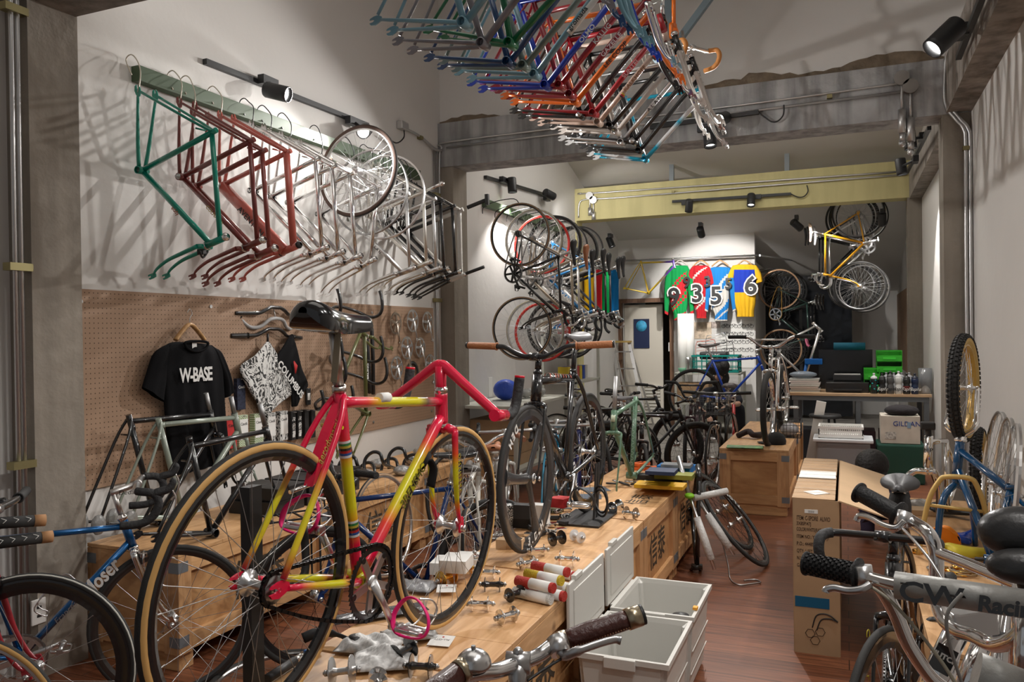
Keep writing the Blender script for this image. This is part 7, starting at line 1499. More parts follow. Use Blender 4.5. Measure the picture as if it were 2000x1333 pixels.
pr = figure('crouching person in black clothes with bushy dark hair, head bowed, at the back', J, E_, Rr, mat((.014, .014, .02), .9, name='black clothes'), o, [('head', hj, he, hr), arm(J['er'], wr), arm(J['el'], wl), hand(wr, (-.4, -.8, -.2), (0, 0, 1)), hand(wl, (.3, -.8, -.2), (0, 0, 1))], [((0, .05, z0 + .06), .15, (1.0, 1, .95)), ((.01, .10, z0 - .08), .12, (1.1, .8, 1.2)), ((-.07, -.02, z0 + .08), .085, (1, 1, 1)), ((.08, -.01, z0 + .09), .085, (1, 1, 1)), ((0.0, .0, z0 + .14), .08, (1.2, 1, .8))])
face(pr, V((0, 0, z0)), f, r, u)
# second person crouching behind the carton: black hair above the flap
hc_ = V(aty(1703, 905, 6.35)); o = V((hc_.x, 6.35, 0)); z0 = hc_.z - .04
J = {'pel': V((.1, -.12, .20)), 'ch': V((.05, -.02, .33)), 'nk': V((.02, .02, z0 - .13)), 'sl': V((-.13, .02, .40)), 'sr': V((.19, .02, .40)), 'el': V((-.16, .20, .28)), 'er': V((.22, .20, .27)), 'kl': V((-.04, .28, .38)), 'al': V((-.03, .05, .08)), 'fl': V((-.04, .22, .05)), 'kr': V((.20, .28, .38)), 'ar': V((.20, .05, .08)), 'fr': V((.2, .22, .05))}
hj, he, hr, f, r, u = headparts((0, .03, z0), (.2, .9, -.5)); wr, wl = V((.12, .42, .22)), V((-.06, .42, .22))
pr = figure('person crouching behind the cardboard carton with only straight black hair showing', J, E_, dict(Rr, pel=.13, ch=.12, sl=.06, sr=.06, kl=.065, kr=.065), mat((.03, .02, .045), .9, name='dark purple clothes'), o, [('head', hj, he, hr), arm(J['er'], wr), arm(J['el'], wl), hand(wr, (0, .8, -.4), (0, 0, 1)), hand(wl, (0, .8, -.4), (0, 0, 1))], [((0, .0, z0 + .03), .115, (1, 1, 1.0)), ((0, -.03, z0 - .06), .10, (1.05, .8, 1.1))])
face(pr, V((0, .03, z0)), f, r, u)
# ================================================================== SMALL PARTS ON THE CRATES
CT = .5605
def hubthing(label, px, py, mt, ax=(1, 0, 0), big=True, L=.042, z=None, group=None, dz=0, holes=True, stand=False):
    h = .036 if big else .027; h = h if not stand else L + .016; c = V(atz(px, py, (z or CT) + h)); c.z += dz; a = V(ax).normalized(); t = thing('wheel_hub', label, 'wheel hub', group=group, loc=c)
    m = MB(); m.smooth = False; fl = .043 if 'dull silver' in label else (.034 if big else .027); m.lathe([(.009, -L), (.010, -L + .006), (.013, -.032), (fl, -.0305), (fl, -.0275), (.013, -.025), (.010, -.012), (.010, .012), (.013, .025), (fl, .0275), (fl, .0305), (.013, .032), (.010, L - .006), (.009, L)], (0, 0, 0), a, 24); m.obj('hub_shell', mt, t)
    q = MB(); q.cyl(-a * (L + .013), a * (L + .013), .0045, 8)
    for s in (-1, 1): q.lathe([(0, 0), (.0095, 0), (.0095, .007), (0, .007)], a * s * (L + .002), a * s, 6)
    q.obj('axle', STEEL if mt is not BLACKP else DALLOY, t)
    up = V((0, 0, 1)) if abs(a.z) < .9 else V((1, 0, 0)); e1 = (up - up.dot(a) * a).normalized(); e2 = a.cross(e1); q = MB()
    for k in range(12):
        an = 2 * math.pi * k / 12; d = (e1 * math.cos(an) + e2 * math.sin(an)) * (fl - .005)
        for s in (-1, 1): q.cyl(d + a * s * .0303, d + a * s * .0309, .0018, 6)
    q.obj('spoke_holes', BLACKM, t); return t
HB_ = 'wheel hubs laid out on the centre crates'
for lab, px, py, mt, ax, big in (('large-flange dull silver hub at the bottom edge of the photo on the nearest crate', 668, 1312, metal(.62, .35), (.75, .3, .1), True),
        ('slim polished silver hub beside the black hubs near the bottom edge', 738, 1328, CHROME, (.5, -.75, .1), False), ('front black large-flange hub with pierced flange near the bottom edge', 788, 1272, BLACKP, (.35, .9, .2), True), ('rear black hub with pierced flange near the bottom edge', 822, 1302, BLACKP, (.9, .25, 0), True),
        ('left silver hub of the pair lying in front of the black hubs', 938, 1180, CHROME, (.9, .3, 0), False), ('right silver hub of the pair lying in front of the black hubs', 990, 1203, CHROME, (.5, .85, 0), False), ('left black hub of the pair in front of the tape rolls', 962, 1142, BLACKP, (.9, .3, 0), False), ('right black hub of the pair in front of the tape rolls', 1006, 1160, BLACKP, (.4, .9, 0), False),
        ('left gold anodised hub seen through the pink front wheel', 872, 1128, GOLD, (.35, .9, .1), True), ('right gold anodised hub seen through the pink front wheel', 905, 1110, GOLD, (.8, .6, .0), True), ('silver hub standing upright right of the gold hubs', 926, 1100, CHROME, (.05, .0, 1), False), ('small silver hub right of the gold hubs behind the gum tyre', 952, 1118, CHROME, (.95, .2, 0), False),
        ('large-flange silver hub with wide flanges in the middle of the second crate', 1108, 1092, CHROME, (1, .15, 0), True), ('black pierced hub behind the wide silver hub', 1088, 1052, BLACKP, (.5, .85, 0), True), ('glossy white hub behind the wide silver hub', 1128, 1048, mat((.7, .7, .7), .25, 0, .8, name='white enamel'), (.8, -.6, 0), False), ('slim silver hub left of the wide silver hub', 1050, 1075, CHROME, (.85, .4, 0), False), ('small silver hub lying in front of the slim one', 1030, 1100, CHROME, (.6, .8, 0), False),
        ('left pierced silver hub by the black floor stand', 1203, 990, CHROME, (.4, .9, .1), True), ('right pierced silver hub by the black floor stand', 1232, 1003, CHROME, (.95, -.3, 0), True)):
    hubthing(lab, px, py, mt, ax, big, group=HB_)
def roll(label, px, py, col, z=0, L=.17, yaw=0., plain=False):
    c = V(atz(px, py, CT + .021 + z)); t = thing('bar_tape_roll', label, 'tape roll', M4.Translation(c) @ M4.Rotation(yaw, 4, 'Z'), 'rolls of bar tape on the second crate')
    MB().cyl((-L / 2, 0, 0), (L / 2, 0, 0), .0195, 16).obj('roll', mat(col, .6, name='roll', bump=.6, bscale=200), t); MB().cyl((-L * .12, 0, 0), (L * .42, 0, 0), .0202, 16).obj('paper_band', PAPER, t)
for lab, px, py, c, z in (('red roll of bar tape with white label, farthest of the laid out rolls', 1075, 1112, (.5, .03, .02), .04), ('red roll under the farthest red roll', 1090, 1120, (.5, .03, .02), 0), ('yellow roll of bar tape lying on top of the middle rolls', 1062, 1128, (.6, .42, .02), .04), ('yellow roll under the upper yellow one', 1080, 1143, (.6, .42, .02), 0), ('red roll of bar tape on top of the front pair', 1045, 1142, (.5, .03, .02), .04), ('red roll under the front red roll', 1066, 1158, (.5, .03, .02), 0), ('white roll of bar tape, nearest of the laid out rolls', 1040, 1164, (.65, .64, .6), 0)):
    roll(lab, px, py, c, z, yaw=-.25)
def bx(label, px, py, d, mt, z=0., yaw=0., name='small_box', cat='box', group=None, txt=None, tc=None, sz=.02, base=CT, bev=.0015):
    c = V(atz(px, py, base + z)); t = thing(name, label, cat, M4.Translation((c.x, c.y, base + z)) @ M4.Rotation(yaw, 4, 'Z'), group); MB().box((0, 0, d[2] / 2), d, bev=bev).obj('carton', mt, t)
    if txt: text(txt, sz, tc or BLACKM, t, tm((0, -d[1] / 2 - .0006, d[2] * .5), (1, 0, 0), (0, 0, 1)), 'box_lettering', ext=.0003)
    return t
for k, (px, py, z) in enumerate(((872, 1120, 0), (915, 1112, 0), (892, 1116, .052))): bx('white parts box, %s, seen through the pink front wheel' % ('left one', 'right one', 'upper one')[k], px, py - 4, (.11, .13, .05), PAPER, z, .2, group='white parts boxes on the crate', txt='PARTS' if 0 else None)
for k in range(6): bx('small brown kraft box with black print, %s of the little stack' % ('bottom left', 'bottom middle', 'bottom right', 'upper left', 'upper middle', 'top')[k], 985 + 16 * (k % 3) - (4 if k > 2 else 0), 1072 - 0 * k, (.045, .05, .045), CARDL, .046 * (k // 3) , .1, group='small kraft boxes', txt='NJS' if k < 3 else None, sz=.014)
for k in range(9):
    bx('black and white printed tape box, %s' % ('front left', 'front middle', 'front right', 'second row left', 'second row middle', 'second row right', 'top left', 'top middle', 'top right')[k], 985 + 34 * (k % 3), (1030, 1012, 1012)[k // 3], (.10, .06, .07), (BWP, BLACKM, PAPER)[k % 3], (0, 0, .071)[k // 3], .1 * (k % 2), group='printed tape boxes')
bx('green chevron box lying near the black bicycle rear wheel', 1082, 1000, (.09, .07, .05), GCH, 0, .3); bx('lower red box behind the green chevron box', 1096, 990, (.1, .08, .055), RB, 0, -.1); bx('upper red box on the lower red one behind the green chevron box', 1094, 990, (.09, .08, .05), RB, .056, -.2)
for k in range(16):
    c = V(atz(1035 + 20 * (k % 4) + 4 * (k // 4), 1050 - 14 * (k // 4) - 3 * (k % 4), CT)); m = MB(); m.box((0, 0, .010 + .0), (.05, .04, .018), M4.Rotation(k * 1.3, 3, 'Z') @ M4.Rotation(.3 * math.sin(k), 3, 'X'), .003); m.cyl((-.03, 0, .012), (.03, .01, .014), .005, 6)
    m.obj('loose_fitting', (CHROME, BLACKM, BWP)[k % 3], label=('chrome', 'black', 'patterned')[k % 3] + ' small bagged fitting in the heap between the boxes and hubs, row ' + ('one', 'two', 'three', 'four')[k // 4] + ', ' + ('leftmost', 'second', 'third', 'rightmost')[k % 4], cat='fitting', group='heap of small fittings on the crate', loc=c + V((0, 0, .004)))
def bag(label, px, py, s, mt, yaw=0., z=0, name='plastic_bag'):
    c = V(atz(px, py, CT + z + .012)); m = MB(); rr = random.Random(int(px))
    ph = [rr.uniform(0, 6) for _ in range(6)]
    for sg in (1, -1): m.grid(lambda u, v: (s[0] * (u - .5), s[1] * (v - .5), sg * s[2] * (math.sin(math.pi * u) * math.sin(math.pi * v)) ** .6 * (.6 + .25 * math.sin(9 * u + ph[0]) * math.sin(7 * v + ph[1]) + .2 * math.sin(17 * u + 11 * v + ph[2])) * (1 if sg > 0 else .3)), 18, 14)
    bmesh.ops.remove_doubles(m.bm, verts=m.bm.verts, dist=1e-5); return m.obj(name, mt, label=label, cat='bag', mw=M4.Translation(c) @ M4.Rotation(yaw, 4, 'Z'))
PRB = mat((.6, .6, .59), .45, name='printed bag', var=.3, vscale=60, bump=.5, bscale=20)
bag('crumpled printed plastic bag nearest the bottom edge on the first crate', 752, 1290, (.20, .16, .05), PRB, .5); bag('crumpled printed plastic bag behind the nearest one', 722, 1262, (.20, .13, .05), PRB, .2); bag('crumpled printed plastic bag under the pink pedal', 800, 1240, (.18, .12, .05), PRB, .7); bag('flat clear bag of parts by the pink front wheel', 812, 1145, (.17, .14, .03), mat((.45, .46, .48), .2, trans=.4, name='clear bag', bump=.8, bscale=25), .1)
def card_(label, px, py, z=.004, yaw=.3, w_=.075, h_=.07):
    c = V(atz(px, py, CT + z)); t = thing('price_card', label, 'card', M4.Translation(c) @ M4.Rotation(yaw, 4, 'Z') @ M4.Rotation(.12, 4, 'X')); MB().box((0, 0, 0), (w_, h_, .0015)).obj('card', PAPER, t); text('ALL-CITY', .013, BLACKM, t, tm((0, .005, .0012), (-1, 0, 0), (0, -1, 0)), 'card_lettering', ext=.0001); MB().ball((.0, .022, .001), .004, 8, (1, 1, .2)).obj('mark', RB, t)
card_('white printed card lying by the gold hubs', 872, 1150, .02, .4); card_('white printed card lying under the pink pedal strap', 862, 1252, .010, .15)
q = bag('long clear sleeve of black rods beside the front crate edge', 742, 1198, (.10, .34, .012), mat((.12, .12, .13), .2, name='black rods in sleeve', bump=.6, bscale=40), -.75)
# black lever pair, pump, tyre at the near left end
c = V(atz(668, 1252, CT + .02)); t = thing('brake_lever_set', 'black plastic lever with clamp on the near crate left of the bags', 'lever', loc=c); MB().tube(cat_rom([(-.13, -.03, 0), (-.09, 0, .015), (-.03, .015, .01), (.03, .01, 0)], 4), [.018] * 4 + [.014] * 4 + [.008] * 5, 10, flat=.6).obj('lever_blade', BLACKM, t); MB().lathe([(0, -.018), (.022, -.018), (.022, .018), (0, .018)], (.045, .01, 0), (0, 0, 1), 16).obj('clamp', BLACKM, t)
A, B = V(atz(520, 1328, CT + .02)), V(atz(622, 1262, CT + .02)); t = thing('hand_pump', 'black and silver tube with blue rings lying at the left end of the near crate', 'pump'); u_ = (B - A)
for a0, a1, r_, m_, nm in ((0, .52, .014, BLACKM, 'grip'), (.52, .72, .012, CHROME, 'barrel'), (.72, .75, .0125, mat((.0, .12, .4), .4), 'blue_ring'), (.75, .88, .012, CHROME, 'barrel'), (.88, 1, .0135, mat((.2, .2, .2), .4), 'tip')): MB().cyl(A + u_ * a0, A + u_ * a1, r_, 12).obj(nm, m_, t)
# far crate goods
G5 = 'stacked boxes on the farthest centre crate'
for k in range(3): bx('yellow flat box, %s of its stack, in front of the green frame' % ('lowest', 'middle', 'top')[k], 1290 + 2 * (k % 2), 952, (.30, .15, .022), mat((.65, .36, .01), .5, name='yellow box'), .023 * k, .02, group=G5)
bx('long black box behind the yellow flat boxes', 1288, 938, (.34, .10, .035), BLACKM, .0, .02, group=G5)
for k in range(3): bx('olive green box with dark print, %s of its stack' % ('lowest', 'middle', 'top')[k], 1318, 934, (.24, .14, .03), mat((.24, .25, .04), .6, name='olive box'), .031 * k, .02, group=G5, txt='SUPRA' if 0 else None)
for k in range(2): bx('bright blue box on the far crate, %s one' % ('lower', 'upper')[k], 1322, 918, (.26 - .05 * k, .15, .035), mat((.0, .18, .55), .5, name='blue box'), .036 * k, -.03, group=G5)
bx('grey plastic case on top of the blue boxes', 1322, 912, (.20, .12, .02), mat((.2, .21, .22), .5), .073, .0, group=G5)
for k in range(8): bx('navy blue tray, %s from the bottom of the tall stack' % ('first', 'second', 'third', 'fourth', 'fifth', 'sixth', 'seventh', 'eighth')[k], 1292 + (k % 2), 925, (.17, .15, .022), mat((.01, .025, .07), .5, name='navy tray'), .023 * k, .04 * (k % 3), group='stack of navy trays')
for k in range(5): bx('orange rubber strap pack, %s of five behind the green frame' % ('first', 'second', 'third', 'fourth', 'fifth')[k], 1242 + 12 * (k % 3), 918 - 8 * (k // 3), (.14, .05, .022), mat((.8, .14, .02), .6, name='orange rubber'), .023 * (k // 3), .3 * k, group='orange strap packs')
for k in range(6):
    c = V(atz(1195 + 12 * k, 945 - 3 * (k % 2), CT + .02)); MB().torus(.035, .006, (0, 0, 0), (.3 * math.sin(k), .2, 1), 20, 6).obj('cable_coil', CHROME if k % 2 else BLACKM, label=('black' if k % 2 == 0 else 'chrome') + ' small cable coil behind the green frame, ' + ('first', 'second', 'third', 'fourth', 'fifth', 'last')[k] + ' from the left', cat='cable coil', group='cable coils on the crate', loc=c)
for k in range(3): bx('flat grey plastic packet lying left of the green frame, %s' % ('front', 'middle', 'rear')[k], 1135 + 14 * k, 985 - 14 * k, (.16, .14, .004), mat((.12, .15, .19), .3, name='grey packet'), 0, .3 * k, group='flat grey packets')
# aisle crate goods
MG = 'magazines on the aisle crate'
for k in range(3): bx('glossy magazine, %s of the pile on the front aisle crate' % ('bottom', 'middle', 'top')[k], 1455, 874, (.30, .16, .006), (RB, mat((.3, .3, .25), .4, name='magazine', var=.8, vscale=12), mat((.10, .25, .08), .35, name='magazine cover', var=1., vscale=14))[k], .0065 * k, .05 * k, group=MG, base=.5605, name='magazine', cat='magazine')
c = V(atz(1514, 870, .5605)); t = thing('cap', 'black cap with curved peak on the front corner of the aisle crate', 'cap', loc=(c.x, c.y + .08, .561)); m = MB(); m.lathe([(.085, 0), (.088, .03), (.075, .075), (.04, .10), (0, .108)], (0, 0, 0), (0, 0, 1), 20); m.obj('crown', mat((.01, .01, .01), .9, name='black twill'), t); m = MB(); m.grid(lambda u, v: (-.07 - .09 * v * math.sin(math.pi * u) ** .6, -.08 + .16 * u, .012 - .004 * v + .006 * math.sin(math.pi * u)), 12, 5); m.grid(lambda u, v: (-.07 - .09 * v * math.sin(math.pi * u) ** .6, -.08 + .16 * u, .009 - .004 * v + .006 * math.sin(math.pi * u)), 12, 5); m.obj('peak', mat((.01, .01, .01), .9, name='black twill'), t)
c = V(atz(1520, 862, .5605)); bs = MB(); X0, X1, Y0, Y1 = c.x - .03, c.x + .18, c.y + .22, c.y + .50
for z in (.566, .62, .68, .72): bs.tube([(X0, Y0, z), (X1, Y0, z), (X1, Y1, z), (X0, Y1, z)], .0028, 4, closed=True)
for i in range(8):
    x = X0 + (X1 - X0) * i / 7; bs.tube([(x, Y0, .72), (x, Y0, .564), (x, Y1, .564), (x, Y1, .72)], .002, 4)
    y = Y0 + (Y1 - Y0) * i / 7; bs.tube([(X0, y, .72), (X0, y, .564), (X1, y, .564), (X1, y, .72)], .002, 4)
bs.obj('wire_basket', BLACKM, label='black wire basket full of clear wrapping on the aisle crate', cat='basket'); m = MB(); m.ball(((X0 + X1) / 2, (Y0 + Y1) / 2, .63), .1, 12, (.85, 1.1, .62)); m.obj('plastic_wrapping', mat((.5, .5, .52), .2, trans=.4, name='wrapping', bump=1, bscale=30), label='crumpled clear wrapping inside the black wire basket', cat='wrapping')
MB().tube(cat_rom([(-.95, 7.75, .58), (-.86, 7.8, .62), (-.80, 7.7, .60), (-.74, 7.85, .59)], 4), .028, 8).obj('bar_bag', mat((.02, .01, .01), .8), label='small black and red bundle behind the cruiser wheel on the aisle crate', cat='bundle')
# ================================================================== PLASTIC TUBS
WPL = mat((.62, .61, .57), .4, name='white tub plastic')
def tubbox(lab, x0, x1, y0, y1, h=.36):
    t = thing('plastic_tub', lab, 'tub', loc=((x0 + x1) / 2, (y0 + y1) / 2, 0), group='white open plastic tubs'); W, L = x1 - x0, y1 - y0; tp = .035; m = MB()
    def ring(z, o): return [m.bm.verts.new(V((sx * (W / 2 - o - .0) * 1, sy * (L / 2 - o), z)) + V((0, 0, 0))) for sx, sy in ((-1, -1), (1, -1), (1, 1), (-1, 1))]
    rs = [ring(.004, tp + .03), ring(.02, tp), ring(h - .02, .012), ring(h - .02, 0), ring(h, 0), ring(h, .014), ring(h - .02, .018), ring(.024, tp + .006)]
    for a, b in zip(rs, rs[1:]):
        for k in range(4): m.face([a[k], a[(k + 1) % 4], b[(k + 1) % 4], b[k]], None, False)
    m.face(rs[0][::-1]); m.face(rs[-1]); es = [e for e in m.bm.edges if abs((e.verts[0].co - e.verts[1].co).z) > .05]; bmesh.ops.bevel(m.bm, geom=es, offset=.02, segments=3, affect='EDGES'); m.obj('tub_shell', WPL, t)
    MB().box((0, -L / 2 - .004, h - .02), (.12, .012, .04), bev=.003).obj('handle', WPL, t); q = MB(); q.box((-W / 2 - .006, 0, h - .012), (.012, L * .8, .02)); q.obj('hinge', WPL, t)
    for z in (.10, .2): q = MB(); q.box((W / 2 - .03 + .026 * (z / h), 0, z), (.004, L * .84, .003)); q.obj('moulded_rib', WPL, t)
    q = MB(); q.box((-W / 2 - .018, 0, h + .125), (.014, L * .98, .25), bev=.005); q.box((-W / 2 - .010, 0, h + .125), (.006, L * .78, .18), bev=.002); q.obj('open_lid', WPL, t, label='raised lid standing against the crates')
    q = MB(); q.box((-W / 2 - .018, -L * .25, h + .255), (.02, .09, .02), bev=.003); q.obj('lid_latch', WPL, t); return t
tubbox('nearest white open plastic tub with its lid raised, clear bags inside', -.965, -.60, 2.86, 3.34); tubbox('second white open plastic tub behind the nearest one, a black roll inside', -.965, -.60, 3.38, 3.86)
t = thing('bar_roll', 'black rounded roll standing inside the second white tub', 'roll', loc=(-.68, 3.50, .034)); m = MB(); m.lathe([(0, 0), (.038, 0), (.045, .05), (.045, .26), (.036, .29), (0, .30)], (0, 0, 0), (0, 0, 1), 18); m.obj('roll', BLACKM, t)
MB().box((-.612, 3.48, .368), (.02, .03, .012), bev=.002).obj('orange_clip', mat((.8, .35, .02), .5), label='tiny orange clip on the rim of the second white tub', cat='clip')
for k, (x, y) in enumerate(((-.86, 2.98), (-.76, 3.06), (-.70, 3.0))):
    m = MB(); m.ball((x, y, .12), .07, 12, (.9, .9, 1.1)); m.obj('plastic_bag', mat((.6, .6, .58), .2, trans=.55, name='clear bag', bump=1, bscale=25), label='crumpled clear bag inside the nearest white tub, %s' % ('left', 'middle', 'right')[k], cat='bag', group='clear bags in the white tub')
MB().box((-.69, 3.0, .17), (.07, .005, .14), M4.Rotation(.5, 3, 'Y')).obj('steel_plate', DALLOY, label='small dark metal plate standing among the bags in the nearest tub', cat='plate')
# ================================================================== LEANING PARTS AT THE END OF THE CENTRE ROW
frameset('black bicycle frame with white lettering leaning upside against the centre crates', pose((-.905, 5.22, .04), (.22, -.74, .63), (-.15, .62, .77)), geo(), BLACKP, fork=False, txt='CAPTUR', tcol=LT, tsz=.04, hs=False)
t = thing('bicycle_fork', 'bare metal fork with lime green cap leaning on the crate end', 'fork'); a, b = V((-1.03, 5.28, .74)), V((-.93, 5.12, .52)); MB().cyl(a, b, .016, 12).obj('steerer', metal(.45, .4), t); MB().ball(b, .032, 12, (1, 1, .6)).obj('green_cap', mat((.25, .6, .03), .5, name='lime plastic'), t)
WRP = mat((.62, .62, .61), .35, name='white foam wrap', bump=.6, bscale=60)
for k, (a, b) in enumerate((((-.93, 5.12, .52), (-.76, 5.0, .10)), ((-.90, 5.2, .50), (-.66, 5.14, .16)))):
    a, b = V(a), V(b); t = thing('wrapped_tube', ('left' if k == 0 else 'right') + ' steel tube padded with white foam leaning by the black frame', 'tube', group='foam wrapped tubes'); MB().cyl(a, b, .011, 10).obj('steel_tube', ALLOY, t); MB().tube([a.lerp(b, .3), a.lerp(b, .6), a.lerp(b, .88)], [.022, .026, .024], 12).obj('foam_sleeve', WRP, t)
MB().tube([(-.91, 5.16, .50), (-.72, 5.3, .53)], .022, 12).obj('foam_roll', WRP, label='white ribbed foam roll lying over the leaning forks', cat='roll')
wu = V((-.43, -.02, .53)).normalized()
for k, (c, lab) in enumerate(((V((-.70, 5.52, .27)), 'black-rimmed wheel with white outlined lettering leaning at the end of the centre crates'), (V((-.84, 5.9, .27)), 'second black-rimmed wheel leaning behind the lettered one'))):
    o = loose_wheel(lab, WS(rim=BLKRIM, kind='v', n=24, sp=mat((.02, .02, .02), .4, .5, name='black spoke')), pose(c + V((0, 0, .0)), (.05, 1, 0), wu)); 
    if k == 0: rm = [x for x in o.children][0]; arc_text('BOLT', .302, rm, .0118, .05, -2.2, LT, 1, -1); arc_text('BOLT', .302, rm, -.0118, .05, .6, LT, -1, -1)
    o.location.z = .278
q = MB(); q.tube(cat_rom([(-.74, 5.2, .22), (-.70, 5.15, .10), (-.68, 5.1, .02), (-.62, 5.02, .012), (-.56, 5.06, .012), (-.50, 5.12, .012), (-.54, 5.16, .012), (-.60, 5.12, .012)], 6), .006, 5, flat=.6); q.obj('chain', DALLOY, label='dark bicycle chain hanging down and coiled on the floorboards', cat='chain')
# ================================================================== LEFT CRATE GOODS
SB = mat((.015, .014, .015), .45, name='black carton')
for k in range(12):
    x, y, z = -3.2 + .16 * (k % 2), 3.72 + .30 * ((k // 2) % 3) + (.02 * k % .05), .5605 + .075 * (k // 6)
    t = thing('parts_box', 'flat black red-lettered box on the left wall crates, %s layer, %s row, %s' % (('bottom', 'top')[k // 6], ('near', 'middle', 'far')[(k // 2) % 3], ('wall side', 'aisle side')[k % 2]), 'box', loc=(x, y, z), group='black boxes on the left crates')
    MB().box((0, 0, .036), (.155, .26, .072), bev=.002).obj('carton', SB, t); text('Supra', .032, mat((.45, .02, .03), .6), t, tm((.0785, 0, .04), (0, 1, 0), (0, 0, 1)), 'box_lettering', ext=.0003)
for k in range(3): wall = MB(); c = V((-3.1 + .06 * k, 4.75 + .22 * k, .62)); t = thing('handlebar', 'black drop handlebar lying on the second left crate, %s' % ('nearest', 'middle', 'farthest')[k], 'handlebar', pose(c, (-.3, .2, 1), (.9, .3, .2)), 'drop handlebars on the left crates'); barset(t, 'drop', BLACKP, BTAPE, M4(), grips=False)
for k in range(8):
    m = MB(); m.ball((0, 0, .035), .06, 10, (1, 1.2, .6)); m.obj('parts_bag', mat((.34, .34, .33), .25, .2, name='bagged parts', var=.6, vscale=30, bump=1, bscale=40), label='clear bag of metal parts on the far left crates, ' + ('nearest', 'second', 'third', 'fourth', 'fifth', 'sixth', 'seventh', 'farthest')[k] + ' in the row', cat='bag', group='bags of parts on the far left crates', loc=(-3.3 + .17 * (k % 3), 4.55 + .22 * k, .5615))
A, B = V(atz(566, 962, .70)), V(atz(612, 945, .72)); MB().tube([A, B], .012, 10).obj('seat_post', CHROME, label='polished seat post lying on the black boxes', cat='seat post')
# loose wheels behind the pink bicycle, between crates
for k, (X, Y) in enumerate(((-2.78, 4.45), (-2.76, 5.35), (-2.75, 6.1))): loose_wheel('spare wheel with dark tyre standing against the left crates, ' + ('nearest', 'middle', 'farthest')[k], WS(n=28, rim=(ALLOY, BLKRIM, ALLOY)[k], gum=(TAN, None, TAN)[k]), pose((X, Y, .336), (.05, 1, 0), (-.12, 0, 1)), 'spare wheels against the left crates')
# ================================================================== RIGHT CRATE GOODS
def blob(label, px, py, s, mt, name, cat, yaw=0., z=TZ, nose=False, prof=None):
    c = V(atz(px, py, z + s[2] * .6)); m = MB(); m.ball((0, 0, 0), 1, 18, s); o = m.obj(name, mt, label=label, cat=cat, mw=M4.Translation((c.x, c.y, z + s[2])) @ M4.Rotation(yaw, 4, 'Z')); return o
def helmetpad(label, px, py, col, yaw, L=.28, tilt=0.):
    """number-plate-like plastic saddle"""
    me = cached(('psad',), lambda: saddle_mesh(.075, nose=.024, L=.27).mesh('saddle', paint(.7, .3, .01))); me = me.copy(); me.materials.clear(); me.materials.append(col)
    c = V(atz(px, py, TZ + .06)); return link(me, 'plastic_saddle', None, label, 'saddle', mw=M4.Translation((c.x, c.y, TZ + .062)) @ M4.Rotation(yaw, 4, 'Z') @ M4.Rotation(tilt, 4, 'X'))
helmetpad('orange plastic saddle standing on the right crate', 1838, 1040, mat((.85, .25, .01), .5, name='orange plastic'), 2.2, tilt=1.1); helmetpad('yellow plastic saddle lying on the right crate', 1900, 1068, mat((.65, .52, .03), .5, name='yellow plastic'), .2); helmetpad('blue glossy saddle beside the yellow one', 1880, 1040, mat((.0, .04, .35), .25, name='blue plastic'), 1.); helmetpad('black saddle lying behind the blue small frame', 1862, 990, BLACKM, -.6)
for k, (px, py, an) in enumerate(((1790, 1078, .3), (1838, 1112, .1), (1868, 1108, -.4))):
    c = V(atz(px, py, TZ + .01)); t = thing('crank_arm', ('gold crank arm lying alone on the right crate', 'gold crank with dark chainring on the right crate', 'second gold crank arm beside the toothed one')[k], 'crank', M4.Translation(c) @ M4.Rotation(an, 4, 'Z') @ M4.Rotation(-math.pi / 2, 4, 'X')); link(crank_l_mesh(GOLD), 'arm', t)
    if k == 1: link(ring_mesh(30, .055, DALLOY), 'chainring', t)
for k in range(5): c = V(atz(1868 + 10 * (k % 3), 1122 - 5 * (k // 3), TZ + .006)); MB().torus(.03 + .004 * k, .004, (0, 0, .002 * k), (0, 0, 1), 24, 6).obj('metal_ring', GOLD if k % 2 else mat((.3, .2, .1), .6), label='thin metal ring in the pile beside the gold cranks, ' + ('smallest', 'second smallest', 'middle-sized', 'second largest', 'largest')[k], cat='ring', group='rings by the gold cranks', loc=c)
bag('clear bag of parts on the far end of the right crate', 1785, 985, (.22, .16, .04), mat((.5, .48, .45), .2, trans=.4, name='clear parts bag', bump=.8, bscale=25), .2, z=TZ - CT); bx('low kraft box on the right crate under the clear bag', 1785, 1003, (.2, .12, .03), CARDL, 0, .1, base=TZ)
c = V(atz(1958, 1112, TZ)) ; t = thing('warning_card', 'white card with a red no-touching sign on the right crate', 'card', M4.Translation((c.x + .0, c.y - .15, TZ + .002)) @ M4.Rotation(.25, 4, 'Z')); MB().box((0, 0, .065), (.10, .004, .13), bev=.001).obj('card', PAPER, t); RS = mat((.55, .01, .02), .6, name='sign red'); MB().torus(.034, .0045, (0, -.003, .08), (0, 1, 0), 30, 4).bar((-.024, -.003, .104), (.024, -.003, .056), .008, .001, side=(0, 1, 0)).obj('prohibition_ring', RS, t)
q = MB(); q.box((0, -.0025, .075), (.022, .001, .02))
for i in range(4): q.box((-.0085 + .0058 * i, -.0025, .093), (.004, .001, .022))
q.obj('hand_symbol', BLACKM, t); text('DON\'T TOUCH', .011, BLACKM, t, tm((0, -.0028, .025), (1, 0, 0), (0, 0, 1)), 'card_lettering', ext=.0002)
c = V(aty(1843, 1270, 3.0)); 
for k, (x, z, w_, h_) in enumerate(((.30, .28, .12, .15), (.335, .20, .11, .16))): t = thing('delivery_note', ('left' if k == 0 else 'lower right') + ' paper note taped to the end of the near right crate', 'paper', loc=(x + .13, 2.945 - .002 * k, z)); MB().box((0, 0, 0), (w_, .001, h_)).obj('sheet', PAPER, t); text('|||| |||', .03, BLACKM, t, tm((0, -.0012, -.03), (1, 0, 0), (0, 0, 1)), 'barcode', ext=.0001)
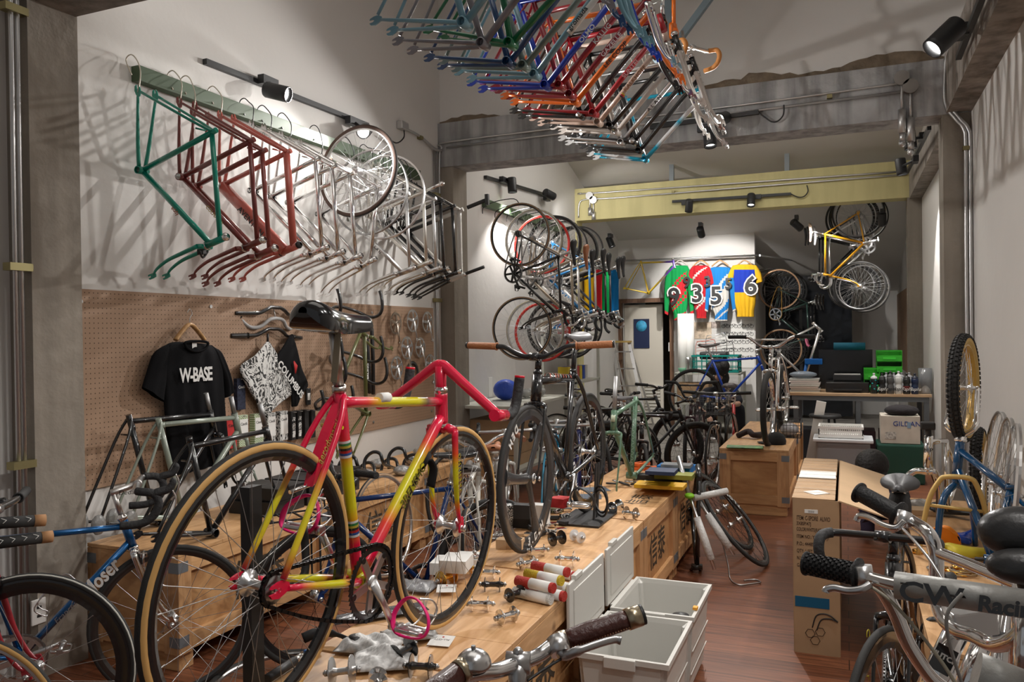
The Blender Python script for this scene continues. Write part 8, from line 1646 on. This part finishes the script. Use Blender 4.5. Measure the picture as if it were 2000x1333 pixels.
# dark framed panel leaning at the right edge
a0, a1 = V(atx(1990, 775, .84)), V(atx(1950, 960, .84)); MB().bar(V((.845, 3.72, 1.30)), V((.80, 3.80, .505)), .05, .02, side=(1, 0, 0)).obj('dark_panel', DARKW, label='dark brown panel leaning on the right wall at the picture edge', cat='panel')
# ================================================================== FOREGROUND
def pd(px, py, d): return V(ray(px, py) * d) + V((0, 0, EYE))
# -- bicycle with brown leather grips at the bottom
hh = V((-.30, .954, 0)).normalized(); cb = pd(1012, 1296, 1.32); GF = geo(); d_ = steer_axis(GF)[1]; ups = (cb.z - (.27 + GF['HT'][1])) / -d_.z
lx = GF['HT'][0] - d_.x * ups * 1.0
BBf = V((cb.x, cb.y, 0)) - hh * (lx + .045); BBf.z = .27
ff = bike('dark city bicycle with brown leather grips, silver bell and lever at the bottom edge', pose(BBf, hh, (0, 0, 1)), GF, C3(.02, .05, .04), front=WS(n=28), rear=None, bars_on=False, saddle_on=False, seat=None)
inv = ff.matrix_basis.inverted(); Lc = lambda px, py, d: inv @ pd(px, py, d)
q = MB(); cl = inv @ cb; q.cyl(v3(GF['HT']), cl - V((.02, 0, .03)), .0115, 12).tube([cl - V((.02, 0, .05)), cl - V((.012, 0, .015)), cl], [.013, .016, .018], 12).cyl(cl - V((0, .02, 0)), cl + V((0, .02, 0)), .0185, 14).ball(cl + V((0, .0, .018)), .009, 8); q.obj('stem', metal(.5, .3), ff)
bar = MB(); bp2 = cat_rom([Lc(840, 1352, 1.16), Lc(890, 1325, 1.19), Lc(925, 1316, 1.22), Lc(965, 1312, 1.27), Lc(1012, 1297, 1.32), Lc(1050, 1282, 1.36), Lc(1078, 1262, 1.38), Lc(1105, 1250, 1.40), Lc(1150, 1238, 1.41)], 5); bar.tube(bp2, .0125, 12); bo = bar.obj('handlebar', metal(.6, .2), ff)
BL = mat((.055, .012, .008), .4, 0, .4, name='brown leather grip', bump=.3, bscale=100); g0, g1 = Lc(1104, 1252, 1.40), Lc(1228, 1210, 1.42); gp = [g0.lerp(g1, i / 8) for i in range(9)]
gr = MB().tube(gp, [.017, .0175, .0185, .019, .0185, .0175, .0172, .0172, .017], 16).obj('leather_grip', BL, bo); st_ = MB(); gd = (g1 - g0).normalized()
dn = inv.to_3x3() @ V((0, 0, -1)); dn = (dn - dn.dot(gd) * gd).normalized(); cm_ = inv.to_3x3() @ (V((0, 0, EYE)) - pd(1165, 1230, 1.4)).normalized(); cm_ = (cm_ - cm_.dot(gd) * gd).normalized()
for i in range(22): p = g0.lerp(g1, .06 + .042 * i) + (cm_ * .75 + dn * .66).normalized() * .0182; st_.ball(p, .0016, 6)
st_.obj('stitching', mat((.25, .12, .06), .6), gr); MB().cyl(g0 - gd * .014, g0 + gd * .003, .0185, 16).obj('brass_collar', metal(.5, .3, (1, .85, .6)), gr); MB().cyl(g1 - gd * .004, g1 + gd * .022, .019, 16).obj('end_ring', metal(.5, .3, (1, .85, .6)), gr); MB().cyl(g1 + gd * .020, g1 + gd * .028, .018, 16).obj('end_plug', BLACKM, gr)
l0 = Lc(850, 1348, 1.165); l1 = Lc(894, 1316, 1.195); ld = (l1 - l0).normalized(); MB().cyl(l0 - ld * .1, l1, .0175, 14).obj('leather_grip', BL, bo); MB().cyl(l1, l1 + ld * .014, .0185, 14).obj('brass_collar', metal(.5, .3, (1, .85, .6)), bo)
MB().tube(cat_rom([Lc(1092, 1262, 1.375), Lc(1100, 1282, 1.36), Lc(1130, 1272, 1.35), Lc(1170, 1258, 1.36), Lc(1200, 1250, 1.37), Lc(1213, 1252, 1.37)], 5), [.012] * 5 + [.009] * 6 + [.007] * 12 + [.008] * 3, 10, flat=.7).obj('brake_lever', metal(.55, .35), bo)
MB().cyl(Lc(1086, 1246, 1.385), Lc(1096, 1278, 1.365), .018, 12).obj('lever_clamp', ALLOY, bo); MB().tube(cat_rom([Lc(1096, 1288, 1.36), Lc(1060, 1310, 1.33), Lc(1010, 1345, 1.3)], 5), .0025, 6).obj('brake_cable', BLACKM, bo)
bc = Lc(925, 1300, 1.215); bu = inv.to_3x3() @ V((0, 0, 1)); bm_ = MB(); bm_.lathe([(.024, -.004), (.0275, .0), (.027, .006), (.0235, .014), (.016, .021), (.006, .0245), (0, .025)], bc, bu, 28); be = bm_.obj('bell', metal(.65, .25), bo); MB().cyl(bc + bu * .024, bc + bu * .03, .0035, 10).obj('bell_nut', DALLOY, be); MB().lathe([(.0125, -.012), (.02, -.008), (.023, -.004), (.0, -.004)], bc, bu, 20).obj('bell_base', BLACKM, be); MB().tube([bc - bu * .006, bc + (inv.to_3x3() @ V((-.03, -.005, -.0)))], .005, 8).obj('bell_thumb_lever', BLACKM, be)
# -- two chrome small-wheel bicycles at the right edge
GRIPB = mat((.012, .012, .013), .55, name='black rubber grip', bump=.3, bscale=200)
def T(pts, r, name, mt, par, seg=12, **k): return MB().tube(cat_rom([pd(*p) for p in pts], 6), r, seg, **k).obj(name, mt, par)
cw = thing('bicycle', 'chrome small-wheel bicycle with silver padded crossbar lettered in black at the right edge', 'bicycle')
D1 = 1.22
g = T([(1574, 1101, D1 + .12), (1625, 1112, D1 + .09), (1672, 1122, D1 + .06)], .0165, 'grip', GRIPB, cw, 16)
q = MB(); a, b = pd(1574, 1101, D1 + .12), pd(1672, 1122, D1 + .06); u_ = (b - a).normalized(); n1 = u_.cross(V((0, 0, 1))).normalized(); n2 = n1.cross(u_)
for i in range(15):
    for k in range(12): an = 2 * math.pi * (k + .5 * (i % 2)) / 12; p = a.lerp(b, .07 + .06 * i); d = n1 * math.cos(an) + n2 * math.sin(an); q.box(p + d * .017, (.003, .004, .0045), M4((d, n1.cross(d) if abs(d.dot(u_)) > .9 else u_, d.cross(u_))).transposed())
q.obj('grip_studs', GRIPB, g); MB().lathe([(0, 0), (.026, 0), (.026, .003), (0, .003)], pd(1674, 1122, D1 + .058), u_, 24).obj('grip_flange', GRIPB, g); MB().lathe([(0, 0), (.02, 0), (.02, .003), (0, .003)], pd(1573, 1101, D1 + .12), u_, 20).obj('grip_end', GRIPB, g)
T([(1660, 1119, D1 + .065), (1690, 1127, D1 + .045), (1760, 1145, D1), (1900, 1172, D1 - .06), (2030, 1190, D1 - .1)], .0098, 'handlebar', CHROME, cw, 14)
T([(1705, 1132, D1 + .035), (1728, 1160, D1 + .03), (1750, 1200, D1 + .03), (1775, 1260, D1 + .03), (1815, 1320, D1 + .03), (1850, 1350, D1 + .03)], .0112, 'bar_riser', CHROME, cw, 14)
MB().cyl(pd(1748, 1143, D1), pd(2040, 1186, D1 - .10), .0205, 24).obj('crossbar_pad', mat((.42, .42, .40), .45, .35, name='silver vinyl', bump=.15, bscale=60), cw, label='silver vinyl crossbar pad')
pa, pb2 = pd(1775, 1158, D1 - .02), pd(2000, 1190, D1 - .095); dr = (pb2 - pa).normalized(); vw = (V((0, 0, EYE)) - pa).normalized(); vw = (vw - vw.dot(dr) * dr).normalized(); upv = vw.cross(dr)
text('CW', .040, BLACKP, cw, tm(pa + dr * .03 + vw * .0212 + upv * .0, dr, upv), 'pad_lettering', bold=.001, squash=1.2); text('Racing', .030, BLACKP, cw, tm(pa + dr * .128 + vw * .0212 - upv * .002, dr, upv), 'pad_lettering', bold=.0012, shear=.1)
q = MB(); q.tube([pa + dr * (-.01) + vw * .0212 + upv * .012, pa + dr * .0 + vw * .0212 + upv * .012], .0015, 4).tube([pa + dr * .055 + vw * .0212 + upv * .004, pa + dr * .075 + vw * .0212 + upv * .004, pa + dr * .066 + vw * .0212 + upv * .010], .0015, 4); q.obj('arrow_mark', BLACKP, cw)
MB().tube([pd(1683, 1105, D1 + .05), pd(1690, 1145, D1 + .045)], .015, 12).obj('lever_clamp', ALLOY, cw); T([(1700, 1142, D1 + .02), (1680, 1152, D1 + .02), (1655, 1154, D1 + .03), (1630, 1149, D1 + .04), (1615, 1152, D1 + .045), (1612, 1158, D1 + .045)], .006, 'brake_lever', metal(.6, .3), cw, 10)
T([(1703, 1148, D1 + .02), (1740, 1175, D1), (1790, 1230, D1 - .02), (1840, 1295, D1 - .04), (1875, 1350, D1 - .06)], .0028, 'brake_cable', mat((.40, .37, .28), .5, name='cream cable'), cw, 8)
T([(1880, 1160, D1 - .1), (1850, 1200, D1 - .1), (1855, 1260, D1 - .1), (1880, 1340, D1 - .1)], .0026, 'brake_cable', mat((.3, .29, .27), .5, name='grey cable'), cw, 8)
MB().cyl(pd(1905, 1318, 1.0), pd(1990, 1352, .98), .028, 24).obj('stem_pad', mat((.42, .42, .40), .45, .35, name='silver vinyl', bump=.15, bscale=60), cw, label='silver stem pad')
w1 = pd(1830, 1700, 1.25); w1.z = .256; 
sb = thing('bicycle', 'second chrome small-wheel bicycle with tall bar, block stem and badge behind the padded one', 'bicycle'); D2 = 1.42
g = T([(1676, 962, D2 + .16), (1715, 983, D2 + .12), (1752, 1004, D2 + .09)], .0165, 'grip', GRIPB, sb, 16); a, b = pd(1676, 962, D2 + .16), pd(1752, 1004, D2 + .09); u_ = (b - a).normalized(); MB().lathe([(0, 0), (.026, 0), (.026, .003), (0, .003)], b + u_ * .002, u_, 24).obj('grip_flange', GRIPB, g); MB().lathe([(0, 0), (.021, 0), (.021, .004), (0, .004)], a, u_, 20).obj('grip_end', GRIPB, g)
T([(1745, 1000, D2 + .095), (1785, 1022, D2 + .05), (1815, 1045, D2 + .01), (1828, 1085, D2), (1829, 1130, D2), (1831, 1175, D2), (1843, 1210, D2 - .02), (1870, 1232, D2 - .05), (1900, 1242, D2 - .08), (1940, 1260, D2 - .12), (1975, 1252, D2 - .16), (2000, 1225, D2 - .18), (2012, 1170, D2 - .19)], .0125, 'handlebar', CHROME, sb, 14)
T([(1828, 1078, D2), (1900, 1106, D2 - .07), (2010, 1152, D2 - .17)], .0105, 'crossbar', CHROME, sb, 12)
MB().tube([pd(1768, 1000, D2 + .06), pd(1760, 1028, D2 + .055)], .013, 12).obj('lever_clamp', ALLOY, sb); T([(1765, 1018, D2 + .04), (1750, 1032, D2 + .04), (1725, 1026, D2 + .06), (1700, 1012, D2 + .09), (1680, 1008, D2 + .11), (1672, 1018, D2 + .115)], .0065, 'brake_lever', CHROME, sb, 10)
T([(1762, 1032, D2 + .03), (1790, 1062, D2 - .02), (1820, 1100, D2 - .06), (1860, 1165, D2 - .1)], .0026, 'brake_cable', ALLOY, sb, 8)
vs = pd(1893, 1212, D2 - .02); q = MB(); q.box(vs, (.075, .05, .045), M4.Rotation(.35, 3, 'Z') @ M4.Rotation(-.15, 3, 'Y'), .004); q.obj('block_stem', metal(.65, .3), sb)
h0, h1 = pd(1868, 1235, D2 + .02), pd(1812, 1352, D2 - .02); ho = MB().cyl(h0, h1, .021, 18).obj('head_tube', CHROME, sb); vv = (V((0, 0, EYE)) - h0).normalized(); hm_ = h0.lerp(h1, .52); ax2 = (h0 - h1).normalized(); vq = (vv - vv.dot(ax2) * ax2).normalized()
bd = MB(); bd.box(hm_ + vq * .0212, (.034, .048, .0015), M4((ax2.cross(vq), ax2, vq)).transposed(), .0005); bd.obj('badge', BLACKP, ho); text('HUTCH', .013, PAPER, ho, tm(hm_ + vq * .0222 + ax2 * .004, ax2.cross(vq), ax2), 'badge_lettering', ext=.0002, bold=.0006)
MB().cyl(pd(1925, 1240, D2 + .06), pd(1875, 1360, D2 + .02), .017, 16).obj('down_tube', CHROME, sb)
fk = thing('bicycle', 'third chrome bicycle standing behind, mostly hidden at the right edge', 'bicycle'); T([(1975, 1150, 1.55), (1960, 1240, 1.5), (1950, 1345, 1.45)], .017, 'down_tube', CHROME, fk, 14); MB().tube([pd(1945, 1248, 1.47), pd(2010, 1258, 1.47)], .014, 10, flat=.6).obj('black_band', BLACKM, fk); T([(1885, 1195, 1.6), (1870, 1270, 1.55), (1850, 1350, 1.5)], .008, 'fork_blade', CHROME, fk, 10)
for k, (px, py, rr, sc_) in enumerate(((1985, 1042, .055, (1.15, .8, .75)), (1992, 1108, .045, (1.2, .7, .6)))):
    c = pd(px + 12, py, 1.25 - .05 * k); m = MB(); m.ball(c, rr, 22, sc_); so = m.obj('saddle', mat((.035, .035, .036), .35, name='creased leather', bump=.3, bscale=30), label=('upper' if k == 0 else 'lower') + ' large black leather saddle cut off by the right edge', cat='saddle')
    MB().cyl(c - V((0, 0, rr * .5)), c - V((.01, 0, .25)), .013, 10).obj('seat_post', CHROME, so)
c = V(atz(560, 1345, .02)); loose_wheel('wheel with dark tyre lying flat on the floorboards behind the black and silver tube', WS(r=.016, n=28, rim=DALLOY), M4.Translation((c.x, c.y, .052)) @ M4.Rotation(math.pi / 2, 4, 'X'))
c = V(atx(75, 1195, LW + .155)); t = thing('power_outlet', 'white electrical outlet plate on the column behind the blue bicycle', 'outlet', loc=c); MB().box((0, 0, 0), (.01, .07, .115), bev=.003).obj('plate', WHITEP, t)
for z in (-.02, .02): MB().box((.006, 0, z), (.002, .022, .012)).obj('socket_slot', BLACKM, t)
